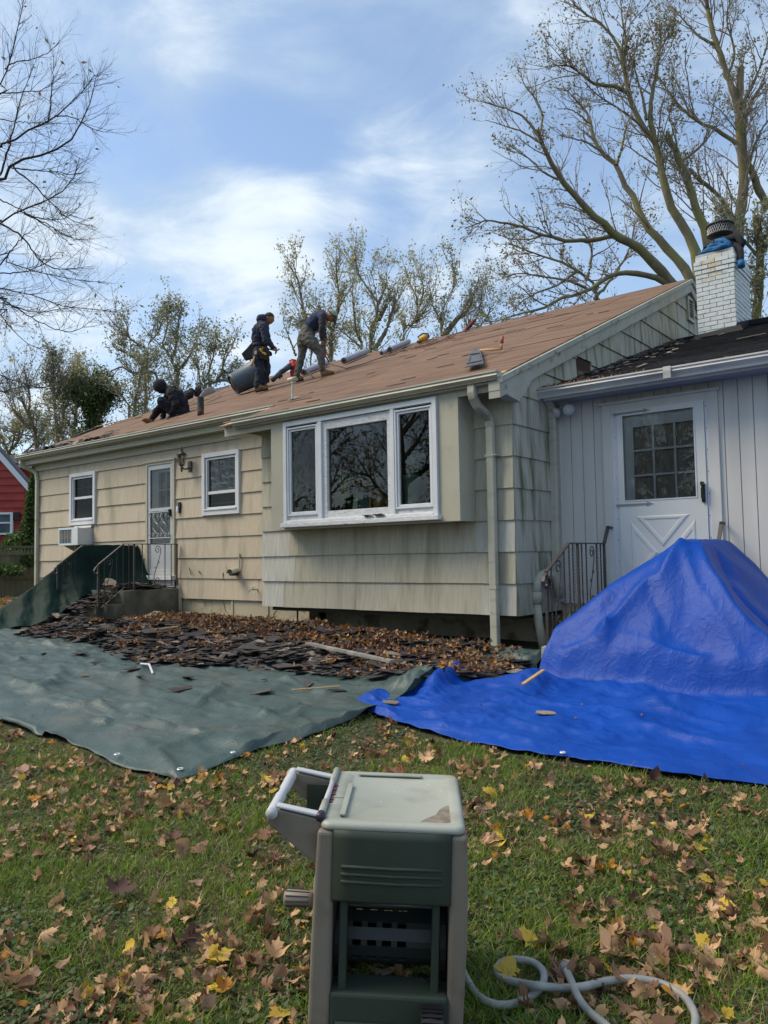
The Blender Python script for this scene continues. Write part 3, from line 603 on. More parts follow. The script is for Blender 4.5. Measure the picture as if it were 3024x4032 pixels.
# door casing
wd = empty('side_door', (0, 0, 0), parent=house); wd.location = tuple(Vector((1.3, CY, 0.2)) - Vector(house.location)); wd['label'] = 'white nine-light door with crossbuck lower panel'
c0, c1, ct = DW[0], DW[1], DW[3]
mb = MB(); mb.box(c0, c0 + .11, CY - .03, CY + .05, -.05, ct); mb.box(c1 - .11, c1, CY - .03, CY + .05, -.05, ct); mb.box(c0 + .11, c1 - .11, CY - .029, CY + .05, ct - .11, ct - .001); mb.build('door_casing', M_['wboard'], wd, bevel=.004)
mb = MB(); mb.box(c0 - .03, c1 + .03, CY - .055, CY + .01, ct - .002, ct + .025); mb.build('drip_cap', M_['wboard'], wd)
a0, a1, az1, az0 = .80, 1.79, 2.345, .20
mb = MB(); mb.box(c0 + .11, a0 + .0, CY - .02, CY + .04, az0, ct - .11); mb.box(a1, c1 - .11, CY - .02, CY + .04, az0, ct - .11); mb.box(a0, a1, CY - .0195, CY + .04, az1, ct - .112); mb.build('storm_jamb', M_['white'], wd)
mb = MB()
hole = (.87, 1.675, 1.285, 2.275)
for (a, b, c, d) in rects_minus((a0 + .004, a1 - .004, az0, az1 - .004), [hole]): mb.box(a, b, CY - .035, CY - .002, c, d)
mb.build('storm_panel', M_['wdoor'], wd)
ringframe(hole[0] - .012, hole[1] + .012, hole[2] - .012, hole[3] + .012, .014, CY - .042, CY - .03, 'glazing_bead', M_['white'], wd, bev=0)
mb = MB(); mb.add([(hole[0], CY - .02, hole[2]), (hole[1], CY - .02, hole[2]), (hole[1], CY - .02, hole[3]), (hole[0], CY - .02, hole[3])], [(0, 1, 2, 3)]); mb.build('pane', M_['glassd'], wd)
M_['pale_in'] = mat('inner door enamel', (.78, .80, .80), rough=.5)
h2 = (hole[0] + .095, hole[1] + .015)
mb = MB()
gx = [h2[0] + (h2[1] - h2[0]) * i / 3 for i in range(4)]; gzs = [1.28 + (2.15 - 1.28) * i / 3 for i in range(4)]
lights = [(gx[i] + .012, gx[i + 1] - .012, gzs[j] + .012, gzs[j + 1] - .012) for i in range(3) for j in range(3)]
for (a, b, c, d) in rects_minus((a0, a1 + .06, az0, az1), lights): mb.box(a, b, CY + .012, CY + .04, c, d)
mb.build('inner_door', M_['pale_in'], wd)
mb = MB(); mb.box(a0, a1, CY + .050, CY + .058, 1.2, 2.3); mb.build('curtain', mat('brown lace curtain', (.36, .32, .26), (.26, .23, .18), .9, 9, (3, 3, .6), bump=.4, bscale=30, bstretch=(3, 3, .3)), wd)
# crossbuck grooves and raised triangles on the lower storm panel
M_['groove'] = mat('door panel edge', (.50, .54, .57), rough=.4)
cxm, czm, hw, hh = (a0 + a1) / 2, .68, .36, .42
def tri(name, pts, d=.012):
    mb = MB(); n = len(pts); cx_ = sum(p[0] for p in pts) / n; cz_ = sum(p[1] for p in pts) / n
    o1 = [(p[0], CY - .036, p[1]) for p in pts]; o2 = [(cx_ + (p[0] - cx_) * .88, CY - .036 - d, cz_ + (p[1] - cz_) * .88) for p in pts]
    o3 = [(cx_ + (p[0] - cx_) * .70, CY - .036 - d, cz_ + (p[1] - cz_) * .70) for p in pts]; o4 = [(cx_ + (p[0] - cx_) * .62, CY - .040, cz_ + (p[1] - cz_) * .62) for p in pts]
    vs = o1 + o2 + o3 + o4; fs = [(k * n + i, k * n + (i + 1) % n, (k + 1) * n + (i + 1) % n, (k + 1) * n + i) for k in range(3) for i in range(n)] + [tuple(range(3 * n, 4 * n))]
    mb.add(vs, fs); mb.build(name, M_['wdoor'], wd)
g_ = .055
tri('raised_panel', [(cxm - hw + g_, czm + hh), (cxm + hw - g_, czm + hh), (cxm, czm + .06)]); tri('raised_panel', [(cxm - hw + g_, czm - hh), (cxm, czm - .06), (cxm + hw - g_, czm - hh)])
tri('raised_panel', [(cxm - hw, czm + hh - g_), (cxm - .05, czm), (cxm - hw, czm - hh + g_)]); tri('raised_panel', [(cxm + hw, czm + hh - g_), (cxm + hw, czm - hh + g_), (cxm + .05, czm)])
# strap hinges, latch
for z in (2.305, 1.235):
    mb = MB(); mb.prism([(a0 - .03, CY - .045, z - .012), (a0 + .33, CY - .045, z - .006), (a0 + .33, CY - .045, z - .022), (a0 + .37, CY - .045, z), (a0 + .40, CY - .045, z + .003), (a0 + .37, CY - .045, z + .012), (a0 + .33, CY - .045, z + .03), (a0 + .33, CY - .045, z + .012), (a0 - .03, CY - .045, z + .012)], (0, .007, 0)); mb.build('strap_hinge', mat('grey hinge', (.25, .26, .27), rough=.5), wd)
mb = MB(); mb.box(a1 - .055, a1 - .02, CY - .06, CY - .035, 1.22, 1.42); mb.tube([(a1 - .038, CY - .06, 1.40), (a1 - .038, CY - .10, 1.37), (a1 - .038, CY - .10, 1.27), (a1 - .038, CY - .06, 1.24)], .012, 6); mb.box(a1 - .05, a1 - .025, CY - .11, CY - .05, 1.40, 1.44); mb.build('door_handle', M_['blacko'], wd)
mb = MB()
for i in range(9):
    mb.box(a1 + .012, a1 + .02, CY - .024, CY - .019, .35 + i * .24, .358 + i * .24); mb.box(a0 - .03, a0 - .022, CY - .024, CY - .019, .35 + i * .24, .358 + i * .24)
mb.build('screw_head', M_['iron'], wd)

# white wing roof
wr = empty('wing_roof', (0, 0, 0), parent=house); wr.location = tuple(Vector((3, 3, 3.3)) - Vector(house.location)); wr['label'] = 'low black asphalt roof of the side wing'
WY0 = .70; WRY = 5.95; WNn = np.array([0, -.335, 1.0]); WNn /= np.linalg.norm(WNn)
mb = MB(); mb.prism([(0.03, WY0, RZW(WY0) - .03), (WRX1 + .1, WY0, RZW(WY0) - .03), (WRX1 + .1, WRY, RZW(WRY) - .03), (.03, WRY, RZW(WRY) - .03)], (0, 0, .02)); mb.build('roof_deck', M_['tar'], wr)
nrow = 36
for k in range(nrow):
    y0 = WY0 - .02 + (WRY - WY0) * k / nrow; y1 = y0 + (WRY - WY0) / nrow + .03; xx = .035 + (0.15 if k % 2 else 0) * 0
    while xx < WRX1 + .1:
        xe = min(xx + rng.uniform(.85, 1.0), WRX1 + .1)
        if xx < 3.3 or True:
            u0 = .012 + rng.uniform(0, .002); P = [(xx, y0, RZW(y0)), (xe - .004, y0, RZW(y0)), (xe - .004, y1, RZW(y1)), (xx, y1, RZW(y1))]
            t0 = [np.array(p) + WNn * (u0 if i < 2 else 0) for i, p in enumerate(P)]
            mb = MB(); mb.prism([t - WNn * .008 for t in t0], WNn * .008); mb.build('roof_shingle', M_['black'], wr)
        xx = xe
mb = MB(); mb.prism([(.03, WRY, RZW(WRY) + .01), (WRX1 + .1, WRY, RZW(WRY) + .01), (WRX1 + .1, 11, RZW(WRY) - 1.5), (.03, 11, RZW(WRY) - 1.5)], (0, 0, -.03)); mb.build('back_slope', M_['black'], wr)
gutter(.0, WRX1 + .12, .69, 2.655, 'gutter', 'wgutter', wr, .125, .115)
mb = MB(); mb.box(.05, WRX1, .69, .72, 2.52, 2.63); mb.build('fascia', M_['wboard'], wr)
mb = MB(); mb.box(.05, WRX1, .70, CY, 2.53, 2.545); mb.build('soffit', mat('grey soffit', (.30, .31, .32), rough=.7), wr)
mb = MB(); mb.box(.02, WRX1, .60, .68, 2.60, 2.625); mb.build('gutter_dirt', M_['gutin'], wr)
mb = MB(); mb.box(1.52, 1.60, .556, .70, 2.535, 2.662); mb.build('gutter_joint', M_['wgutter'], wr)
# beige downspout in the inside corner with a round elbow into a drain pipe
ds = downspout([(.055, .78, 2.55), (.055, .86, 2.50), (.05, .90, 2.42), (.05, .90, 1.5), (.06, .86, .45), (.06, .84, .30)], 'downspout', 'gutter', house, .043, .034)
M_['pipe'] = mat('beige pvc drain', (.48, .47, .39), (.38, .37, .30), .45, 5)
mb = MB(); mb.tube([(.10, .84, .16), (.10, .78, .34), (.085, .70, .43), (.07, .58, .46), (.05, .46, .43), (.04, .40, .34), (.04, .38, .22)], .055, 12); mb.tube([(.04, .38, .25), (.04, .38, .12)], .066, 12); mb.tube([(.04, .38, .14), (.05, .40, -.1), (.09, .44, -.45)], .05, 12); mb.build('drain_elbow', M_['pipe'], ds, smooth=True)

# ---- chimney with individual painted bricks
CX0, CX1, CY0, CY1 = .62, 1.205, 5.0, 5.95
CZ0, CZ1 = 3.9, 5.40
ch = empty('chimney', (0, 0, 0), parent=house); ch.location = tuple(Vector(((CX0 + CX1) / 2, (CY0 + CY1) / 2, CZ0)) - Vector(house.location)); ch['label'] = 'white painted brick chimney'
mb = MB(); mb.box(CX0 + .008, CX1 - .008, CY0 + .008, CY1 - .008, CZ0 - .3, CZ1 + .04); mb.build('mortar_core', M_['mortar'], ch)
def brickrun(side_, z, hgt, k, grow=0.0):
    L = (CX1 - CX0) if side_ == 0 else (CY1 - CY0); s = -.0; first = .10 if k % 2 else .20
    while s < L - .01:
        e = min(s + (first if s == 0 else .205), L)
        if L - e < .05: e = L
        j = rng.uniform(0, .005)
        mb = MB()
        if side_ == 0: mb.box(CX0 + s + .004 - grow * (s == 0), CX0 + e - .004 + grow * (e == L), CY0 - j - grow, CY0 + .02, z + .0045, z + hgt - .0045)
        else: mb.box(CX1 - .02, CX1 + j + grow, CY0 + s + .004, CY0 + e - .004, z + .0045, z + hgt - .0045)
        rust = side_ == 0 and .15 < s + .05 < .30 and z > 4.9
        mb.build('brick', M_['rustbrick'] if rust else M_['brick'], ch, bevel=.004, seg=1)
        s = e
hgt = .0715; nb = 21
for k in range(nb):
    z = CZ1 - (k + 1) * hgt
    gr = .022 if k in (1, 2) else (0.012 if k == 3 else 0)
    brickrun(0, z, hgt, k, gr); brickrun(1, z, hgt, k, gr)
mb = MB(); mb.box(CX0 + .03, CX1 - .02, CY0 + .03, CY1 - .03, CZ1, CZ1 + .06); mb.build('chimney_crown', M_['mortar'], ch, bevel=.02)
mb = MB(); mb.prism([(CX0 - .05, CY0 - .12, RZW(CY0 - .12) + .015), (CX1 + .12, CY0 - .12, RZW(CY0 - .12) + .015), (CX1 + .05, CY0 - .004, RZW(CY0) + .10), (CX0 - .03, CY0 - .004, RZW(CY0) + .06)], (0, -.004, .004))
mb.prism([(CX1 + .004, CY0 - .05, RZW(CY0) - .02), (CX1 + .004, CY1, RZW(CY1) - .02), (CX1 + .004, CY1, RZW(CY1) + .10), (CX1 + .004, CY0 - .02, RZW(CY0) + .14)], (.01, 0, 0))
mb.build('flashing', M_['tar'], ch)
mb = MB(); mb.box(CX1 + .02, WRX1, WRY - .22, WRY + .05, RZW(WRY) - .05, RZW(WRY) + .03); mb.build('ridge_cap', M_['tar'], wr)
# flue cap: pipe, lower skirt, mesh drum and lid
cc = np.array([(CX0 + CX1) / 2 + .0, (CY0 + CY1) / 2 - .05, CZ1 + .04])
M_['steel'] = mat('dull flue steel', (.10, .10, .105), (.06, .06, .06), .5, 20, metal=.6)
mb = MB(); mb.lathe(cc, [(.12, 0), (.12, .40), (.13, .41)], 20); mb.build('flue_pipe', M_['steel'], ch, smooth=True)
mb = MB(); mb.lathe(cc, [(.10, .34), (.205, .385), (.215, .40), (.20, .41), (.12, .402)], 26); mb.build('flue_skirt', M_['steel'], ch, smooth=True)
mb = MB(); mb.lathe(cc, [(.215, .545), (.222, .55), (.222, .57), (.19, .585), (.05, .60)], 26); mb.lathe(cc, [(.20, .544), (.0, .54)], 26); mb.build('flue_lid', M_['steel'], ch, smooth=True)
mb = MB()
for i in range(32):
    for s_ in (-1, 1):
        P = [cc + np.array([.195 * math.cos(2 * math.pi * (i + s_ * t * 1.6) / 32), .195 * math.sin(2 * math.pi * (i + s_ * t * 1.6) / 32), .402 + .145 * t]) for t in (0, .5, 1)]
        mb.tube(P, .0035, 3, False)
mb.build('flue_mesh', mat('galvanised mesh', (.42, .42, .42), rough=.4, metal=.5), ch)
# ================================================================== GROUND
M_['soil'] = mat('lawn soil', (0.045, 0.050, 0.020), (0.075, 0.060, 0.035), 0.95, 1.6, bump=.8, bscale=30, c3=(0.030, 0.042, 0.014), s3=5, t3=(.4, .6), det=6, bdist=.02)
def ground():
    xs = np.concatenate([np.linspace(-400, -30, 12), np.linspace(-28, -10, 20), np.arange(-9.8, 6.6, .12), np.linspace(7, 30, 16), np.linspace(40, 400, 10)])
    ys = np.concatenate([np.linspace(-400, -30, 12), np.linspace(-28, -9, 20), np.arange(-8.8, 1.6, .12), np.linspace(2, 30, 20), np.linspace(40, 400, 10)])
    X, Y = np.meshgrid(xs, ys, indexing='ij'); V = np.zeros((X.size, 3)); V[:, 0] = X.ravel(); V[:, 1] = Y.ravel()
    for i in range(len(V)):
        x, y = V[i, 0], V[i, 1]; V[i, 2] = gz(x, y) - .015 + (0.02 * vn(x * .7, y * .7, 0, 3) if abs(x) < 30 and abs(y) < 30 else 0)
    a, b = X.shape; I = np.arange(a * b).reshape(a, b)
    F = np.stack([I[:-1, :-1].ravel(), I[1:, :-1].ravel(), I[1:, 1:].ravel(), I[:-1, 1:].ravel()], 1)
    o = fastmesh('ground', V, F, M_['soil'], smooth=True); tag(o, kind='structure'); return o
ground()
def gsurf(x, y): return gz(x, y) - .015 + 0.02 * vn(x * .7, y * .7, 0, 3)
# ================================================================== STOOPS AND RAILINGS
t = empty('concrete_steps', (-8.0, 0.2, -.36), 'dark mossy concrete stoop with two steps below the storm door', 'steps')
def rough_box(x0, x1, y0, y1, z0, z1, name, m, parent, n=9, amp=.008):
    bm = bmesh.new(); bmesh.ops.create_cube(bm, size=1.0)
    for v in bm.verts: v.co = Vector((x0 + (v.co.x + .5) * (x1 - x0), y0 + (v.co.y + .5) * (y1 - y0), z0 + (v.co.z + .5) * (z1 - z0)))
    bmesh.ops.bevel(bm, geom=list(bm.edges), offset=.012, segments=2, affect='EDGES', profile=.5)
    bmesh.ops.subdivide_edges(bm, edges=[e for e in bm.edges if e.calc_length() > .15], cuts=n, use_grid_fill=True)
    for v in bm.verts:
        v.co += v.normal * amp * vn(v.co.x * 6 + x0, v.co.y * 6, v.co.z * 6, 3) * 1.5
    me = bpy.data.meshes.new(name); bm.to_mesh(me); bm.free(); me.materials.append(m); me.polygons.foreach_set('use_smooth', [True] * len(me.polygons))
    o = bpy.data.objects.new(name, me); col.objects.link(o); put(o, parent); return o
rough_box(-8.72, -7.30, -.28, .90, -.45, .185, 'landing', M_['conc'], t)
rough_box(-8.70, -7.31, -.58, -.275, -.45, -.03, 'step', M_['conc'], t)
rough_box(-8.70, -7.33, -.86, -.575, -.50, -.24, 'step', M_['conc'], t)
mb = MB(); mb.box(-7.315, -7.29, .82, .885, -.42, .2); mb.build('stucco_edge', M_['found'], t)
t = empty('concrete_steps', (1.4, 0.3, -.5), 'pale worn concrete stoop and steps partly under the blue tarp', 'steps')
rough_box(.66, 2.0, -.34, 1.04, -.55, -.05, 'landing', M_['conc2'], t)
rough_box(.62, 2.0, -.66, -.335, -.60, -.235, 'step', M_['conc2'], t)

def twist_bar(mb, p0, p1, r=.0075):
    p0, p1 = np.array(p0, float), np.array(p1, float); L = np.linalg.norm(p1 - p0); n = max(6, int(L / .03))
    d = (p1 - p0) / L; u = np.cross(d, (1, 0, 0)); u = u if np.linalg.norm(u) > .1 else np.cross(d, (0, 1, 0)); u /= np.linalg.norm(u); v = np.cross(d, u)
    vs = []; fs = []
    for k in range(n + 1):
        t = k / n; a = t * L * 40 if .12 < t < .88 else (.12 if t <= .12 else .88) * L * 40
        for q in range(4):
            b = a + q * math.pi / 2; vs.append(p0 + d * L * t + (u * math.cos(b) + v * math.sin(b)) * r * 1.3)
    for k in range(n):
        for q in range(4): fs.append((k * 4 + q, k * 4 + (q + 1) % 4, (k + 1) * 4 + (q + 1) % 4, (k + 1) * 4 + q))
    mb.add(vs, fs)
def spiral_yz(x, cy, cz, r0, turns, ang0, hand, n=28, asp=1.25):
    P = []
    for i in range(n):
        t = i / (n - 1); a = ang0 + hand * turns * 2 * math.pi * t; r = r0 * (1 - .78 * t); P.append((x, cy + r * math.cos(a), cz + asp * r * math.sin(a)))
    return P
def railing(x, ywall, ybend, yend, ztop, zbot, zend, zgend, label, knee=True, n_up=6, mir=1):
    """runs from the wall towards the lawn along -Y, then slopes down over the steps"""
    t = empty('iron_railing', (x, ybend, zbot - .1), label, 'railing', 'wrought iron stair railings')
    def top(y): return ztop if y >= ybend else ztop + (zend - ztop) * (ybend - y) / (ybend - yend)
    def bot(y): return zbot if y >= ybend + .03 else zbot + (zend - ztop) * 1.0 * (ybend + .03 - y) / (ybend - yend)
    mb = MB()
    P = [(x, ywall, ztop), (x, ybend, ztop), (x, yend + .02, top(yend + .02))]
    for a, b in zip(P[:-1], P[1:]):
        a, b = np.array(a), np.array(b); c = (a + b) / 2; L = np.linalg.norm(b - a); d = (b - a) / L; mb.obox(c, (d, (1, 0, 0), np.cross(d, (1, 0, 0))), (L / 2 + .006, .019, .007))
    # curled lamb's tongue at the lower end
    Q = [(x, yend + .02, top(yend)), (x, yend - .03, top(yend) - .035), (x, yend - .055, top(yend) - .085), (x, yend - .04, top(yend) - .13), (x, yend - .005, top(yend) - .14), (x, yend + .012, top(yend) - .115)]
    for a, b in zip(Q[:-1], Q[1:]):
        a, b = np.array(a), np.array(b); c = (a + b) / 2; L = np.linalg.norm(b - a); d = (b - a) / L; mb.obox(c, (d, (1, 0, 0), np.cross(d, (1, 0, 0))), (L / 2 + .004, .019, .006))
    if knee:
        a, b = np.array((x, ywall, ztop)), np.array((x + .0, ywall + .13, ztop + .20)); c = (a + b) / 2; L = np.linalg.norm(b - a); d = (b - a) / L; mb.obox(c, (d, (1, 0, 0), np.cross(d, (1, 0, 0))), (L / 2, .019, .009))
        mb.box(x - .012, x + .012, ywall + .10, CY - .03, ztop + .17, ztop + .20)
    mb.build('handrail', M_['iron'], t)
    mb = MB(); ys_ = [ywall - .02, ybend + .03, yend + .02]
    for a, b in zip(ys_[:-1], ys_[1:]):
        a, b = np.array((x, a, bot(a))), np.array((x, b, bot(b))); c = (a + b) / 2; L = np.linalg.norm(b - a); d = (b - a) / L; mb.obox(c, (d, (1, 0, 0), np.cross(d, (1, 0, 0))), (L / 2 + .004, .011, .006))
    mb.build('bottom_rail', M_['iron'], t)
    mb = MB(); mb.box(x - .014, x + .014, yend + .006, yend + .034, zgend, top(yend + .02)); mb.build('post', M_['iron'], t)
    mb = MB(); mb.box(x - .013, x + .013, ybend + .20, ybend + .226, zbot - .12, ztop); mb.build('post', M_['iron'], t)
    mb = MB(); mb.box(x - .012, x + .012, ywall - .025, ywall - .001, zbot - .0, ztop); mb.build('post', M_['iron'], t)
    flat = (ywall - ybend)
    ys2 = [ybend + flat * f for f in (-.0, .10, .34, .46, .76, .88)]
    for y in ys2:
        mb = MB(); twist_bar(mb, (x, y, bot(y) + .002), (x, y, top(y) - .004)); mb.build('baluster', M_['iron'], t)
    for y in (ybend - .12, yend + .13):
        mb = MB(); twist_bar(mb, (x, y, bot(y)), (x, y, top(y) - .004)); mb.build('baluster', M_['iron'], t)
    for (yc, w_) in ((ybend + flat * .61, .050), (ybend - .27, .045)):
        zt, zb_ = top(yc), bot(yc); h = zt - zb_
        mb = MB(); r0 = .062
        S1 = spiral_yz(x, yc + .012, zt - .10, r0, 1.35, math.pi * 0 , 1); S2 = spiral_yz(x, yc - .0, zb_ + .10, r0, 1.35, math.pi, 1)
        mb.tube(S1, .0065, 5); mb.tube(S2, .0065, 5)
        mb.tube([S1[0], (x, yc + .06, zt - .2), (x, yc + .0, zb_ + h * .48), (x, yc - .058, zb_ + .2), S2[0]], .0065, 5)
        mb.tube(spiral_yz(x, yc + .032, zb_ + h * .56, .024, 1.1, 0, 1, 12), .005, 4); mb.tube(spiral_yz(x, yc - .028, zb_ + h * .44, .024, 1.1, math.pi, 1, 12), .005, 4)
        mb.build('scroll', M_['iron'], t)
    return t
railing(0.70, .80, -.13, -.68, .795, .07, .50, -.50, 'dark iron railing with scrolls left of the white side door')
railing(1.95, .80, -.13, -.48, .795, .07, .52, -.50, 'iron railing whose knee sticks out of the blue tarp')
railing(-7.36, .84, -.26, -.74, .975, .24, .62, -.40, 'iron railing of the mossy stoop, nearer of two', knee=False)
railing(-8.66, .84, -.26, -.74, .975, .24, .62, -.40, 'iron railing of the mossy stoop buried under the dark tarp', knee=False)

# ================================================================== FIXTURES ON THE WALLS
# air conditioner: box proud of the wall
t = empty('air_conditioner', (-10.6, .72, 1.05), 'white air conditioner with blue and orange slotted grille under the narrow window', 'air conditioner')
ax0, ax1, ay, az0_, az1_ = -10.99, -10.26, .56, 1.035, 1.375
mb = MB(); mb.box(ax0, ax1, ay + .01, LY + .2, az0_, az1_); mb.build('housing', mat('ac enamel', (.66, .67, .67), (.58, .58, .57), .4, 4), t, bevel=.008)
mb = MB()
for (a, b, c, d) in rects_minus((ax0 - .01, ax1 + .01, az0_ - .01, az1_ + .01), [(ax0 + .03, ax0 + .50, az0_ + .03, az1_ - .03)]): mb.box(a, b, ay - .01, ay + .02, c, d)
mb.build('front_frame', M_['white'], t, bevel=.004)
M_['aco'] = mat('orange slat', (.42, .22, .06), (.30, .17, .07), .5, 9); M_['acb'] = mat('blue slat', (.07, .16, .20), (.10, .22, .26), .5, 9)
for c_ in range(4):
    x0 = ax0 + .04 + c_ * .115
    mb = MB(); mb.box(x0 + .108, x0 + .114, ay - .004, ay + .012, az0_ + .03, az1_ - .03); mb.build('divider', M_['acb'], t)
    for k in range(14):
        z = az0_ + .036 + k * .0195; m = 'aco' if ((k // 5 + c_) % 2 == (0 if c_ % 2 else 1)) or k in (6, 7) else 'acb'
        mb = MB(); mb.prism([(x0, ay + .0, z), (x0, ay + .016, z + .009), (x0, ay + .016, z + .014), (x0, ay, z + .005)], (.105, 0, 0)); mb.build('slat', M_[m], t)
mb = MB(); mb.box(ax0 + .03, ax0 + .5, ay + .02, ay + .03, az0_ + .03, az1_ - .03); mb.build('grille_back', M_['dark'], t)
mb = MB(); mb.box(ax0 + .08, ax1 + .01, LY - .05, LY - .01, az1_ + .012, az1_ + .055); mb.box(ax0 + .0, ax0 + .20, .66, .70, az1_ + .002, az1_ + .02); mb.build('flashing_strip', M_['peel'], t)
mb = MB(); mb.prism([(ax0 + .03, .62, az0_), (ax0 + .03, .87, az0_), (ax0 + .03, .87, az0_ - .13)], (.03, 0, 0)); mb.prism([(ax1 - .06, .62, az0_), (ax1 - .06, .87, az0_), (ax1 - .06, .87, az0_ - .13)], (.03, 0, 0)); mb.build('bracket', M_['trim'], t)

# wall lantern
t = empty('wall_lantern', (-7.03, .8, 2.3), 'black carriage lantern on the wall right of the storm door', 'lamp')
lx, ly = -7.04, .70
M_['lglass'] = glassmat('lantern glass', (.82, .82, .76))
mb = MB(); mb.lathe((lx, ly, 2.565), [(.085, -.012), (.085, 0), (.03, .05), (.016, .055), (.016, .07), (.03, .085), (.014, .10), (.012, .12), (.003, .15)], 10); mb.build('lantern_cap', M_['iron'], t)
mb = MB()
for i in range(6):
    a = math.pi * 2 * i / 6; mb.tube([(lx + .085 * math.cos(a), ly + .085 * math.sin(a), 2.56), (lx + .048 * math.cos(a), ly + .048 * math.sin(a), 2.37)], .0055, 4)
mb.lathe((lx, ly, 2.36), [(.05, 0), (.05, .014)], 6); mb.build('lantern_cage', M_['iron'], t)
mb = MB(); mb.lathe((lx, ly, 2.37), [(.045, 0), (.08, .19)], 6, cap=False); mb.build('lantern_glass', M_['lglass'], t)
mb = MB(); mb.lathe((lx, ly, 2.37), [(.012, 0), (.012, .07), (.026, .1), (.012, .135)], 8); mb.build('bulb', mat('bulb', (.75, .74, .7), rough=.3), t, smooth=True)
mb = MB(); mb.lathe((lx, ly, 2.36), [(.02, 0), (.02, -.04), (.032, -.055), (.015, -.07), (.022, -.085), (.003, -.115)], 10); mb.tube([(lx, ly, 2.33), (lx + .01, ly + .07, 2.30), (lx + .02, LY - .02, 2.34)], .014, 8); mb.lathe((lx + .02, LY - .035, 2.36), [(.05, 0), (.055, .015), (.045, .04)], 12, axis=(0, 1, 0)); mb.box(lx - .03, lx + .07, LY - .04, LY - .02, 2.27, 2.45); mb.build('lantern_arm', M_['iron'], t)
# doorbell
t = empty('doorbell', (-7.33, .86, 1.6), 'small white and black video doorbell beside the storm door', 'doorbell')
mb = MB(); mb.box(-7.365, -7.295, LY - .045, LY - .015, 1.545, 1.735); mb.build('back_plate', M_['blacko'], t, bevel=.004)
mb = MB(); mb.box(-7.38, -7.325, LY - .07, LY - .044, 1.55, 1.655); mb.lathe((-7.352, LY - .071, 1.58), [(.014, 0), (.014, -.004)], 12, axis=(0, 1, 0)); mb.build('bell_face', M_['white'], t, bevel=.003)
# dryer vent hood
t = empty('vent_hood', (-5.76, .82, .45), 'cream dryer vent hood low on the tan wall', 'vent')
mb = MB(); n = 9
pr_ = [(-.09 * math.cos(math.pi * i / (n - 1)), .075 * math.sin(math.pi * i / (n - 1))) for i in range(n)]
vs = []
for j, y in enumerate((LY - .19, LY - .03)):
    for a, b in pr_: vs.append((-5.76 + a * (1.0 if j == 0 else .8), y, .45 + b + (.0 if j == 0 else .03)))
mb.add(vs, [(i, i + 1, n + i + 1, n + i) for i in range(n - 1)])
mb.build('hood', M_['gutter'], t)
o = t.children[0]; sol = o.modifiers.new('solid', 'SOLIDIFY'); sol.thickness = .006
mb = MB(); mb.lathe((-5.76, LY - .17, .46), [(.05, 0), (.05, .15)], 14, axis=(0, 1, 0), cap=True); mb.build('duct', M_['dark'], t)
mb = MB(); mb.box(-5.69, -5.675, LY - .05, LY - .03, .49, .78); mb.box(-5.93, -5.92, LY - .12, LY - .11, .5, .58); mb.build('strap', M_['gutter'], t)
# garden tap
t = empty('garden_tap', (-5.30, .84, .19), 'small tan garden tap on the lowest shingles', 'tap')
mb = MB(); mb.tube([(-5.28, LY - .01, .19), (-5.28, LY - .12, .19)], .013, 8); mb.tube([(-5.28, LY - .12, .195), (-5.31, LY - .14, .19), (-5.34, LY - .15, .15)], .011, 8); mb.build('spout', M_['gutter'], t)
mb = MB(); mb.tube([(-5.28, LY - .09, .19), (-5.28, LY - .10, .235)], .006, 6); mb.tube([(-5.36, LY - .1, .235), (-5.22, LY - .1, .24)], .008, 6); mb.build('tap_handle', M_['gutter'], t)
# small hooks / dead vine bits on the wall
mb = MB(); mb.tube([(-7.05, LY - .03, .55), (-6.99, LY - .06, .50), (-6.96, LY - .05, .42)], .008, 5); mb.tube([(-6.78, LY - .03, .50), (-6.73, LY - .06, .47), (-6.70, LY - .04, .44)], .008, 5); mb.tube([(-6.12, LY - .025, .33), (-6.12, LY - .03, .46)], .008, 4)
tag(mb.build('dead_twig', M_['rustiron']), 'bits of dead brown vine clinging low on the tan wall', 'vine')
# flood light
t = empty('flood_light', (.17, .98, 2.46), 'white twin flood light in the corner beside the white wall', 'lamp')
P0 = onY(2212, 1588, .98)
M_['fl'] = mat('floodlight enamel', (.50, .51, .51), rough=.45)
mb = MB(); mb.lathe(P0 + np.array([0, .05, 0]), [(.07, 0), (.07, -.03), (.05, -.05)], 16, axis=(0, 1, 0)); mb.box(P0[0] - .05, P0[0] + .05, .93, 1.0, P0[2] - .02, P0[2] + .04); mb.build('mount_box', M_['fl'], t, smooth=False)
for px, py, ax in ((2192, 1622, (-.35, -.8, -.45)), (2238, 1612, (.45, -.75, -.30))):
    c = onY(px, py, .90); A = np.array(ax); A /= np.linalg.norm(A)
    mb = MB(); mb.lathe(c - A * .06, [(.03, 0), (.036, .03), (.062, .07), (.068, .10), (.064, .105)], 18, axis=A); mb.tube([P0, c - A * .05], .014, 6); mb.build('lamp_head', M_['fl'], t, smooth=True)
    mb = MB(); mb.lathe(c - A * .06, [(.06, .1), (.04, .112), (.0, .118)], 18, axis=A); mb.build('lamp_lens', M_['fl'], t, smooth=True)

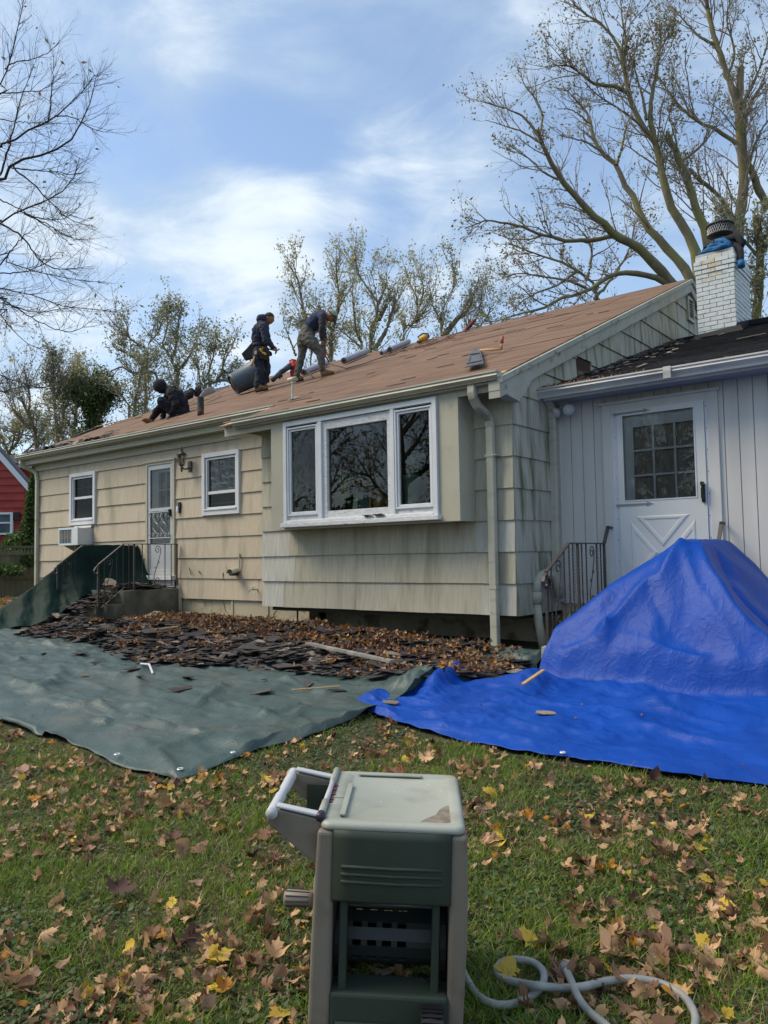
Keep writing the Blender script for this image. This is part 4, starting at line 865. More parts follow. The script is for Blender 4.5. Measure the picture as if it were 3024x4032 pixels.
# ================================================================== INSIDE THE BAY WINDOW
iy = BY + .17; fz = bz0 + .04
SH = fz + .10
mb = MB(); mb.box(bx0 + .05, bx1 - .05, BY + .07, .25, fz, SH - .002); mb.build('display_shelf', mat('dark shelf', (.10, .08, .06), rough=.6), bay)
M_['gold'] = mat('brass vase', (.35, .22, .07), (.22, .14, .05), .35, 8, metal=.4); M_['cel'] = mat('celadon pot', (.20, .30, .24), (.16, .25, .2), .4, 4)
P = onY(1500, 2000, iy)
t = empty('picture_frame', (P[0], iy, SH), 'thin gilt picture frame standing on the shelf behind the big pane', 'picture frame')
x0, x1 = onY(1402, 1990, iy)[0], onY(1458, 1990, iy)[0]
ringf = MB(); z1 = onY(1430, 1925, iy)[2]
ringf.box(x0, x0 + .022, iy, iy + .02, SH, z1); ringf.box(x1 - .022, x1, iy, iy + .02, SH, z1); ringf.box(x0 + .022, x1 - .022, iy + .001, iy + .02, z1 - .022, z1 - .001); ringf.box(x0 + .022, x1 - .022, iy + .001, iy + .02, SH, SH + .02)
ringf.build('frame', M_['gold'], t)
mb = MB(); mb.add([(x0 + .02, iy + .012, SH + .02), (x1 - .02, iy + .012, SH + .02), (x1 - .02, iy + .012, z1 - .02), (x0 + .02, iy + .012, z1 - .02)], [(0, 1, 2, 3)]); mb.build('picture', mat('dim picture', (.05, .09, .10), (.08, .13, .13), .4, 6), t)
t = empty('card', (onY(1394, 2000, iy)[0], iy, SH), 'pale green card leaning left of the gilt frame', 'card')
x0, x1 = onY(1386, 1990, iy - .05)[0], onY(1403, 1990, iy - .05)[0]; mb = MB(); mb.prism([(x0, iy - .05, SH), (x1, iy - .05, SH), (x1, iy - .02, SH + .22), (x0, iy - .02, SH + .22)], (0, .006, 0)); mb.build('sheet', mat('pale green card', (.45, .62, .48), rough=.6), t)
P = onY(1497, 2000, iy + .03)
t = empty('brass_vase', (P[0], iy + .03, SH), 'brass vase behind the big window pane', 'vase')
mb = MB(); mb.lathe((P[0], iy + .03, SH), [(.05, 0), (.06, .01), (.04, .04), (.085, .10), (.095, .16), (.075, .22), (.035, .27), (.04, .30), (.085, .325), (.08, .33), (.03, .30)], 20); mb.build('vase_body', M_['gold'], t, smooth=True)
M_['hpl'] = leafmat('house plant leaf', [(.06, .14, .03), (.10, .20, .04), (.04, .10, .03), (.16, .24, .04)], transl=.2)
def bladeplant(name, lab, base, n, h, spread, parent=None, wdt=.03, pot=None):
    t = empty(name, base, lab, 'plant'); mb = MB()
    for i in range(n):
        a = rng.uniform(0, 2 * math.pi); L = h * rng.uniform(.6, 1.1); s = spread * rng.uniform(.5, 1.2); q = []
        for k in range(6):
            f = k / 5; q.append(np.array(base) + np.array([math.cos(a) * s * f ** 1.6, math.sin(a) * s * f ** 1.6 * .5, L * (f - .35 * f * f * f)]))
        sd_ = np.array([-math.sin(a), math.cos(a), 0]); vs = []
        for k in range(6): w_ = wdt * math.sin(math.pi * (.15 + .85 * k / 5)) + .002; vs += [q[k] - sd_ * w_, q[k] + sd_ * w_]
        mb.add(vs, [(2 * k, 2 * k + 1, 2 * k + 3, 2 * k + 2) for k in range(5)])
    mb.build('leaves', M_['hpl'], t)
    if pot:
        r0, hh, mm = pot; mb = MB(); mb.lathe((base[0], base[1], base[2] - hh), [(r0 * .75, 0), (r0 * .8, .01), (r0, hh * .9), (r0 * 1.08, hh * .92), (r0 * 1.08, hh), (r0 * .9, hh), (r0 * .88, hh * .9)], 20); mb.build('pot', mm, t, smooth=True)
    return t
P = onY(1618, 1950, iy + .05); bladeplant('tall_plant', 'tall thin-leaved plant in a pale green pot behind the right casement', (P[0], iy + .06, SH + .46), 9, .60, .22, wdt=.014, pot=(.105, .46, M_['cel']))
P = onY(1685, 1950, iy); bladeplant('leafy_plant', 'bushy dark green plant behind the right casement', (P[0], iy - .02, SH + .10), 60, .28, .16, wdt=.02, pot=(.06, .10, mat('blue white pot', (.35, .42, .5), rough=.4)))
P = onY(1525, 1950, iy); bladeplant('small_plant', 'small yellow green plant beside the brass vase', (P[0], iy, SH + .05), 16, .16, .12, wdt=.012, pot=(.045, .05, M_['cel']))
P = onY(1345, 1950, iy); bladeplant('fern', 'dark green fern at the left of the big pane', (P[0], iy + .05, SH + .10), 26, .75, .30, wdt=.02, pot=(.08, .10, mat('teal pot', (.05, .12, .12), rough=.4)))
# ================================================================== TARPS AND DEBRIS
def poly_at(P, n, dens=None):
    P = np.array(P, float); d = np.r_[0, np.cumsum(np.linalg.norm(np.diff(P, axis=0), axis=1))]; d /= d[-1]
    s = np.linspace(0, 1, n); return np.stack([np.interp(s, d, P[:, i]) for i in range(P.shape[1])], 1)
def tarpmat(name, c1, c2, c3, rough, t3=(.5, .7), bs=16, bump=.5):
    m = mat(name, c1, c2, rough, 1.6, c3=c3, s3=1.3, t3=t3, det=6, spec=.32); t = m.node_tree; L = t.links.new; b = t.nodes['Principled BSDF']
    tcn = t.nodes.new('ShaderNodeTexCoord'); prev = None
    for sc2, dist, st, stg in ((bs * .22, .022, (1, 2.2, 1), bump), (bs * .7, .018, (1.3, 1, 1), bump * .9), (bs * 2.6, .006, (1, 1, 1), bump * .7)):
        mp = t.nodes.new('ShaderNodeMapping'); mp.inputs['Scale'].default_value = st; mp.inputs['Rotation'].default_value = (0, 0, sc2); L(tcn.outputs['Object'], mp.inputs[0])
        n = t.nodes.new('ShaderNodeTexNoise'); n.inputs['Scale'].default_value = sc2; n.inputs['Detail'].default_value = 3; n.inputs['Distortion'].default_value = .8; L(mp.outputs[0], n.inputs[0])
        a = t.nodes.new('ShaderNodeMath'); a.operation = 'SUBTRACT'; a.inputs[1].default_value = .5; L(n.outputs[0], a.inputs[0]); a2 = t.nodes.new('ShaderNodeMath'); a2.operation = 'ABSOLUTE'; L(a.outputs[0], a2.inputs[0])
        a3 = t.nodes.new('ShaderNodeMath'); a3.operation = 'POWER'; a3.inputs[1].default_value = .6; L(a2.outputs[0], a3.inputs[0])
        bn = t.nodes.new('ShaderNodeBump'); bn.invert = True; bn.inputs['Strength'].default_value = stg; bn.inputs['Distance'].default_value = dist; L(a3.outputs[0], bn.inputs['Height'])
        if prev: L(prev, bn.inputs['Normal'])
        prev = bn.outputs[0]
    L(prev, b.inputs['Normal']); return m
M_['greentarp'] = tarpmat('grey green polyethylene', (0.062, 0.095, 0.090), (0.046, 0.074, 0.068), (0.088, 0.100, 0.088), 0.45, (.55, .75), 11, .36)
M_['darktarp'] = tarpmat('dark green polyethylene', (0.006, 0.022, 0.018), (0.010, 0.031, 0.025), (0.007, 0.016, 0.014), 0.62, (.5, .7), 14, .3); M_['darktarp'].node_tree.nodes['Principled BSDF'].inputs['Specular IOR Level'].default_value = .1
M_['bluetarp'] = tarpmat('blue polyethylene', (0.003, 0.060, 0.36), (0.002, 0.046, 0.29), (0.010, 0.080, 0.37), 0.48, (.58, .8), 9, .34)
def ridged(x, y, s, seed, o=4):
    return 1 - abs(2 * (0.5 + .5 * mn.fractal(Vector((x * s + seed, y * s - seed, seed * .37)), 1.0, 2.0, o)) - 1)
def sstep(a, b, x): t = max(0.0, min(1.0, (x - a) / (b - a))); return t * t * (3 - 2 * t)

# ---- flat grey green tarp
gF = [(-9.6, -3.6), (-7.4, -4.3), (-4.03, -4.56), (-2.48, -4.55), (-1.45, -4.60), (-.9, -4.62), (-.54, -4.69), (-.10, -4.67), (.17, -4.67), (.19, -4.40), (.13, -3.96), (.20, -3.62), (.23, -3.08), (-.02, -2.55), (.25, -2.0)]
gB = [(-10.2, -1.2), (-9.3, -1.1), (-8.3, -1.0), (-7.3, -.9), (-7.2, -.4), (-7.15, .75), (-5.8, .84), (-4.5, .84), (-4.0, .62), (-3.0, .45), (-2.0, .35), (-.9, .25), (.1, .15), (.58, .1), (.60, -.8)]
NS, NT_ = 330, 190
A = poly_at(gF, NS); B = poly_at(gB, NS)
heap = [(-7.6, -.75, .9), (-6.3, -.5, .8), (-5.2, -.6, 1.0), (-4.0, -.6, 1.1), (-3.0, -.9, 1.05), (-2.1, -1.1, .9), (-1.2, -1.2, .8), (-.3, -1.5, .7), (.5, -1.5, .5)]
def heapz(x, y):
    h = 0
    for (a, b, r_) in heap: d = math.hypot((x - a), (y - b) * 1.15) / r_; h = max(h, 1 - d * d) if d < 1 else h
    return h
GCREASE = [[tuple(G(q[0] * .904, 2300 + q[1] * .904)[:2]) for q in pl] for pl in ([(420, 545), (500, 580), (620, 600), (730, 640), (860, 685)], [(140, 265), (300, 300), (380, 305), (480, 330)], [(-20, 320), (90, 350)], [(70, 452), (190, 500)], [(260, 520), (370, 550)], [(1250, 450), (1330, 475), (1420, 505)], [(1020, 555), (1140, 590)], [(180, 480), (280, 450)], [(600, 660), (520, 640), (430, 610)], [(860, 560), (980, 470)], [(20, 600), (160, 640), (280, 700)], [(700, 740), (900, 700), (1100, 660)], [(1150, 610), (1300, 560)], [(330, 390), (520, 420), (640, 400)], [(760, 840), (690, 760)])]
def gtarp_z(x, y, edge):
    z = gsurf(x, y) + .02
    big = ridged(x * .55 + .3 * vn(x * .6, y * .6, 2), y * 1.25, 1.0, 3.3, 3); sm = ridged(x * 1.1, y * 2.0, 1.6, 8.1, 4)
    z += edge * (.045 * (max(0, big - .62) / .38) ** 1.6 + .022 * max(0, sm - .55) / .45 + .012 * vn(x * 2.2, y * 2.2, 4, 3) + .02)
    for pl in GCREASE:
        for q in range(len(pl) - 1):
            ax_, ay_ = pl[q]; bx_, by_ = pl[q + 1]
            if abs(x - ax_) > 1.2 or abs(y - ay_) > 1.2: continue
            ux_, uy_ = bx_ - ax_, by_ - ay_; tt = max(0, min(1, ((x - ax_) * ux_ + (y - ay_) * uy_) / (ux_ * ux_ + uy_ * uy_ + 1e-9))); d = math.hypot(x - ax_ - ux_ * tt, y - ay_ - uy_ * tt)
            if d < .2: z += .045 * math.exp(-(d / .04) ** 1.4); break
    z += .02 * sstep(0, .5, heapz(x, y))
    # raised crumpled roll near the house, behind the heap
    if x > -4.2:
        yc = -.15 - .09 * (x + 4.2); w_ = .26
        q = (y - yc) / w_; z += edge * (.07 + .06 * vn(x * 1.6, 1.2, 0, 2) + .05 * vn(x * 6, y * 6, 5)) * math.exp(-q * q)
    # crumple where the tarp meets the blue one
    d = math.hypot(x - .25, (y + 2.0)); z += edge * .16 * math.exp(-(d / .35) ** 2) * (1 + .6 * vn(x * 5, y * 5, 1))
    return z
V = np.zeros((NS * NT_, 3)); k = 0
for i in range(NS):
    for j in range(NT_):
        t_ = j / (NT_ - 1); x, y = A[i] * (1 - t_) + B[i] * t_
        if j == 0: x += .025 * vn(i * .13, 1.0, 0, 2); y += .03 * vn(i * .11, 5.0, 0, 2)
        e = min(1, .12 + t_ * 14, .12 + (NS - 1 - i) / 9)
        V[k] = (x, y, gtarp_z(x, y, e)); k += 1
I = np.arange(NS * NT_).reshape(NS, NT_)
F = np.stack([I[:-1, :-1].ravel(), I[1:, :-1].ravel(), I[1:, 1:].ravel(), I[:-1, 1:].ravel()], 1)
gt = empty('tarp', (-2, -3, -.6), 'faded grey green tarp spread flat over the lawn in front of the house', 'tarp')
o = fastmesh('sheet', V, F, M_['greentarp'], gt, smooth=True)
s_ = o.modifiers.new('solid', 'SOLIDIFY'); s_.thickness = .003
def gtz(x, y): return gtarp_z(x, y, 1.0)
def grommet(P, parent, r_=.016):
    mb = MB(); mb.tube([(P[0] + r_ * math.cos(a), P[1] + r_ * math.sin(a), P[2]) for a in np.linspace(0, 2 * math.pi, 13)], .005, 5); mb.build('grommet', mat('brass grommet', (.6, .62, .6), rough=.3, metal=.6) if 'grom' not in M_ else M_['grom'], parent)
M_['grom'] = mat('metal eyelet', (.72, .74, .72), rough=.35, metal=.3)
grommet((.10, -4.60, gz(.1, -4.6) + .045), gt, .018); grommet((-.55, -4.64, gz(-.5, -4.6) + .045), gt, .018); grommet((.14, -4.2, gz(.1, -4.2) + .05), gt, .014)

# ---- dark tarp hung over the far railing of the mossy stoop
ridge = [(-8.62, .86, .99), (-8.62, .40, 1.0), (-8.62, -.02, .995), (-8.64, -.26, .985), (-8.80, -.60, .66), (-8.98, -1.0, .26), (-9.12, -1.4, -.06), (-9.3, -1.75, -.30), (-9.5, -2.1, -.40)]
near = [(-8.02, .80, .20), (-8.15, .35, .19), (-8.22, -.05, .19), (-8.28, -.34, .12), (-8.25, -.75, -.10), (-8.2, -1.1, -.28), (-8.3, -1.45, -.36), (-8.6, -1.8, -.38), (-9.2, -2.2, -.42)]
far = [(-9.3, .86, -.30), (-9.4, .3, -.30), (-9.6, -.2, -.30), (-9.7, -.6, -.32), (-9.9, -1.0, -.34), (-10.0, -1.3, -.35), (-10.1, -1.6, -.37), (-10.1, -1.9, -.39), (-10.0, -2.2, -.42)]
NS2, NT2 = 150, 80
a_, b_, c_ = poly_at(near, NS2), poly_at(ridge, NS2), poly_at(far, NS2)
V = np.zeros((NS2 * NT2, 3)); k = 0
for i in range(NS2):
    s0 = i / (NS2 - 1)
    for j in range(NT2):
        t_ = j / (NT2 - 1)
        if t_ < .5: u_ = t_ * 2; p = a_[i] * (1 - u_) + b_[i] * u_; sag = math.sin(math.pi * u_)
        else: u_ = (t_ - .5) * 2; p = b_[i] * (1 - u_) + c_[i] * u_; sag = math.sin(math.pi * u_)
        pleat = math.sin((s0 * 17 + .7 * math.sin(s0 * 9)) * 2.2 + 2.0 * u_) * .5 + .5 * vn(s0 * 14, u_ * 1.2, 3, 3)
        hang = (1 - abs(2 * t_ - 1)); amp = .095 * (1 - hang ** 2) * (.4 + .8 * sstep(0, .6, s0)) + .008
        nrm = np.array([.85, -.45, .25]); p = p + nrm * pleat * amp * (1 if t_ < .5 else .5) + np.array([-.06, .03, -.05]) * sag * (1 if t_ < .5 else -1) * (1 - s0 * .3)
        p[2] += .012 * vn(p[0] * 5, p[1] * 5, p[2] * 5, 3)
        p[2] = max(p[2], gz(p[0], p[1]) + .02)
        V[k] = p; k += 1
I = np.arange(NS2 * NT2).reshape(NS2, NT2); F = np.stack([I[:-1, :-1].ravel(), I[1:, :-1].ravel(), I[1:, 1:].ravel(), I[:-1, 1:].ravel()], 1)
dt = empty('tarp', (-8.7, -.5, -.3), 'dark green tarp draped over the far railing of the mossy stoop', 'tarp')
o = fastmesh('sheet', V, F, M_['darktarp'], dt, smooth=True); s_ = o.modifiers.new('solid', 'SOLIDIFY'); s_.thickness = .004
grommet(onX(534, 2152, -8.58), dt, .014)

# ---- blue tarp: flat apron plus the part pulled up over the right-hand railing
bF = [(-.16, -2.68), (.30, -2.86), (.79, -2.99), (1.28, -3.09), (1.82, -3.13), (2.26, -3.07), (2.62, -3.10), (3.18, -2.98), (3.9, -2.9), (5.2, -2.6)]
bB = [(-.15, -2.60), (.02, -2.1), (.17, -1.45), (.50, -1.36), (.80, -1.22), (.90, -.95), (.92, -.4), (.92, .3), (.95, .9), (1.25, 1.02), (2.0, 1.03), (3.2, 1.03), (4.2, 1.03), (5.2, 1.03)]
def mound(x, y):
    ridge_z = .80
    tl = ridge_z - .80 * (1.93 - x)
    tr = ridge_z - .0 - 1.22 * (x - 1.99) + .25 * max(0, x - 2.5)
    yf = -.22
    q_ = max(0, yf - y); tf = ridge_z + .02 - .55 * q_ - .92 * q_ ** 2 + .6 * max(0, y - yf)
    # sagging skirts
    v = min(tl, tr, tf)
    # soft minimum
    k_ = 18.0; s = sum(math.exp(-k_ * max(-3, min(q, 3))) for q in (tl, tr, tf)); return min(-math.log(s) / k_ + .02, .83)
def hitm(px, py):
    d = ray(px, py); s = 4.0
    while s < 12:
        P = CAM + d * s
        if P[2] < max(mound(P[0], P[1]), gz(P[0], P[1])): break
        s += .02
    return (P[0], P[1])
CREASE = [([hitm(*q) for q in pl], h_, w_) for pl, h_, w_ in (([(2680, 2170), (2600, 2290), (2545, 2310), (2450, 2430), (2385, 2535)], .085, .07), ([(2385, 2535), (2290, 2590), (2215, 2640)], .07, .06), ([(2385, 2535), (2500, 2560), (2620, 2620), (2760, 2650)], .07, .07),
    ([(2760, 2160), (2790, 2250), (2880, 2400), (2960, 2520), (3060, 2590)], .07, .06), ([(2700, 2200), (2740, 2330), (2820, 2450), (2900, 2600)], .05, .06), ([(2830, 2180), (2900, 2330), (3040, 2470)], -.06, .05), ([(2560, 2330), (2620, 2480), (2760, 2560)], -.05, .07), ([(2450, 2640), (2700, 2700), (3000, 2690)], .06, .07), ([(2300, 2700), (2480, 2660)], .05, .05))]
def btarp_z(x, y, e):
    g = gsurf(x, y) + .03
    flat = .050 * (max(0, ridged(x * .6, y * 1.5, 1.0, 5.5, 3) - .6) / .4) ** 1.3 + .032 * max(0, ridged(x * 1.3 + y * .6, y * 1.9, 1.5, 1.5, 4) - .5) / .5 + .02 * vn(x * 1.7, y * 1.7, 9, 3)
    # lifted corner fold
    flat += .16 * math.exp(-(((x - .22) * .9 + (y + 1.75) * .25) / .10) ** 2) * sstep(-2.5, -1.9, y) * sstep(-1.2, -1.5, y) if y < -1.2 else 0
    flat += .12 * math.exp(-((x - 1.0) ** 2 / .10 + (y + 1.55) ** 2 / .03)) + .09 * math.exp(-((x - 2.4) ** 2 / .4 + (y + 1.75) ** 2 / .02))
    m = mound(x, y)
    zf = g + flat * e
    if m <= -.7: return zf
    # folds: a long crease from the apex to lower left, others to the right
    dx, dy = x - 1.93, y + .2; ang = math.atan2(dy, dx); rr = math.hypot(dx, dy)
    fold = .022 * math.sin(ang * 7 + .8 * math.sin(rr * 3)) * sstep(.05, .6, rr) + .05 * (ridged(x * 1.3, y * 1.3, 1.0, 2.2, 3) - .6) + .012 * vn(x * 4, y * 4, 3, 3)
    for pl, hh_, ww_ in CREASE:
        dm = 9
        for q in range(len(pl) - 1):
            ax_, ay_ = pl[q]; bx_, by_ = pl[q + 1]; ux_, uy_ = bx_ - ax_, by_ - ay_; tt = max(0, min(1, ((x - ax_) * ux_ + (y - ay_) * uy_) / (ux_ * ux_ + uy_ * uy_ + 1e-9))); dm = min(dm, math.hypot(x - ax_ - ux_ * tt, y - ay_ - uy_ * tt))
        if dm < ww_ * 4: fold += hh_ * math.exp(-(dm / ww_) ** 1.3)
    # overhanging bulge ring low on the front
    m2 = m + fold
    m2 += .035 * math.exp(-((m + .28) / .08) ** 2) * sstep(-.4, -.8, y)
    d = m2 - zf
    return zf + (d if d > .06 else .06 * math.exp((d - .06) / .06) if d > -.4 else 0)
NS3, NT3 = 300, 260
a_, b_ = poly_at(bF, NS3), poly_at(bB, NS3)
V = np.zeros((NS3 * NT3, 3)); k = 0
for i in range(NS3):
    for j in range(NT3):
        t_ = j / (NT3 - 1); x, y = a_[i] * (1 - t_) + b_[i] * t_
        if j == 0: y += .02 * vn(i * .1, 3.0, 0, 2)
        e = min(1, .2 + t_ * 18, .2 + i / 8)
        V[k] = (x, y, btarp_z(x, y, e)); k += 1
I = np.arange(NS3 * NT3).reshape(NS3, NT3); F = np.stack([I[:-1, :-1].ravel(), I[1:, :-1].ravel(), I[1:, 1:].ravel(), I[:-1, 1:].ravel()], 1)
M_['bluetarp'].node_tree.nodes['Principled BSDF'].inputs['Specular IOR Level'].default_value = .2
bt = empty('tarp', (1.9, -.8, -.5), 'bright blue tarp pulled up over the stair railing and spread on the lawn', 'tarp')
o = fastmesh('sheet', V, F, M_['bluetarp'], bt, smooth=True); s_ = o.modifiers.new('solid', 'SOLIDIFY'); s_.thickness = .004
grommet((2.02, -3.10, btarp_z(2.02, -3.1, .4) + .012), bt, .015)
P = onX(2845, 2218, 2.25); 
def btz(x, y): return btarp_z(x, y, 1.0)

# ---- torn shingles
M_['scrapA'] = mat('torn brown black shingle', (.045, .036, .038), (.030, .026, .030), .9, 25, bump=.6, bscale=120, objvar=.35, c3=(.075, .062, .055), s3=9)
M_['scrapB'] = mat('torn grey shingle', (.085, .075, .070), (.055, .048, .048), .9, 25, bump=.5, bscale=120, objvar=.35)
M_['scrapC'] = mat('pale shingle back', (.26, .21, .15), (.17, .14, .11), .9, 20, bump=.3, bscale=90, objvar=.25)
M_['scrapM'] = mat('torn shingle mass', (.045, .037, .038), (.024, .021, .024), .9, 25, bump=.6, bscale=120, island=.45, c3=(.10, .08, .068), s3=9, t3=(.6, .75))
def scrap_poly(L, W_, rg):
    n = rg.choice([4, 5, 5, 6]); P = []
    base = [(-.5, -.5), (.5, -.5), (.5, .5), (-.5, .5)] if n == 4 else ([(-.5, -.5), (.45, -.5), (.5, .1), (.2, .5), (-.5, .4)] if n == 5 else [(-.5, -.3), (-.2, -.5), (.5, -.45), (.45, .2), (.1, .5), (-.45, .4)])
    return [((a + rg.uniform(-.09, .09)) * L, (b + rg.uniform(-.12, .12)) * W_) for a, b in base]
def scrap_mesh(P, th, bend, rg):
    vs = [(x, y, bend * (x * x) * 3 + rg.uniform(-.004, .004)) for x, y in P]; n = len(vs); top = [(a, b, c + th) for a, b, c in vs]
    return vs + top, [tuple(range(n))[::-1], tuple(range(n, 2 * n))] + [(i, (i + 1) % n, n + (i + 1) % n, n + i) for i in range(n)]
debris_poly = [(-8.3, -1.45), (-7.3, -.95), (-7.2, .55), (-6.0, .78), (-4.6, .78), (-3.9, .15), (-2.6, .02), (-1.5, -.15), (-.3, -.4), (.45, -.7), (.62, -1.2), (.3, -1.75), (-.5, -2.1), (-1.6, -2.05), (-2.4, -2.35), (-3.2, -2.5), (-4.2, -2.35), (-5.2, -2.0), (-6.4, -1.9), (-7.6, -1.9)]
def inpoly(x, y, P):
    c = False; n = len(P)
    for i in range(n):
        (x1, y1), (x2, y2) = P[i], P[i - 1]
        if (y1 > y) != (y2 > y) and x < (x2 - x1) * (y - y1) / (y2 - y1) + x1: c = not c
    return c
def edge_in(x, y):                       # 0 at the border, 1 well inside
    m = 9
    for i in range(len(debris_poly)):
        a = np.array(debris_poly[i - 1]); b = np.array(debris_poly[i]); t = np.clip(((x, y) - a) @ (b - a) / ((b - a) @ (b - a)), 0, 1); m = min(m, np.linalg.norm(a + (b - a) * t - (x, y)))
    return min(1, m / .55)
def steps_z(x, y):
    if -8.72 < x < -7.30 and y > -.29: return .185
    if -8.7 < x < -7.3 and y > -.58: return -.03
    if -8.7 < x < -7.3 and y > -.86: return -.24
    return -9
def pile_z(x, y):
    z = gtz(x, y) + .040 * edge_in(x, y) * (1 + .6 * vn(x * 1.4, y * 1.4, 6, 3)); return z
# the base of the pile
xs = np.arange(-8.4, .8, .055); ys_ = np.arange(-2.6, .85, .055)
vid = {}; VV = []; FF = []
pts_in = {}
for i, x in enumerate(xs):
    for j, y in enumerate(ys_):
        if inpoly(x, y, debris_poly): vid[(i, j)] = len(VV); VV.append((x, y, pile_z(x, y) - .025 + .02 * vn(x * 9, y * 9, 2, 2)))
for (i, j), v in vid.items():
    q = [(i, j), (i + 1, j), (i + 1, j + 1), (i, j + 1)]
    if all(p in vid for p in q): FF.append([vid[p] for p in q])
heapo = empty('shingle_heap', (-3.5, -1, -.45), 'low heap of torn dark shingles on the grey green tarp', 'debris', kind='stuff')
fastmesh('heap_base', np.array(VV), np.array(FF), M_['scrapM'], heapo).__setitem__('kind', 'stuff')
rgd = random.Random(21)
cand = []
while len(cand) < 3300:
    x, y = rgd.uniform(-8.4, .65), rgd.uniform(-2.6, .8)
    if not inpoly(x, y, debris_poly): continue
    if y > -.2 and x > -4.2 and rgd.random() < .75: continue
    cand.append((x, y, pile_z(x, y) + rgd.uniform(-.01, .035)))
# slope of rubble over the mossy steps
for _ in range(240):
    x = rgd.uniform(-8.15, -7.40); y = rgd.uniform(-1.25, .75)
    zt = .20 if y > -.2 else .20 - .56 * min(1.05, (-.2 - y))
    zz = max(steps_z(x, y) + .01, zt - .02) + .05 * rgd.random() + (.0 if y > .5 else .03)
    cand.append((x, y, zz))
stray = [(-3.0, -2.9), (-2.2, -2.8), (-1.3, -2.6), (-2.6, -3.1), (-1.8, -3.2), (-3.9, -2.8), (-.9, -2.45), (-4.6, -2.6), (-.45, -2.5), (-1.0, -2.9), (-3.4, -3.2), (-5.3, -2.7)]
for x, y in stray: cand.append((x, y, gtz(x, y) + .012))
def scrap(i, x, y, z):
    big_ = rgd.random(); L = rgd.uniform(.07, .21) * (1.8 if big_ > .9 else 1); W_ = L * rgd.uniform(.25, .85)
    P = scrap_poly(L, W_, rgd); vs, fs = scrap_mesh(P, .005, rgd.uniform(-.5, .5), rgd)
    a = rgd.gauss(0, 1.2); tilt = rgd.gauss(0, .10); rot = Matrix.Rotation(a, 3, 'Z') @ Matrix.Rotation(tilt, 3, 'X') @ Matrix.Rotation(rgd.gauss(0, .13), 3, 'Y')
    return L, W_, vs, fs, rot
items = []
for i, (x, y, z) in enumerate(cand):
    L, W_, vs, fs, rot = scrap(i, x, y, z); d = math.dist((x, y, z), CAM); items.append((L * W_ / d ** 2 * (1.5 if x > -6 else 1), L, W_, vs, fs, rot, (x, y, z)))
items.sort(key=lambda q: -q[0])
kinds = (('scrapA', 'torn dark shingle lying in the heap before the house', 'torn dark shingles of the heap'), ('scrapB', 'torn grey shingle lying in the heap before the house', 'torn grey shingles of the heap'), ('scrapC', 'torn shingle showing its pale tan back in the heap', 'pale backed shingle scraps of the heap'))
for q in items[:290]:
    _, L, W_, vs, fs, rot, loc = q
    mb = MB(); mb.add(vs, fs); r_ = rgd.random(); kd = kinds[0] if r_ < .50 else kinds[1] if r_ < .84 else kinds[2]
    o = mb.build('torn_shingle', M_[kd[0]]); o.location = loc; o.rotation_euler = rot.to_euler(); tag(o, kd[1], 'shingle', kd[2])
mb = MB()
for q in items[290:]:
    _, L, W_, vs, fs, rot, loc = q
    mb.cur = 0 if rgd.random() < .62 else (1 if rgd.random() < .66 else 2); mb.add([tuple(rot @ Vector(v) + Vector(loc)) for v in vs], fs)
M_['scrapC2'] = mat('pale scraps', (.24, .20, .15), (.15, .125, .10), .9, 20, bump=.3, bscale=90, island=.35); M_['scrapB2'] = mat('grey scraps', (.09, .08, .075), (.05, .045, .045), .9, 20, bump=.3, bscale=90, island=.4)
mb.build('small_scraps', [M_['scrapM'], M_['scrapB2'], M_['scrapC2']], heapo)['kind'] = 'stuff'
# larger single pieces that can be named
def slab(name, P, L, W_, rz_, tx, ty, m, lab, cat='shingle', th=.006):
    mb = MB(); vs, fs = scrap_mesh(scrap_poly(L, W_, rgd), th, .1, rgd); mb.add(vs, fs); o = mb.build(name, M_[m]); o.location = tuple(P); o.rotation_euler = (tx, ty, rz_); tag(o, lab, cat); return o
P = onX(432, 2330, -8.0); slab('torn_shingle', (P[0], P[1], .30), .26, .2, .6, 1.1, 0, 'scrapC', 'tan backed shingle propped up on the rubble of the mossy stoop')
for (px, py, up_, m, lab) in ((2150, 2809, .0, 'scrapC', 'tan shingle scrap lying alone near the middle of the blue tarp'), (1538, 2768, .0, 'scrapC', 'tan shingle scrap at the left corner of the blue tarp'), (1690, 2741, .0, 'scrapB', 'grey shingle scrap on the left part of the blue tarp')):
    z = -.5
    for _ in range(15): Q = onZ(px, py, z); z = btz(Q[0], Q[1]) + .008
    slab('torn_shingle', (Q[0], Q[1], z + .004), .15 if px != 1690 else .08, .10, .4, .05, .04, m, lab)
def plank(a, b, w_, th, m, lab, cat='plank'):
    a, b = np.array(a), np.array(b); d = b - a; L = np.linalg.norm(d); d /= L; s = np.cross((0, 0, 1), d); s /= np.linalg.norm(s)
    mb = MB(); mb.obox((a + b) / 2, (d, s, np.cross(d, s)), (L / 2, w_ / 2, th / 2)); o = mb.build('plank', M_[m], bevel=.002, seg=1); tag(o, lab, cat); return o
M_['pine'] = mat('fresh split pine', (.50, .32, .16), (.38, .24, .12), .8, 8, (1, 6, 6), bump=.2, bscale=40)
M_['greywood'] = mat('grey weathered lath', (.26, .25, .22), (.18, .17, .15), .85, 8, bump=.3, bscale=40, c3=(.36, .35, .32), s3=6)
def gp(px, py, up): P = G(px, py, up); return (P[0], P[1], pile_z(P[0], P[1]) + up * .4)
P1, P2 = gp(540, 2507, .1), gp(700, 2492, .1); plank((P1[0], P1[1], P1[2] + .04), (P2[0], P2[1], P2[2] + .05), .05, .02, 'pine', 'fresh orange strip of pine on the heap in front of the mossy stoop')
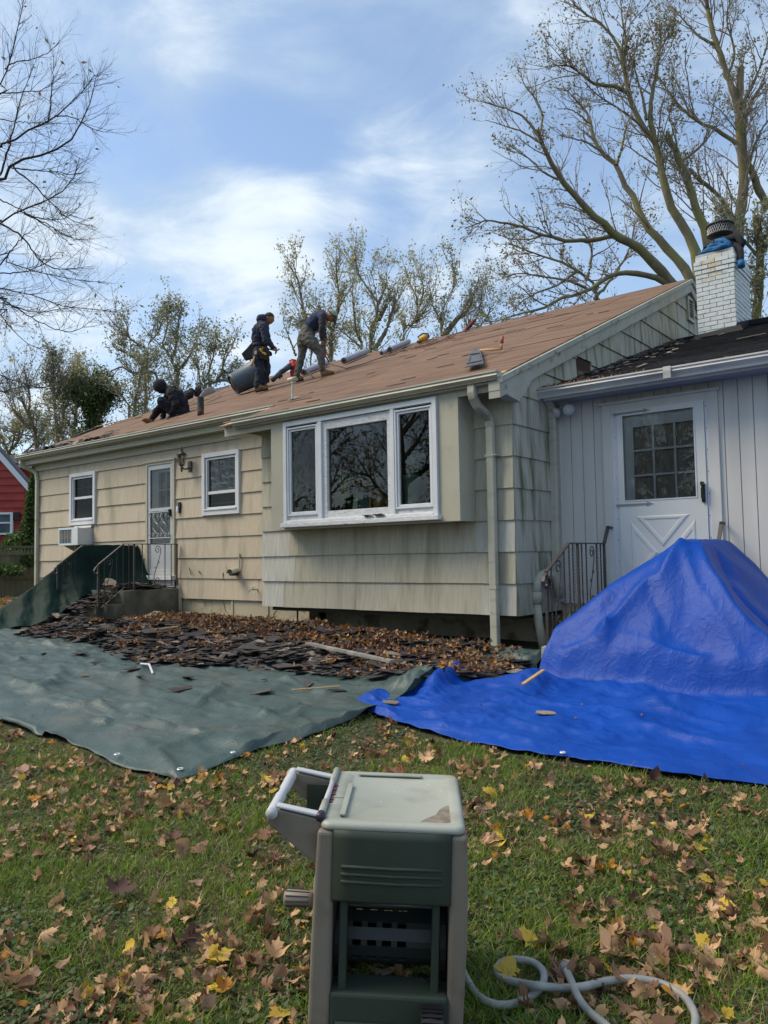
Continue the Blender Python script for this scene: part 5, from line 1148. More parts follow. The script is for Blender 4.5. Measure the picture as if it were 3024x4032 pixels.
P1, P2 = gp(1210, 2575, .1), gp(1545, 2648, .1); plank((P1[0], P1[1], P1[2] + .05), (P2[0], P2[1], P2[2] + .05), .06, .03, 'greywood', 'long grey weathered lath lying across the heap below the bay window')
P1, P2 = gp(2060, 2725, .1), gp(2140, 2688, .1); plank((P1[0], P1[1], P1[2] + .03), (P2[0], P2[1], P2[2] + .10), .035, .015, 'pine', 'short pale pine splinter where the heap meets the blue tarp')
P1, P2 = G(555, 2633, .08), G(602, 2652, .08); mb = MB(); mb.tube([(P1[0], P1[1], gtz(P1[0], P1[1]) + .02), ((P1[0] + P2[0]) / 2, (P1[1] + P2[1]) / 2 + .03, gtz(P1[0], P1[1]) + .03), (P2[0], P2[1], gtz(P2[0], P2[1]) + .015)], .012, 6); tag(mb.build('white_strip', M_['white']), 'short curved white plastic strip on the grey green tarp', 'strip')
P1, P2 = G(1148, 2708, .08), G(1338, 2703, .08); mb = MB(); mb.tube([(P1[0], P1[1], gtz(P1[0], P1[1]) + .03), (P2[0], P2[1], gtz(P2[0], P2[1]) + .04)], .007, 6); tag(mb.build('thin_rod', M_['pine']), 'thin pale stick on the grey green tarp left of the blue corner', 'stick')
# roofing scraps caught at the left roof edge, on the wing roof by the gable, and scratches on the sheathing
mb = MB()
for i in range(230):
    x = rgd.uniform(-12.9, -9.4); 
    if rgd.random() < (x + 12.9) / 5.0: continue
    y = .66 + abs(rgd.gauss(0, .16)); L = rgd.uniform(.06, .25); vs, fs = scrap_mesh(scrap_poly(L, L * .5, rgd), .005, .2, rgd)
    rot = Matrix.Rotation(math.atan(RS) + rgd.gauss(0, .25), 3, 'X') @ Matrix.Rotation(rgd.uniform(-.6, .6), 3, 'Z'); mb.cur = 0 if rgd.random() < .7 else 2
    mb.add([tuple(rot @ Vector(v) + Vector((x, y, rz(y) + .03))) for v in vs], fs)
tag(mb.build('shingle_remnants', [M_['scrapM'], M_['scrapB2'], M_['scrapC2']]), 'ragged shingle remnants along the left end of the roof edge', 'debris', kind='stuff')
mb = MB()
for i in range(380):
    y = rgd.uniform(.72, 5.3); x = .04 + abs(rgd.gauss(0, .22)) + (rgd.random() * .6 if rgd.random() < .25 else 0); L = rgd.uniform(.02, .11); vs, fs = scrap_mesh(scrap_poly(L, L * .55, rgd), .005, .3, rgd)
    rot = Matrix.Rotation(math.atan(.335) + rgd.gauss(0, .09), 3, 'X') @ Matrix.Rotation(rgd.uniform(-3, 3), 3, 'Z'); mb.cur = 0 if rgd.random() < .72 else (2 if rgd.random() < .6 else 1)
    mb.add([tuple(rot @ Vector(v) + Vector((x, y, RZW(y) + .018))) for v in vs], fs)
tag(mb.build('shingle_crumbs', [M_['scrapM'], M_['scrapB2'], M_['scrapC2']]), 'crumbs of torn shingle lying along the gable on the black wing roof', 'debris', kind='stuff')
for (px0, py0, px1, py1, w_) in ((2902, 1335, 3015, 1312, .05), (2625, 1375, 2655, 1368, .035), (2510, 1445, 2545, 1432, .04)):
    def onwr(px, py):
        d = ray(px, py); P0 = np.array([0, .62, 2.62 + .03]); return CAM + d * (((P0 - CAM) @ WNn) / (d @ WNn))
    a, b = onwr(px0, py0), onwr(px1, py1); mb = MB(); dd = b - a; L = np.linalg.norm(dd); dd /= L; mb.obox((a + b) / 2, (dd, np.cross(WNn, dd), WNn), (L / 2, w_ / 2, .004)); tag(mb.build('pale_strip', M_['scrapC']), {2902: 'long pale strip on the black wing roof at the right edge', 2625: 'pale chip on the black wing roof below the chimney', 2510: 'pale chip on the black wing roof beside the gable shingles'}[px0], 'scrap')
M_['rooftar'] = mat('stuck tar felt', (.15, .10, .082), (.10, .07, .06), .9, 14, bump=.3, bscale=60, island=.4)
mb = MB(); 
for i in range(75):
    x, y = rgd.uniform(-12.5, -.1), rgd.uniform(-.2, 6.2)
    if x < -4.3 and y < .8: continue
    L = rgd.uniform(.06, .38) * (1.4 if rgd.random() < .1 else 1); W_ = rgd.uniform(.006, .028) * (3 if rgd.random() < .10 else 1); P = [(-L / 2, -W_), (L / 2, -W_ * rgd.uniform(.2, 1)), (L / 2 * rgd.uniform(.7, 1), W_), (-L / 2 * rgd.uniform(.7, 1), W_ * rgd.uniform(.2, 1))]
    mb.add([tuple(np.array([x + a, y + b, rz(y + b)]) + RN * h) for h in (.004, .010) for a, b in P], [(3, 2, 1, 0), (4, 5, 6, 7), (0, 1, 5, 4), (1, 2, 6, 5), (2, 3, 7, 6), (3, 0, 4, 7)])
mb.build('felt_remnants', M_['rooftar'], roof)['kind'] = 'stuff'
# ================================================================== THINGS ON THE ROOF
def up_at(P, h): return np.array([P[0], P[1], P[2] + h])
# black and rusty vent pipe
P = onroof(790, 1634); t = empty('vent_pipe', P, 'short black capped vent pipe with a rusty foot at the edge of the wooden roof', 'pipe')
sc_ = 1 / 205 # metres per photo pixel there
mb = MB(); mb.lathe(P + [0, 0, -.03], [(.060, 0), (.062, .15)], 16); mb.build('pipe_foot', mat('rusty pipe', (.13, .05, .03), (.07, .035, .03), .85, 12, bump=.3), t, smooth=True)
mb = MB(); mb.lathe(P + [0, 0, .11], [(.066, 0), (.063, .01), (.060, .22), (.061, .225), (.045, .225), (.045, .16)], 16, cap=False); mb.build('pipe_sleeve', mat('black rubber sleeve', (.022, .024, .024), (.035, .037, .036), .6, 10), t, smooth=True)
# white T vent at the bump gutter's end
P = onroof(1152, 1575); t = empty('tee_vent', P, 'cream plastic tee vent standing at the end of the left gutter', 'pipe')
M_['cream'] = mat('cream pvc', (.55, .51, .42), (.46, .42, .34), .5, 10)
mb = MB(); mb.tube([P + [0, 0, -.03], P + [0, 0, .28]], .020, 12); mb.lathe(P + [0, 0, .26], [(.027, 0), (.027, .05)], 12); mb.build('stem', M_['cream'], t)
A = np.array([.93, .25, 0.10]); A /= np.linalg.norm(A); c = P + [0, 0, .33]; mb = MB(); mb.lathe(c - A * .075, [(.037, 0), (.037, .15), (.030, .15), (.030, .10)], 14, axis=A); mb.build('tee', M_['cream'], t, smooth=True)
mb = MB(); mb.prism([P + [-.06, -.05, .0], P + [.09, -.03, .02], P + [.14, .05, .05], P + [.0, .07, .06], P + [-.05, .02, .03]], (0, 0, .006)); mb.build('flashing', mat('pale flashing', (.42, .43, .42), rough=.5), t)

# grey rubbish bin lying on its side behind the standing worker
bd = 16.6
P0, P1 = at(912, 1524, bd - .25), at(1030, 1462, bd + .1)
P0 = onroof(905, 1569) + np.array([0, 0, 0]); 
ax_b = at(1045, 1449, 17.0) - at(918, 1514, 16.75); Lb = np.linalg.norm(ax_b); ax_b /= Lb; c0 = at(918, 1514, 16.75)
M_['bin'] = mat('grey blue bin plastic', (.075, .10, .125), (.095, .125, .15), .45, 5); M_['bin2'] = mat('bin base', (.03, .038, .045), rough=.6)
t = empty('rubbish_bin', c0 - np.array([0, 0, .28]), 'grey round rubbish bin lying on its side on the wooden roof', 'bin')
mb = MB(); mb.lathe(c0, [(.215, -.01), (.235, .0), (.24, .03), (.235, .05), (.285, .66), (.30, .68), (.315, .69), (.315, .73), (.29, .735), (.275, .70), (.23, .06)], 36, axis=ax_b, cap=False); mb.build('bin_body', M_['bin'], t, smooth=True)
mb = MB(); mb.lathe(c0, [(.235, .0), (.20, -.012), (.185, .02), (.15, .02), (.14, .0), (.0, .0)], 36, axis=ax_b, cap=False); mb.build('bin_base', M_['bin2'], t, smooth=True)
ub = np.cross(ax_b, (0, 0, 1)); ub /= np.linalg.norm(ub); vb = np.cross(ub, ax_b)
for ang in (-.5, 2.3):
    dr = ub * math.cos(ang) + vb * math.sin(ang); mb = MB(); mb.obox(c0 + ax_b * .36 + dr * .262, (ax_b, dr, np.cross(ax_b, dr)), (.31, .008, .016)); mb.build('rib', M_['bin'], t)
    mb = MB(); mb.tube([c0 + ax_b * .60 + dr * .28 + np.cross(ax_b, dr) * .07, c0 + ax_b * .62 + dr * .36, c0 + ax_b * .60 + dr * .28 - np.cross(ax_b, dr) * .07], .014, 6); mb.build('handle', M_['bin'], t)

# dark rags, bucket and grey sheet near the ridge, left of the bin
M_['rag'] = mat('black cloth', (.012, .012, .014), (.022, .022, .026), .9, 12, bump=.5, bscale=20)
def lump(name, c, r, lab, cat, m, sx=(1, 1, 1), seed=0, amp=.35, n=20, k=14, parent=None):
    mb = MB(); mb.sphere((0, 0, 0), 1.0, n, k); V_ = []
    for v in mb.v:
        q = Vector(v); d = 1 + amp * vn(q.x * 1.6 + seed, q.y * 1.6, q.z * 1.6, 4) + .12 * vn(q.x * 5 + seed, q.y * 5, q.z * 5, 2); V_.append((c[0] + q.x * d * r * sx[0], c[1] + q.y * d * r * sx[1], c[2] + q.z * d * r * sx[2]))
    mb.v = V_; o = mb.build(name, m, parent, smooth=True)
    if lab: tag(o, lab, cat)
    return o
def onr_at(px, py, dd=0): return onroof(px, py)
c = at(742, 1555, 18.2); lump('black_jacket', c, .13, 'crumpled black jacket on the ridge behind the crouching worker', 'jacket', M_['rag'], (1.3, .8, .75), 3)
mb = MB(); a, b, c2 = at(722, 1562, 18.3), at(755, 1534, 18.3), at(775, 1548, 18.3); mb.tube([at(735, 1548, 18.2), b, at(765, 1541, 18.3), c2], [.05, .05, .04, .03], 8); tag(mb.build('black_sleeve', M_['rag'], smooth=True), 'black sleeve arching off the jacket on the ridge', 'sleeve')
c = at(780, 1552, 18.5); t = empty('dark_bucket', c, 'small dark bucket with rags beside the black jacket on the ridge', 'bucket')
mb = MB(); mb.lathe(c - [0, 0, .06], [(.09, 0), (.12, .11), (.125, .12), (.11, .12), (.08, .02)], 16, axis=(.1, 0, 1)); mb.build('bucket_body', M_['bin2'], t, smooth=True)
lump('rag', c + np.array([0, 0, .12]), .085, None, None, mat('brown rag', (.09, .065, .05), (.05, .04, .035), .9, 9), (.9, .9, 1.1), 8, parent=t)
pts = [at(783, 1566, 17.2), at(800, 1553, 17.4), at(815, 1540, 17.7), at(838, 1537, 17.9), at(848, 1542, 18.1)]
mb = MB(); vs = []
for i, p in enumerate(pts):
    w_ = [.03, .09, .11, .09, .02][i]; vs += [p + [0, 0, w_], p + [0.02, .03, w_ * .3], p + [0, 0, -w_]]
mb.add(vs, [(3 * i + j, 3 * i + j + 1, 3 * i + j + 4, 3 * i + j + 3) for i in range(4) for j in (0, 1)]); o = mb.build('grey_sheet', mat('grey plastic sheet', (.38, .37, .34), (.27, .26, .24), .6, 9), smooth=True); o.modifiers.new('s', 'SOLIDIFY').thickness = .02; o.modifiers.new('ss', 'SUBSURF').render_levels = 2; tag(o, 'crumpled pale grey sheet lying right of the dark bucket on the roof', 'sheet')
a, b = at(852, 1541, 18.2), at(905, 1523, 18.0)
# long laths lying on the sheathing at the left
def onroof_strip(p, q, w_, th, m, lab, cat, name):
    a, b = onroof(*p), onroof(*q); d = b - a; L = np.linalg.norm(d); d /= L; s = np.cross(RN, d); mb = MB(); mb.obox((a + b) / 2 + RN * (.028 + th / 2), (d, s, RN), (L / 2, w_ / 2, th / 2)); return tag(mb.build(name, M_[m]), lab, cat)
onroof_strip((378, 1687), (560, 1643), .09, .02, 'plynew', 'long pale board lying on the left part of the roof', 'board', 'pale_board')
onroof_strip((285, 1725), (372, 1692), .10, .02, 'scrapB', 'dark strip of roofing felt at the left end of the roof', 'felt', 'felt_strip')
onroof_strip((850, 1541), (905, 1524), .06, .03, 'greywood', 'grey lath along the ridge left of the bin', 'board', 'grey_lath')

# rolls of grey underlayment
M_['roll'] = mat('grey underlayment roll', (.34, .345, .40), (.30, .305, .36), .55, 4, bump=.15, bscale=12); M_['rollend'] = mat('roll end', (.16, .15, .15), (.09, .085, .085), .8, 60)
def rollw(a, L, r_, lab, yaw=0.0, m='roll'):
    # a: photo point of the near (left) end's contact; the roll lies along X, turned by yaw within the roof plane
    A0 = onroof(*a); ex = np.array([1.0, 0, 0]); ey = np.cross(RN, ex); d = ex * math.cos(yaw) + ey * math.sin(yaw)
    A0 = A0 + RN * (r_ + .018); t = empty('underlayment_roll', A0 - RN * r_, lab, 'roll', 'grey underlayment rolls near the ridge')
    mb = MB(); mb.lathe(A0, [(r_ * .98, 0), (r_, .004), (r_, L - .004), (r_ * .98, L)], 24, axis=d, cap=False); mb.build('wrapped_sheet', M_[m], t, smooth=True)
    for q, s in ((A0, -1), (A0 + d * L, 1)):
        mb = MB(); mb.lathe(q, [(r_ * .98, 0), (r_ * .42, s * .003), (r_ * .38, -s * .05), (.0, -s * .05)], 20, axis=d, cap=False); mb.build('roll_end', M_['rollend'], t)
    return t
rollw((1200, 1482), 1.30, .072, 'pale grey roll lying behind the boots of the bending worker', 1.86)
rollw((1358, 1436), 1.30, .072, 'pale grey roll in the middle of the row along the ridge', 1.83)
rollw((1505, 1402), .50, .045, 'short thin dark grey roll left of the yellow tool', 1.80)
rollw((1538, 1391), 1.15, .062, 'blue grey roll whose right end touches the yellow tool', 1.80)

# yellow tool with its orange hose and the black cord
c = onroof(1672, 1350) + RN * .09
t = empty('yellow_tool', c - RN * .08, 'yellow and black power tool at the end of the blue grey roll', 'tool')
mb = MB(); mb.lathe(c - np.array([.10, 0, 0]), [(.055, 0), (.07, .02), (.075, .12), (.06, .19), (.03, .21)], 14, axis=(1, .1, .15)); mb.build('tool_body', mat('yellow tool plastic', (.55, .32, .03), (.42, .24, .03), .5, 9), t, smooth=True)
mb = MB(); mb.tube([c + [-.12, 0, .02], c + [-.15, 0, .07], c + [-.02, 0, .12], c + [.12, 0, .09], c + [.15, 0, .0]], .018, 7); mb.box(c[0] - .16, c[0] - .08, c[1] - .04, c[1] + .04, c[2] - .07, c[2] - .02); mb.build('tool_grip', M_['blacko'], t)
M_['hose_o'] = mat('faded orange air hose', (.20, .09, .06), (.15, .07, .05), .6, 9)
pth = [(1672, 1372), (1640, 1370), (1632, 1376), (1660, 1371), (1700, 1356), (1722, 1342), (1700, 1342), (1672, 1356), (1650, 1366), (1690, 1366), (1740, 1348), (1770, 1334), (1790, 1330), (1782, 1338), (1752, 1341), (1760, 1333), (1800, 1318), (1830, 1310), (1850, 1306)]
mb = MB(); mb.tube(np.array([onroof(*q) + RN * .035 for q in pth]), .011, 6); tag(mb.build('air_hose', M_['hose_o'], smooth=True), 'faded orange air hose looped along the ridge right of the yellow tool', 'hose')
pth = [(1295, 1432), (1310, 1440), (1340, 1447), (1368, 1456), (1395, 1448), (1440, 1436), (1480, 1421), (1510, 1411), (1550, 1403), (1580, 1388), (1592, 1383), (1600, 1378), (1598, 1386), (1588, 1388), (1584, 1380), (1600, 1374), (1625, 1376), (1640, 1375)]
mb = MB(); mb.tube(np.array([onroof(*q) + RN * .03 for q in pth]), .008, 5); tag(mb.build('power_cable', M_['blacko'], smooth=True), 'black power cord snaking over the wooden roof from the bending worker', 'cord')
# pruned branch tip / red cloth at the ridge on the right
c = onroof(1842, 1305) + np.array([0, .0, .06]); mb = MB(); mb.tube([c + [-.08, 0, -.04], c + [.05, 0, .04], c + [.16, 0, .13], c + [.22, 0, .17]], [.03, .045, .04, .02], 7); tag(mb.build('red_strap', mat('dark red strap', (.20, .035, .035), (.10, .03, .03), .8, 9), smooth=True), 'dark red strap hooked over the ridge at the right', 'strap')

# shovel: notched roofing shovel lying on the lower right of the roof
t = empty('roofing_shovel', onroof(1880, 1450), 'notched grey roofing shovel with a bent wooden handle at the lower right of the roof', 'shovel')
M_['shv'] = mat('worn grey shovel steel', (.12, .115, .125), (.075, .072, .08), .5, 16, metal=.3, bump=.3, bscale=60)
bl = [onroof(*q) + RN * .06 for q in ((1837, 1462), (1909, 1448), (1893, 1390), (1862, 1394))]
def bil(u_, v_): return (bl[0] * (1 - u_) + bl[1] * u_) * (1 - v_) + (bl[3] * (1 - u_) + bl[2] * u_) * v_
mb = MB()
def cell(u0, u1, v0, v1, th=.008, up_=0.0): mb.prism([bil(u0, v0) + RN * up_, bil(u1, v0) + RN * up_, bil(u1, v1) + RN * up_, bil(u0, v1) + RN * up_], RN * th)
cell(0, 1, 0, .62); cell(0, .36, .62, .97); cell(.64, 1, .62, .97); cell(.0, 1, .97, 1.03)
for i in range(9): u0 = i / 9; cell(u0 + .01, u0 + .085, -.07, 0)
cell(.06, .94, .08, .12, .014, .008); cell(.1, .16, .1, .5, .012, .008); cell(.84, .9, .1, .5, .012, .008); cell(.1, .9, .58, .64, .02, .008)
mb.build('blade', M_['shv'], t)
h1, h2, h3 = onroof(1896, 1398) + RN * .07, onroof(1975, 1390) + RN * .10, onroof(1990, 1372) + RN * .28
h2 = onroof(1978, 1391) + RN * .06; h3 = h2 + np.array([.02, .0, .17])
mb = MB(); mb.tube([h1, h2], .015, 8); mb.tube([h2, h2 * .5 + h3 * .5], .017, 8); mb.build('wooden_handle', M_['pine'], t, smooth=True)
mb = MB(); mb.tube([h2 * .55 + h3 * .45, h3], .024, 10); mb.build('red_grip', mat('faded red grip', (.36, .11, .10), rough=.6), t, smooth=True)

# leaf blower: grey tube and red body, left of the bending worker
dbl = 17.2
t = empty('leaf_blower', at(1165, 1490, dbl), 'red leaf blower with a long dark tube standing on the roof', 'leaf blower')
a, b, c = at(1073, 1497, 16.6), at(1105, 1466, 16.8), at(1147, 1438, 17.0)
mb = MB(); mb.tube([a, b], .052, 16); mb.tube([b, c], [.058, .066], 16); mb.build('blower_tube', mat('dark grey tube', (.05, .06, .075), rough=.45), t, smooth=True)
mb = MB(); mb.tube([at(1098, 1486, 16.75), at(1110, 1478, 16.8)], .035, 8); mb.build('nozzle_clip', M_['blacko'], t)
M_['redp'] = mat('red orange plastic', (.55, .055, .025), (.42, .04, .02), .4, 9)
mb = MB(); c = at(1158, 1446, 17.05)
mb.lathe(c - [0, .06, 0], [(.04, -.02), (.12, 0), (.135, .05), (.12, .12), (.05, .14)], 18, axis=(.3, 1, 0)); mb.obox(at(1152, 1438, 17), ((1, .2, .4), (0, 1, 0), (-.4, 0, 1)), (.09, .07, .07)); mb.obox(at(1160, 1468, 17.05), ((1, 0, .1), (0, 1, 0), (0, 0, 1)), (.07, .08, .08)); mb.build('blower_body', M_['redp'], t, smooth=False, bevel=.015)
mb = MB(); mb.tube([at(1143, 1430, 17.0), at(1141, 1420, 17), at(1150, 1416, 17.0), at(1163, 1418, 17.0), at(1168, 1430, 17.0)], .02, 8); mb.build('blower_handle', M_['redp'], t, smooth=True)
mb = MB(); mb.tube([at(1143, 1462, 17), at(1148, 1478, 17.0), at(1165, 1484, 17.1)], .012, 6); mb.build('wire_foot', M_['blacko'], t)

# jacket stuffed round the flue
M_['bluecloth'] = mat('bright blue lining', (.008, .12, .30), (.006, .085, .22), .7, 9, bump=.3, bscale=25)
t = empty('jacket', cc + np.array([0, -.05, .02]), 'black jacket with bright blue lining stuffed round the chimney flue', 'jacket')
def clothlump(name, c, r, m, sx, seed): lump(name, c, r, None, None, m, sx, seed, .45, 26, 18, t)
clothlump('jacket_body', cc + np.array([.02, -.10, .14]), .26, M_['rag'], (1.05, .95, .50), 2)
clothlump('blue_lining', cc + np.array([.03, -.29, .07]), .20, M_['bluecloth'], (1.15, .75, .50), 5)
mb = MB(); mb.tube([cc + [.0, -.33, .20], cc + [.14, -.36, .17], cc + [.22, -.36, .08], cc + [.15, -.38, -.0]], [.02, .028, .03, .02], 8, flat=1.5); mb.build('lining_edge', M_['bluecloth'], t, smooth=True)
mb = MB(); mb.tube([cc + [.10, -.15, .22], cc + [.30, -.20, .24], cc + [.40, -.25, .08], cc + [.36, -.22, .02]], [.07, .07, .05, .03], 9); mb.tube([cc + [.26, -.20, .10], cc + [.36, -.30, -.04], cc + [.375, -.36, -.20], cc + [.38, -.38, -.26]], [.055, .055, .05, .05], 9); mb.build('sleeve', M_['rag'], t, smooth=True)
mb = MB(); mb.tube([cc + [.378, -.375, -.24], cc + [.39, -.40, -.34]], [.056, .058], 9); mb.build('sleeve_cuff', M_['bluecloth'], t, smooth=True)

# ================================================================== WORKERS
def skin_mesh(name, joints, edges, radii, root, m, parent, levels=2, noise_amp=0.0, nscale=14, seed=0.0):
    """limbs as tapered volumes fused into one continuous surface"""
    mb = MB(); J_ = {n: np.array(v, float) for n, v in joints.items()}; rad = lambda n: radii[n] if not isinstance(radii[n], tuple) else radii[n][0]
    torso = ('pelvis', 'waist', 'belly', 'chest', 'upper')
    for n in J_: mb.sphere(J_[n], rad(n), 14, 10)
    for a, b in edges:
        P = [J_[a] * (1 - t) + J_[b] * t for t in (0, .25, .5, .75, 1)]; r = [rad(a) * (1 - t) + rad(b) * t for t in (0, .25, .5, .75, 1)]
        if a not in torso or b not in torso: r[1] *= 1.06; r[2] *= 1.03
        mb.tube(P, r, 14)
    o = mb.build(name, m); md = o.modifiers.new('remesh', 'REMESH'); md.mode = 'VOXEL'; md.voxel_size = .014; sm = o.modifiers.new('smooth', 'SMOOTH'); sm.factor = .5; sm.iterations = 5
    dg = bpy.context.evaluated_depsgraph_get(); nm = bpy.data.meshes.new_from_object(o.evaluated_get(dg)); bpy.data.objects.remove(o); nm.name = name; nm.materials.clear(); nm.materials.append(m)
    if noise_amp:
        nn = [v.normal.copy() for v in nm.vertices]
        for v, n_ in zip(nm.vertices, nn): q = v.co; v.co = q + n_ * noise_amp * vn(q.x * nscale + seed, q.y * nscale, q.z * nscale * 1.3, 3)
    nm.polygons.foreach_set('use_smooth', [True] * len(nm.polygons)); nm.update()
    o = bpy.data.objects.new(name, nm); col.objects.link(o); put(o, parent); return o
M_['skin'] = mat('brown skin', (.30, .150, .092), (.25, .12, .075), .55, 20, spec=.3)
M_['jeans'] = mat('dark blue jeans', (.016, .022, .036), (.028, .036, .055), .85, 12, bump=.4, bscale=40)
M_['greyjeans'] = mat('grey worn jeans', (.085, .082, .072), (.13, .125, .11), .85, 9, bump=.5, bscale=30, c3=(.05, .048, .045), s3=7)
M_['hoodie'] = mat('navy hoodie', (.024, .028, .050), (.034, .040, .068), .9, 10, bump=.4, bscale=26)
M_['shirt'] = mat('navy shirt', (.014, .024, .062), (.020, .032, .08), .85, 10, bump=.3, bscale=26)
M_['under'] = mat('charcoal sleeve', (.030, .028, .034), (.04, .036, .042), .9, 12, bump=.3)
M_['blackc'] = mat('black clothes', (.009, .009, .013), (.016, .016, .022), .9, 10, bump=.5, bscale=24)
M_['boot'] = mat('tan work boot', (.24, .13, .05), (.17, .09, .035), .75, 16, bump=.3); M_['boot2'] = mat('brown work boot', (.17, .085, .035), (.11, .055, .025), .75, 16, bump=.3)
M_['sole'] = mat('boot sole', (.07, .045, .03), rough=.8); M_['hair'] = mat('short dark hair', (.022, .017, .015), (.035, .028, .025), .8, 60, bump=.6, bscale=90)
M_['leather'] = mat('dark tool pouch', (.020, .017, .020), (.03, .026, .028), .75, 14, bump=.3); M_['capg'] = mat('sage green cap', (.24, .32, .24), (.19, .26, .19), .8, 12)
M_['glove'] = mat('blue work glove', (.05, .09, .19), (.09, .11, .14), .8, 16)
def J(scale, ox, oy, base, d):          # crop-space pose -> world; d: {name:(x,y,depth offset)}
    return {n: at(ox + v[0] * scale, oy + v[1] * scale, base + v[2]) for n, v in d.items()}
def boot(parent, heel, toe, up, m, name='boot', s=1.0):
    heel, toe, up = map(lambda v: np.array(v, float), (heel, toe, up)); f = toe - heel; L = np.linalg.norm(f); f /= L; up = up - f * (up @ f); up /= np.linalg.norm(up); sd_ = np.cross(f, up)
    prof = [(0.0, .040, .02, .16), (.06, .044, .0, .175), (.12, .046, .0, .165), (.17, .044, .0, .115), (.23, .050, .0, .085), (.28, .046, .0, .07), (.31, .022, .01, .045)]
    k_ = L / .30; vs = []; n = 10
    for (d_, w_, lo, hi) in prof:
        for q in range(n):
            a = 2 * math.pi * q / n; vs.append(heel + f * (d_ * k_) + sd_ * w_ * math.cos(a) * s + up * ((lo + hi) / 2 + (hi - lo) / 2 * math.sin(a)) * s)
    K = len(prof); fs = [(k * n + i, k * n + (i + 1) % n, (k + 1) * n + (i + 1) % n, (k + 1) * n + i) for k in range(K - 1) for i in range(n)] + [tuple(range(n)), tuple(range((K - 1) * n, K * n))[::-1]]
    mb = MB(); mb.add(vs, fs); o = mb.build(name, m, parent, smooth=True); ss = o.modifiers.new('s', 'SUBSURF'); ss.render_levels = 2
    mb = MB(); mb.obox(heel + f * L * .5 + up * .0, (f, sd_, up), (L * .52, .048 * s, .012)); mb.build('boot_sole', M_['sole'], o, bevel=.01)
    return o
def hand(parent, wrist, tip, up, m, curl=.5, s=1.0, name='hand'):
    """palm plus five separate bent fingers"""
    wrist, tip, up = map(lambda v: np.array(v, float), (wrist, tip, up)); f = tip - wrist; f /= np.linalg.norm(f); up = up - f * (up @ f); up /= np.linalg.norm(up); sd_ = np.cross(f, up)
    mb = MB(); mb.sphere(wrist + f * .045 * s, 1.0, 12, 8); b = np.array(mb.v) - (wrist + f * .045 * s)
    mb.v = [tuple(wrist + f * .045 * s + f * (q[0] * .052 * s) + sd_ * (q[1] * .042 * s) + up * (q[2] * .018 * s)) for q in b]
    for i, (o_, L) in enumerate(((-.030, .068), (-.010, .078), (.010, .073), (.029, .058))):
        p = wrist + f * .08 * s + sd_ * o_ * s; pts = [p]; d = f.copy(); c_ = curl
        for k in range(3): d = d * math.cos(c_) - up * math.sin(c_); d /= np.linalg.norm(d); p = p + d * L / 3 * s; pts.append(p)
        mb.tube(pts, [.0095 * s, .009 * s, .008 * s, .0065 * s], 6)
    p = wrist + f * .02 * s - sd_ * .035 * s; mb.tube([p, p + (f * .5 - sd_ * .7 - up * .3) * .035 * s, p + (f * .9 - sd_ * .6 - up * .7) * .055 * s], [.012 * s, .010 * s, .008 * s], 6)
    return mb.build(name, m, parent, smooth=True)
def head(parent, c, fwd, up, m, r=.105):
    """head with brow, nose, chin and ears as one mesh"""
    fwd, up = np.array(fwd, float), np.array(up, float); fwd /= np.linalg.norm(fwd); up = up - fwd * (up @ fwd); up /= np.linalg.norm(up); sd_ = np.cross(fwd, up); c = np.array(c, float)
    mb = MB(); mb.sphere((0, 0, 0), 1.0, 22, 16); V_ = []
    for v in mb.v:
        a, b, u_ = v   # a: forward, b: side, u: up
        A_, B_, U_ = a * .98, b * .76, u_ * 1.12
        if u_ < 0: A_ *= 1 - .10 * (-u_); B_ *= 1 - .28 * (-u_); 
        if u_ < -.25 and a > 0: A_ += .08 * a
        if a > .55 and abs(b) < .35: A_ += .20 * math.exp(-((u_ + .12) / .16) ** 2) * math.exp(-(b / .14) ** 2)      # nose
        if a > .4: A_ -= .07 * math.exp(-((u_ - .10) / .10) ** 2) * math.exp(-((abs(b) - .32) / .15) ** 2); A_ += .05 * math.exp(-((u_ - .30) / .10) ** 2)   # eye sockets, brow
        if a > .5: A_ += .045 * math.exp(-((u_ + .45) / .07) ** 2) * math.exp(-(b / .25) ** 2) - .03 * math.exp(-((u_ + .50) / .03) ** 2) * math.exp(-(b / .25) ** 2)   # lips
        V_.append(tuple(c + fwd * A_ * r + sd_ * B_ * r + up * U_ * r))
    mb.v = V_
    o = mb.build('head', m, parent, smooth=True)
    e = MB()
    for s in (-1, 1):
        q = c + sd_ * s * .80 * r - fwd * .05 * r; e.sphere((0, 0, 0), 1, 10, 6); 
    e = MB()
    for s in (-1, 1):
        q = c + sd_ * s * .78 * r - fwd * .02 * r; st = len(e.v); e.sphere((0, 0, 0), 1, 10, 6); e.v[st:] = [tuple(q + fwd * w_[0] * .17 * r + sd_ * w_[1] * .07 * r + up * w_[2] * .28 * r) for w_ in e.v[st:]]
    e.build('ear', m, o, smooth=True)
    e = MB()
    for s in (-1, 1): q = c + sd_ * s * .30 * r + fwd * .86 * r + up * .10 * r; e.sphere(q, .10 * r, 8, 6)
    e.build('eye', mat('eye', (.05, .04, .035), rough=.2) if 'eye' not in M_ else M_['eye'], o, smooth=True)
    return o, fwd, up, sd_
M_['eye'] = mat('eye', (.05, .04, .035), rough=.2)
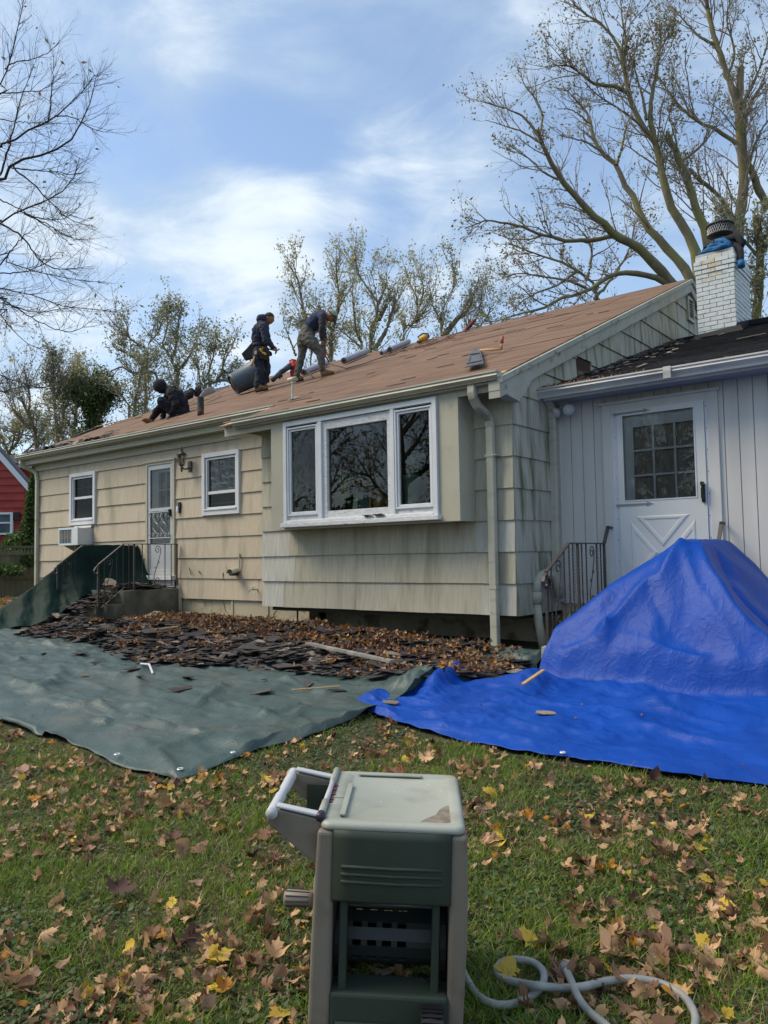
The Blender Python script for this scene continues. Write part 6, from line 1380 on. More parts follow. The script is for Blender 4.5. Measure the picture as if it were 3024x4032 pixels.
def haircap(parent, c, fwd, up, sd_, r, m, back=1.0, name='hair', low=-.1, grow=1.09):
    mb = MB(); mb.sphere((0, 0, 0), 1.0, 20, 14); keep = []
    V_ = []
    for v in mb.v: V_.append(tuple(np.array(c) + fwd * v[0] * .98 * r * grow + sd_ * v[1] * .80 * r * grow + up * v[2] * 1.12 * r * grow - fwd * .03 * r))
    F_ = []
    for f_ in mb.f:
        cx_ = sum(mb.v[i][0] for i in f_) / 4; cz_ = sum(mb.v[i][2] for i in f_) / 4
        if cz_ > low + .55 * max(0, cx_): F_.append(f_)
    mb.v = V_; mb.f = F_; mb.m = [0] * len(F_); o = mb.build(name, m, parent, smooth=True); o.modifiers.new('s', 'SOLIDIFY').thickness = -.006; return o
IR, IU = CR, np.array([0, 0, 1.0])       # picture right, up

def limbset(pre, *ns): return [(ns[i], ns[i + 1]) for i in range(len(ns) - 1)]
# ---- standing worker
base = 15.75
s_, ox, oy = .17182, 900, 1200
j = J(s_, ox, oy, base, dict(pelvis=(700, 1030, .02), waist=(690, 880, 0), belly=(690, 740, 0), chest=(715, 600, 0), upper=(765, 480, 0), neck=(810, 420, 0), nape=(840, 370, 0),
    rsh=(800, 520, -.19), relb=(855, 830, -.24), rwr=(1030, 985, -.20), lsh=(820, 500, .19), lelb=(890, 800, .24), lwr=(1000, 960, .15),
    rhip=(670, 1110, -.10), rkn=(720, 1490, -.12), rank=(655, 1860, -.12), lhip=(770, 1120, .10), lkn=(880, 1450, .12), lank=(790, 1810, .12)))
t1 = empty('person', onroof(1030, 1545), 'person in a navy hoodie and tool belt standing on the roof with a hammer', 'person')
E1 = [('pelvis', 'waist'), ('waist', 'belly'), ('belly', 'chest'), ('chest', 'upper'), ('upper', 'neck'), ('neck', 'nape'), ('upper', 'rsh'), ('rsh', 'relb'), ('relb', 'rwr'), ('upper', 'lsh'), ('lsh', 'lelb'), ('lelb', 'lwr'), ('pelvis', 'rhip'), ('rhip', 'rkn'), ('rkn', 'rank'), ('pelvis', 'lhip'), ('lhip', 'lkn'), ('lkn', 'lank')]
rb = dict(pelvis=.12, waist=.115, belly=.12, chest=.13, upper=.10, neck=.055, nape=.055, rsh=.06, relb=.042, rwr=.028, lsh=.06, lelb=.042, lwr=.028, rhip=.085, rkn=.055, rank=.038, lhip=.085, lkn=.055, lank=.038)
def sub(jj, names): return {n: jj[n] for n in names}
def eds(E, names): return [e for e in E if e[0] in names and e[1] in names]
def addr(r, names, a): return {n: r[n] + a for n in names}
b1 = skin_mesh('body', j, E1, rb, 'pelvis', M_['skin'], t1)
up_n = ['waist', 'belly', 'chest', 'upper', 'rsh', 'relb', 'rwr', 'lsh', 'lelb', 'lwr']
rr_ = addr(rb, up_n, .024); rr_.update(waist=.125, belly=.150, chest=.160, upper=.125, relb=.068, rwr=.045, lelb=.068, lwr=.045, rsh=.088, lsh=.088)
skin_mesh('hoodie', sub(j, up_n), eds(E1, up_n), rr_, 'belly', M_['hoodie'], t1, noise_amp=.022, seed=1)
lo_n = ['waist', 'pelvis', 'rhip', 'rkn', 'rank', 'lhip', 'lkn', 'lank']
rr_ = addr(rb, lo_n, .02); rr_.update(rkn=.085, lkn=.085, rank=.07, lank=.07, rhip=.115, lhip=.115, pelvis=.15)
skin_mesh('jeans', sub(j, lo_n), eds(E1, lo_n), rr_, 'pelvis', M_['jeans'], t1, noise_amp=.02, nscale=11, seed=2)
c = at(ox + 925 * s_, oy + 320 * s_, base); fw_ = IR * .85 - np.array([0, 0, .28]) + CF * -.10
hd, f_, u_, sd_ = head(t1, c, fw_, IU, M_['skin'], .110); haircap(t1, c, f_, u_, sd_, .110, M_['hair'], low=.12)
lump('hood', at(ox + 775 * s_, oy + 330 * s_, base), .115, None, None, M_['hoodie'], (1.0, 1.15, .85), 4, .2, parent=t1)
for hi, to, dd in (((618, 2010), (905, 1945), -.12), ((745, 1920), (900, 1905), .12)):
    hp = at(ox + hi[0] * s_, oy + hi[1] * s_, base + dd); tp = at(ox + to[0] * s_, oy + to[1] * s_, base + dd); boot(t1, hp + RN * .012, tp + RN * .012, (0, 0, 1), M_['boot'])
hw = j['rwr']; ht = at(ox + 1110 * s_, oy + 1080 * s_, base - .18); hand(t1, hw, ht, IU * .8 - CF * .5, M_['skin'], .75, 1.0)
hand(t1, j['lwr'], j['lwr'] + IR * .1 - IU * .02, IU, M_['skin'], .8, 1.0)
# tool belt
tb = empty('tool_belt', (0, 0, 0), parent=t1); tb.matrix_local = wm(t1).inverted() @ Matrix.Translation(Vector(j['pelvis']))
c = j['waist'] * .55 + j['pelvis'] * .45; mb = MB(); mb.lathe(c - [0, 0, .03], [(.168, 0), (.175, .01), (.175, .055), (.168, .06)], 24, cap=False); o = mb.build('belt_band', M_['leather'], tb, smooth=True)
def pouch(pts, d, name='pouch', m='leather'):
    mb = MB(); P_ = [at(ox + a * s_, oy + b_ * s_, base + d) for a, b_ in pts]; mb.prism(P_, CF * .13); mb.build(name, M_[m], tb, bevel=.012)
pouch([(545, 840), (640, 870), (660, 1150), (520, 1220), (370, 1265), (290, 1120), (400, 1010)], -.12)
pouch([(690, 950), (900, 960), (930, 1140), (880, 1260), (730, 1240), (660, 1130)], -.27)
pouch([(880, 1010), (985, 1080), (975, 1150), (900, 1150)], -.05)
M_['yel'] = mat('yellow tool grips', (.65, .45, .04), (.5, .34, .03), .5, 9)
mb = MB()
for (a, b_) in ((735, 1025), (755, 1060), (790, 1100), (825, 1115), (840, 1130)): mb.sphere(at(ox + a * s_, oy + b_ * s_, base - .30), .024, 8, 6)
mb.build('yellow_tools', M_['yel'], tb)
mb = MB(); mb.tube([at(ox + 775 * s_, oy + 1040 * s_, base - .3), at(ox + 800 * s_, oy + 975 * s_, base - .3)], .022, 8); mb.build('wood_grip', M_['boot2'], tb)
mb = MB(); mb.tube([at(ox + 600 * s_, oy + 1180 * s_, base - .2), at(ox + 570 * s_, oy + 1290 * s_, base - .2), at(ox + 515 * s_, oy + 1410 * s_, base - .2)], [.018, .022, .024], 8); mb.build('hammer_handle', M_['pine'], tb, smooth=True)
mb = MB(); mb.obox(at(ox + 625 * s_, oy + 1100 * s_, base - .27), (IR, CF, IU), (.022, .02, .035)); mb.build('tape_measure', mat('silver', (.5, .5, .5), rough=.3), tb, bevel=.006)
hm = empty('hammer', ht, 'claw hammer held by the standing worker on the roof', 'hammer')
a, b_, c_ = at(ox + 870 * s_, oy + 1000 * s_, base - .2), at(ox + 1100 * s_, oy + 1058 * s_, base - .2), at(ox + 1165 * s_, oy + 1020 * s_, base - .2)
mb = MB(); mb.tube([a, b_], [.017, .012], 8); mb.build('handle', mat('dark steel', (.08, .10, .11), rough=.35), hm, smooth=True)
mb = MB(); mb.tube([c_ + IU * .01, b_ * .5 + c_ * .5, b_, at(ox + 1085 * s_, oy + 1125 * s_, base - .2)], [.018, .014, .013, .004], 8); mb.build('hammer_head', mat('steel', (.25, .28, .30), rough=.3, metal=.5), hm, smooth=True)

# ---- bending worker
s_, ox, oy = .1582, 1120, 1190; base = 15.3
j = J(s_, ox, oy, base, dict(pelvis=(545, 850, 0), waist=(590, 700, 0), belly=(680, 580, 0), chest=(790, 450, 0), upper=(900, 350, 0), neck=(1010, 310, 0), nape=(1070, 320, 0),
    rsh=(960, 360, -.18), relb=(930, 660, -.22), rwr=(935, 930, -.14), lsh=(930, 340, .18), lelb=(960, 640, .22), lwr=(1000, 950, .10),
    rhip=(620, 950, -.10), rkn=(890, 1250, -.14), rank=(940, 1690, -.12), lhip=(470, 940, .10), lkn=(440, 1300, .12), lank=(320, 1800, .12)))
t2 = empty('person', onroof(1230, 1500), 'person in a navy shirt, grey jeans and green cap bending over on the roof', 'person')
skin_mesh('body', j, E1, rb, 'pelvis', M_['skin'], t2)
tn = ['waist', 'belly', 'chest', 'upper', 'rsh', 'lsh']
rr_ = dict(waist=.125, belly=.148, chest=.158, upper=.125, rsh=.085, lsh=.085); skin_mesh('shirt', sub(j, tn), eds(E1, tn), rr_, 'belly', M_['shirt'], t2, noise_amp=.014, nscale=9, seed=3)
for s in 'rl':
    tn = [s + 'sh', s + 'elb', s + 'wr']; skin_mesh('sleeve', sub(j, tn), eds(E1, tn), {s + 'sh': .08, s + 'elb': .062, s + 'wr': .042}, s + 'sh', M_['under'], t2, noise_amp=.012, seed=4)
rr_ = addr(rb, lo_n, .02); rr_.update(waist=.135, pelvis=.165, rhip=.13, lhip=.125, rkn=.082, lkn=.080, rank=.062, lank=.062)
skin_mesh('jeans', sub(j, lo_n), eds(E1, lo_n), rr_, 'pelvis', M_['greyjeans'], t2, noise_amp=.018, nscale=12, seed=5)
c = at(ox + 1160 * s_, oy + 350 * s_, base); fw_ = IR * .45 - IU * .9; up2 = IR * .85 + IU * .5
hd, f_, u_, sd_ = head(t2, c, fw_, up2, M_['skin'], .108); haircap(t2, c, f_, u_, sd_, .108, M_['hair'], low=.0, grow=1.05)
haircap(t2, c, f_, u_, sd_, .108, M_['capg'], low=.22, name='cap', grow=1.17)
mb = MB(); vs = []; n = 9
for k, (ff, uu) in enumerate(((.95, .42), (1.35, .30), (1.75, .10))):
    for i in range(n): a = (i / (n - 1) - .5) * 2; vs.append(c + f_ * .108 * (ff - .30 * a * a) + sd_ * a * .75 * .108 + u_ * .108 * (uu - .12 * a * a))
mb.add(vs, [(k * n + i, k * n + i + 1, (k + 1) * n + i + 1, (k + 1) * n + i) for k in range(2) for i in range(n - 1)]); o = mb.build('cap_brim', M_['rag'], t2, smooth=True); o.modifiers.new('s', 'SOLIDIFY').thickness = .008
for hi, to, dd in (((935, 1895), (1245, 1795), -.12), ((285, 1985), (480, 1940), .12)):
    boot(t2, at(ox + hi[0] * s_, oy + hi[1] * s_, base + dd) + RN * .012, at(ox + to[0] * s_, oy + to[1] * s_, base + dd) + RN * .012, (0, 0, 1), M_['boot'], s=1.05)
hand(t2, j['rwr'], at(ox + 980 * s_, oy + 1080 * s_, base - .12), IR, M_['skin'], .8, 1.05); hand(t2, j['lwr'], at(ox + 1010 * s_, oy + 1080 * s_, base + .06), IR, M_['skin'], .8, 1.05)
ng = empty('nail_gun', at(ox + 1000 * s_, oy + 1250 * s_, base - .1), 'black and red nail gun held down by the bending worker', 'nail gun')
mb = MB(); mb.obox(at(ox + 985 * s_, oy + 960 * s_, base), (IR, CF, IU), (.05, .04, .05)); mb.obox(at(ox + 975 * s_, oy + 1110 * s_, base - .1), (IR + .2 * IU, CF, IU), (.045, .035, .11)); mb.build('gun_body', M_['boot2'], ng, bevel=.012)
mb = MB(); mb.obox(at(ox + 1012 * s_, oy + 1280 * s_, base - .08), (IR, CF, IU + .1 * IR), (.03, .025, .08)); mb.build('red_grip', M_['redp'], ng, bevel=.01)
mb = MB(); mb.tube([at(ox + 1020 * s_, oy + 1340 * s_, base), at(ox + 1060 * s_, oy + 1400 * s_, base), at(ox + 1105 * s_, oy + 1480 * s_, base + .3)], .015, 6); mb.tube([at(ox + 1090 * s_, oy + 990 * s_, base), at(ox + 1110 * s_, oy + 1030 * s_, base), at(ox + 1040 * s_, oy + 1100 * s_, base)], .008, 5); mb.build('gun_hose', M_['blacko'], ng)
a, b_ = onroof(1208, 1473) + RN * .12, onroof(1234, 1491) + RN * .03; mb = MB(); mb.tube([a, b_], .012, 6); tag(mb.build('pry_bar', M_['iron']), 'thin black pry bar sticking out from under the roll between the boots', 'pry bar')

# ---- crouching worker
s_, ox, oy = .20494, 540, 1470; base = 16.15
j = J(s_, ox, oy, base, dict(pelvis=(880, 750, 0), waist=(870, 650, 0), belly=(840, 560, 0), chest=(760, 440, 0), upper=(660, 350, 0), neck=(560, 320, 0), nape=(500, 290, 0),
    rsh=(650, 390, -.18), relb=(760, 600, -.25), rwr=(640, 770, -.25), lsh=(640, 350, .18), lelb=(540, 600, .22), lwr=(500, 830, .05),
    rhip=(860, 770, -.10), rkn=(470, 540, -.20), rank=(740, 830, -.18), lhip=(840, 770, .12), lkn=(450, 640, .10), lank=(290, 860, .08)))
t3 = empty('person', onroof(700, 1650), 'person all in black with the hood up crouching at the roof edge', 'person')
skin_mesh('body', j, E1, rb, 'pelvis', M_['skin'], t3)
rr_ = dict(waist=.135, belly=.15, chest=.16, upper=.125, rsh=.10, lsh=.10, relb=.075, lelb=.075, rwr=.05, lwr=.05)
skin_mesh('hoodie', sub(j, up_n), eds(E1, up_n), rr_, 'belly', M_['blackc'], t3, noise_amp=.025, nscale=9, seed=6)
rr_ = addr(rb, lo_n, .02); rr_.update(waist=.13, pelvis=.15, rhip=.12, lhip=.12, rkn=.10, lkn=.085, rank=.065, lank=.06)
skin_mesh('trousers', sub(j, lo_n), eds(E1, lo_n), rr_, 'pelvis', M_['blackc'], t3, noise_amp=.02, nscale=10, seed=7)
c = at(ox + 400 * s_, oy + 265 * s_, base); fw_ = -IR * .75 - IU * .6; head(t3, c, fw_, IU * .7 - IR * .5, M_['skin'], .098)
hfw = np.array(fw_) / np.linalg.norm(fw_); upv = IU - hfw * (IU @ hfw); upv /= np.linalg.norm(upv); sdv = np.cross(hfw, upv)
mb = MB(); mb.sphere((0, 0, 0), 1.0, 24, 18); V_ = []; F_ = []
for v in mb.v:
    d_ = 1 + .06 * vn(v[0] * 3, v[1] * 3, v[2] * 3 + 5, 3); V_.append(tuple(c - hfw * .03 + IR * .02 + hfw * v[0] * .135 * d_ + sdv * v[1] * .118 * d_ + upv * v[2] * .14 * d_))
for f__ in mb.f:
    cx_ = sum(mb.v[i][0] for i in f__) / 4; cy_ = sum(mb.v[i][1] for i in f__) / 4; cz_ = sum(mb.v[i][2] for i in f__) / 4
    if not (cx_ > .72 and cz_ < .35 and abs(cy_) < .5): F_.append(f__)
mb.v = V_; mb.f = F_; mb.m = [0] * len(F_); o = mb.build('hood', M_['blackc'], t3, smooth=True); o.modifiers.new('s', 'SOLIDIFY').thickness = .012
lump('hood_back', at(ox + 490 * s_, oy + 300 * s_, base), .105, None, None, M_['blackc'], (1.1, 1.1, .95), 6, .15, parent=t3)
boot(t3, at(ox + 270 * s_, oy + 1005 * s_, base + .08) + RN * .01, at(ox + 105 * s_, oy + 915 * s_, base + .08) + RN * .01, (0, 0, 1), M_['boot'], s=1.1)
boot(t3, at(ox + 830 * s_, oy + 885 * s_, base - .18) + RN * .01, at(ox + 570 * s_, oy + 935 * s_, base - .18) + RN * .01, (0, 0, 1), M_['boot2'], s=1.1)
hand(t3, j['rwr'] - IU * .02, at(ox + 570 * s_, oy + 900 * s_, base - .25), -IR, M_['glove'], .5, 1.25, 'glove'); hand(t3, j['lwr'], at(ox + 380 * s_, oy + 990 * s_, base + .05), -IR, M_['glove'], .5, 1.2, 'glove')
# ================================================================== HOSE REEL CART (nearest thing)
YAW, ROL, PIT = R(36.1), R(2.45), R(1.27)      # the cart leans a little on the soft lawn
CT = -.11; CO = np.array([2.614, -5.940, CT])      # front-left corner of the lid
EX = np.array([math.cos(YAW) * math.cos(ROL), math.sin(YAW) * math.cos(ROL), -math.sin(ROL)]); EY = np.array([-math.sin(YAW) * math.cos(PIT), math.cos(YAW) * math.cos(PIT), math.sin(PIT)]); EY -= EX * (EX @ EY); EY /= np.linalg.norm(EY); EZ = np.cross(EX, EY)
CW, CDp = .433, .522                 # width, depth, top height
CG = gz(2.7, -5.7)
cart = empty('hose_reel_cart', (CO[0], CO[1], CG), 'tan and dark green plastic hose reel cart standing on the leafy lawn', 'hose reel cart')
def cw(x, y, z): return tuple(CO + EX * x + EY * y + EZ * (z - CT))     # cart space: x right, y back
class CB(MB):
    def add(s, vs, fs): return MB.add(s, [cw(*v) for v in vs], fs)
def cbox(name, x0, x1, y0, y1, z0, z1, m, bevel=.006, parent=None, rot=None):
    mb = CB(); mb.box(x0, x1, y0, y1, z0, z1); return mb.build(name, m, parent or cart, bevel=bevel, seg=3)
M_['tan'] = mat('taupe plastic', (.185, .160, .130), (.205, .178, .145), .48, 3, bump=.12, bscale=350, c3=(.13, .105, .08), s3=9, t3=(.52, .8), det=8)
M_['grn'] = mat('dark green plastic', (.026, .040, .028), (.033, .048, .035), .62, 3, bump=.12, bscale=350, c3=(.05, .052, .04), s3=11, t3=(.55, .85), det=8)
M_['lid'] = mat('pale sage lid plastic', (.30, .32, .27), (.35, .365, .315), .42, 2.2, bump=.15, bscale=300, c3=(.23, .225, .18), s3=9, t3=(.5, .85), det=8)
M_['grip'] = mat('pale grey grip plastic', (.52, .54, .56), (.46, .48, .50), .4, 4)
M_['drk'] = mat('near black plastic', (.012, .014, .014), rough=.5); M_['dirt'] = mat('dirt on the lid', (.16, .12, .085), (.24, .215, .175), .8, 30)
# lid with rounded corners, raised rim and inset panel
def rrect(x0, x1, y0, y1, r, n=6):
    P = []
    for (a, b, s) in ((x1 - r, y0 + r, -90), (x1 - r, y1 - r, 0), (x0 + r, y1 - r, 90), (x0 + r, y0 + r, 180)):
        for i in range(n + 1): t_ = R(s + 90 * i / n); P.append((a + r * math.cos(t_), b + r * math.sin(t_)))
    return P
def layered(name, layers, m, parent=None, smooth=True):
    mb = CB(); n = len(layers[0][0]); vs = []
    for P, z in layers: vs += [(a, b, z) for a, b in P]
    fs = [tuple(range(n))[::-1], tuple(range((len(layers) - 1) * n, len(layers) * n))] + [(k * n + i, k * n + (i + 1) % n, (k + 1) * n + (i + 1) % n, (k + 1) * n + i) for k in range(len(layers) - 1) for i in range(n)]
    mb.add(vs, fs); o = mb.build(name, m, parent or cart, smooth=smooth); return o
T = CT
lid = layered('lid', [(rrect(0, CW, 0, CDp, .03), T - .022), (rrect(-.004, CW + .004, -.004, CDp + .004, .034), T - .018), (rrect(-.002, CW + .002, -.002, CDp + .002, .034), T - .008), (rrect(.004, CW - .004, .004, CDp - .004, .03), T - .001), (rrect(.012, CW - .012, .012, CDp - .012, .026), T), (rrect(.05, CW - .034, .036, CDp - .034, .02), T), (rrect(.056, CW - .040, .042, CDp - .040, .02), T - .006)], M_['lid'])
mb = CB(); mb.box(.05, .068, .06, .36, T - .001, T + .006); mb.box(.075, CW - .13, CDp - .052, CDp - .030, T - .001, T + .005); mb.box(.012, .045, .22, .228, T - .001, T + .004); mb.build('raised_rib', M_['lid'], lid, bevel=.003)
mb = CB(); mb.add([(CW - .040 - .10 * a, .05 + .12 * b, T - .0052) for a, b in ((0, 0), (.95, .0), (.75, .25), (.45, .55), (.30, 1.0), (.1, 1.25), (0, 1.3))], [tuple(range(7))]); mb.build('dirt_patch', M_['dirt'], lid)
mb = CB()
for i in range(16): sx_, sy_, q = rng.uniform(.08, .40), rng.uniform(.05, .46), rng.uniform(.0012, .0028); mb.add([(sx_ + q * math.cos(a), sy_ + q * math.sin(a), T - .0052) for a in (0, 1.05, 2.1, 3.14, 4.2, 5.24)], [tuple(range(6))])
mb.build('bird_speck', mat('pale specks', (.8, .8, .78), rough=.6), lid)['kind'] = 'stuff'
# body: four taupe corner posts, green panels between; front is y=0
B0 = CG + .01; zt = T - .024
def post(x0, x1, y0, y1, flare, name='corner_post'):
    mb = CB(); zs = [(zt, 0), (T - .20, .006), (T - .34, .010), (T - .62, .014)] if flare < 0 else [(zt, 0), (T - .20, .006), (T - .34, .006), (T - .62, -.002)]; vs = []
    for z, f in zs:
        a0 = x0 - (f if flare < 0 else 0); a1 = x1 + (f if flare > 0 else 0); vs += [(a0, y0 - f * .6, z), (a1, y0 - f * .6, z), (a1, y1, z), (a0, y1, z)]
    mb.add(vs, [(3, 2, 1, 0)] + [(k * 4 + i, k * 4 + (i + 1) % 4, (k + 1) * 4 + (i + 1) % 4, (k + 1) * 4 + i) for k in range(3) for i in range(4)] + [(12, 13, 14, 15)])
    return mb.build(name, M_['tan'], cart, bevel=.012, seg=3)
post(-.010, .042, -.004, CDp - .01, -1, 'side_panel')       # left side wall seen edge-on
post(CW - .042, CW + .008, -.004, CDp - .01, 1, 'side_panel')
# front upper green panel, bulging, with three grooves
mb = CB(); vs = []; rowz = [(zt + .004, -.001), (zt - .02, -.003), (zt - .12, -.006), (zt - .196, -.008), (zt - .202, -.006)]
for z, y in rowz:
    for i in range(7): xx = .040 + (CW - .080) * i / 6; vs.append((xx, y - .006 * math.sin(math.pi * i / 6), z))
fs = [(r_ * 7 + i, r_ * 7 + i + 1, (r_ + 1) * 7 + i + 1, (r_ + 1) * 7 + i) for r_ in range(4) for i in range(6)]; mb.add(vs, fs); o = mb.build('front_panel', M_['grn'], cart, smooth=True); s_ = o.modifiers.new('s', 'SOLIDIFY'); s_.thickness = .010; s_.offset = 0
for k in range(3):
    z = zt - .100 - k * .022; mb = CB(); mb.tube([(.065, -.0125, z), (.15, -.0155, z), (CW / 2, -.018, z), (CW - .15, -.0155, z), (CW - .065, -.0125, z)], .0055, 8); mb.build('moulded_rib', M_['grn'], o, smooth=True)
cbox('rear_panel', .042, CW - .042, CDp - .05, CDp - .03, zt - .17, zt, M_['grn']); cbox('storage_tray', .042, CW - .042, .02, CDp - .05, zt - .18, zt - .17, M_['drk'], 0)
# open middle: inner posts, reel drum, side flanges, chrome bar
rzc = T - .420; yc_ = .20
for xx in (.062, CW - .092):
    mb = CB(); mb.box(xx, xx + .024, .012, .05, T - .51, zt - .18); mb.build('inner_post', M_['grn'], cart, bevel=.005)
mb = CB()
for x0, x1 in ((.044, .062), (CW - .064, CW - .046)): mb.lathe((x0, yc_, rzc), [(.145, 0), (.145, x1 - x0)], 28, axis=(1, 0, 0))
mb.build('reel_flange', M_['drk'], cart)
# drum built as bars with square openings
drum = MB(); nseg = 10; rD = .085
drum = CB(); xs4 = [.062, .12, .175, .195, .235, .255, .295, .315, .345, CW - .062]
drum = CB()
for k in range(nseg):
    a0 = 2 * math.pi * k / nseg; a1 = a0 + 2 * math.pi / nseg * .66; a2 = a0 + 2 * math.pi / nseg
    def P(a, x, r_): return (x, yc_ + r_ * math.cos(a), rzc + r_ * math.sin(a))
    L_, R__ = .062, CW - .062
    drum.add([P(a0, L_, rD), P(a0, R__, rD), P(a1, R__, rD), P(a1, L_, rD), P(a0, L_, rD - .008), P(a0, R__, rD - .008), P(a1, R__, rD - .008), P(a1, L_, rD - .008)], [(0, 1, 2, 3), (7, 6, 5, 4), (0, 4, 5, 1), (3, 2, 6, 7)])
    for (u0, u1) in ((.062, .095), (.122, .142), (.17, .188), (.217, .236), (.264, CW - .062)):
        drum.add([P(a1, u0, rD), P(a1, u1, rD), P(a2, u1, rD), P(a2, u0, rD), P(a1, u0, rD - .008), P(a1, u1, rD - .008), P(a2, u1, rD - .008), P(a2, u0, rD - .008)], [(0, 1, 2, 3), (7, 6, 5, 4), (0, 4, 7, 3), (1, 2, 6, 5)])
drum.build('reel_drum', mat('drum plastic', (.022, .028, .026), rough=.45), cart)
mb = CB(); mb.lathe((.06, yc_, rzc), [(.03, 0), (.03, CW - .12)], 12, axis=(1, 0, 0)); mb.build('reel_axle', M_['drk'], cart)
mb = CB(); mb.tube([(.06, .20, rzc + .100), (CW - .03, .20, rzc + .092)], .011, 10); mb.build('hose_guide_rod', mat('galvanised rod', (.5, .53, .56), rough=.25, metal=.7), cart, smooth=True)
mb = CB(); mb.box(CW - .15, CW - .05, .06, .12, T - .60, T - .54); mb.tube([(CW - .12, .09, T - .55), (CW - .10, .10, T - .50)], .03, 8); mb.build('hose_fitting', M_['drk'], cart)
# lower green skirt
cbox('lower_panel', .038, CW - .038, -.012, .10, B0 + .03, T - .495, M_['grn'], .012)
cbox('lower_panel', .038, CW - .038, CDp - .10, CDp - .03, B0 + .03, T - .62, M_['grn'], .012)
mb = CB(); mb.tube([(.06, -.020, T - .58), (CW - .20, -.020, T - .58)], .006, 6); mb.build('moulded_rib', M_['grn'], cart)
# wheel peeping at the lower right, with tread
w_ = empty('wheel', (0, 0, 0), parent=cart); w_.matrix_local = wm(cart).inverted() @ Matrix.Translation(Vector(cw(CW - .1, -.02, CG + .07)))
for xx in (CW - .085, ):
    mb = CB(); mb.lathe((CW - .120, -.045, CG + .078), [(.066, 0), (.075, .01), (.078, .03), (.075, .06), (.062, .07)], 30, axis=(1, .0, 0)); mb.build('tyre', M_['blacko'], w_, smooth=True)
    mb = CB()
    for k in range(30):
        a = 2 * math.pi * k / 30; mb.obox((CW - .087, -.045 + .078 * math.cos(a), CG + .078 + .078 * math.sin(a)), ((1, 0, 0), (0, math.cos(a), math.sin(a)), (0, -math.sin(a), math.cos(a))), (.03, .003, .004))
    mb.build('tread', M_['blacko'], w_)
# crank on the left side
mb = CB(); mb.lathe((-.022, .16, rzc + .15), [(.055, .012), (.055, -.005), (.045, -.012)], 20, axis=(1, 0, 0)); mb.build('crank_disc', M_['tan'], cart, smooth=True)
mb = CB(); mb.lathe((-.030, .12, rzc + .135), [(.022, 0), (.024, -.02), (.026, -.085), (.018, -.095), (.0, -.096)], 18, axis=(1, 0, 0)); o = mb.build('crank_knob', M_['tan'], cart, smooth=True)
mb = CB()
for k in range(10):
    a = 2 * math.pi * k / 10; mb.tube([(-.045, .12 + .0235 * math.cos(a), rzc + .135 + .0235 * math.sin(a)), (-.118, .12 + .026 * math.cos(a), rzc + .135 + .026 * math.sin(a))], .0022, 4)
mb.build('knob_groove', M_['drk'], o)
# push handle on the left: two gusset arms and a ribbed round grip
hx, hz = -.155, T + .012
for y0, y1 in ((.03, .055), (CDp - .12, CDp - .095)):
    mb = CB(); P = [(.0, T - .005), (hx + .02, T + .022), (hx - .012, T + .010), (hx - .018, T - .018), (hx + .0, T - .035), (-.012, T - .145)]
    mb.add([(a, y0, b) for a, b in P] + [(a, y1, b) for a, b in P], [tuple(range(6))[::-1], tuple(range(6, 12))] + [(i, (i + 1) % 6, 6 + (i + 1) % 6, 6 + i) for i in range(6)]); mb.build('handle_arm', M_['tan'], cart, bevel=.006)
    mb = CB(); mb.box(hx, -.002, y0 - .004, y1 + .004, T + .002, T + .004)
    mb = CB(); mb.add([(.0, y0 - .003, T + .0), (hx + .015, y0 - .003, T + .026), (hx + .015, y1 + .003, T + .026), (.0, y1 + .003, T + .0), (.0, y0 - .003, T + .012), (hx + .012, y0 - .003, T + .036), (hx + .012, y1 + .003, T + .036), (.0, y1 + .003, T + .012)], [(0, 3, 2, 1), (4, 5, 6, 7), (0, 1, 5, 4), (3, 7, 6, 2), (1, 2, 6, 5), (0, 4, 7, 3)]); mb.build('handle_top', M_['grip'], cart, bevel=.005)
mb = CB(); prof = []
y = .02
n_ = 40
for i in range(n_ + 1):
    yy = .02 + (CDp - .11) * i / n_; f = i / n_; rib = (.06 < f < .42) or (.56 < f < .92)
    prof.append((.0145 + (.0036 if (rib and i % 2) else 0) + (.004 if f < .03 or f > .97 else 0), yy))
mb.lathe((hx, 0, T + .012), prof, 18, axis=(0, 1, 0)); mb.build('ribbed_grip', M_['grip'], cart, smooth=True)
cbox('gusset', -.10, -.004, CDp - .13, CDp - .12, T - .12, T - .012, M_['grn'], .003)
# hinge pin along the left rim of the lid
mb = CB(); mb.lathe((-.006, 0, T + .006), [(.012, .045), (.012, .16)], 12, axis=(0, 1, 0)); mb.build('hinge_barrel', M_['lid'], cart, smooth=True)
mb = CB(); mb.lathe((-.006, 0, T + .006), [(.012, .36), (.012, .50)], 12, axis=(0, 1, 0)); mb.build('hinge_barrel', M_['lid'], cart, smooth=True)
mb = CB(); mb.lathe((-.006, 0, T + .006), [(.009, .16), (.009, .36)], 12, axis=(0, 1, 0)); mb.build('hinge_rod', M_['grip'], cart, smooth=True)
mb = CB(); mb.lathe((-.006, 0, T + .004), [(.009, .02), (.015, .028), (.015, .05), (.010, .055)], 12, axis=(0, 1, 0)); mb.build('hinge_cap', mat('dark violet cap', (.03, .02, .04), rough=.35), cart, smooth=True)
mb = CB()
for i in range(8): mb.box(.004, .014, .17 + i * .023, .188 + i * .023, T - .001, T + .003 + .002 * (i % 2))
mb.build('rust_stain', mat('red brown grime', (.10, .03, .03), rough=.8), cart)

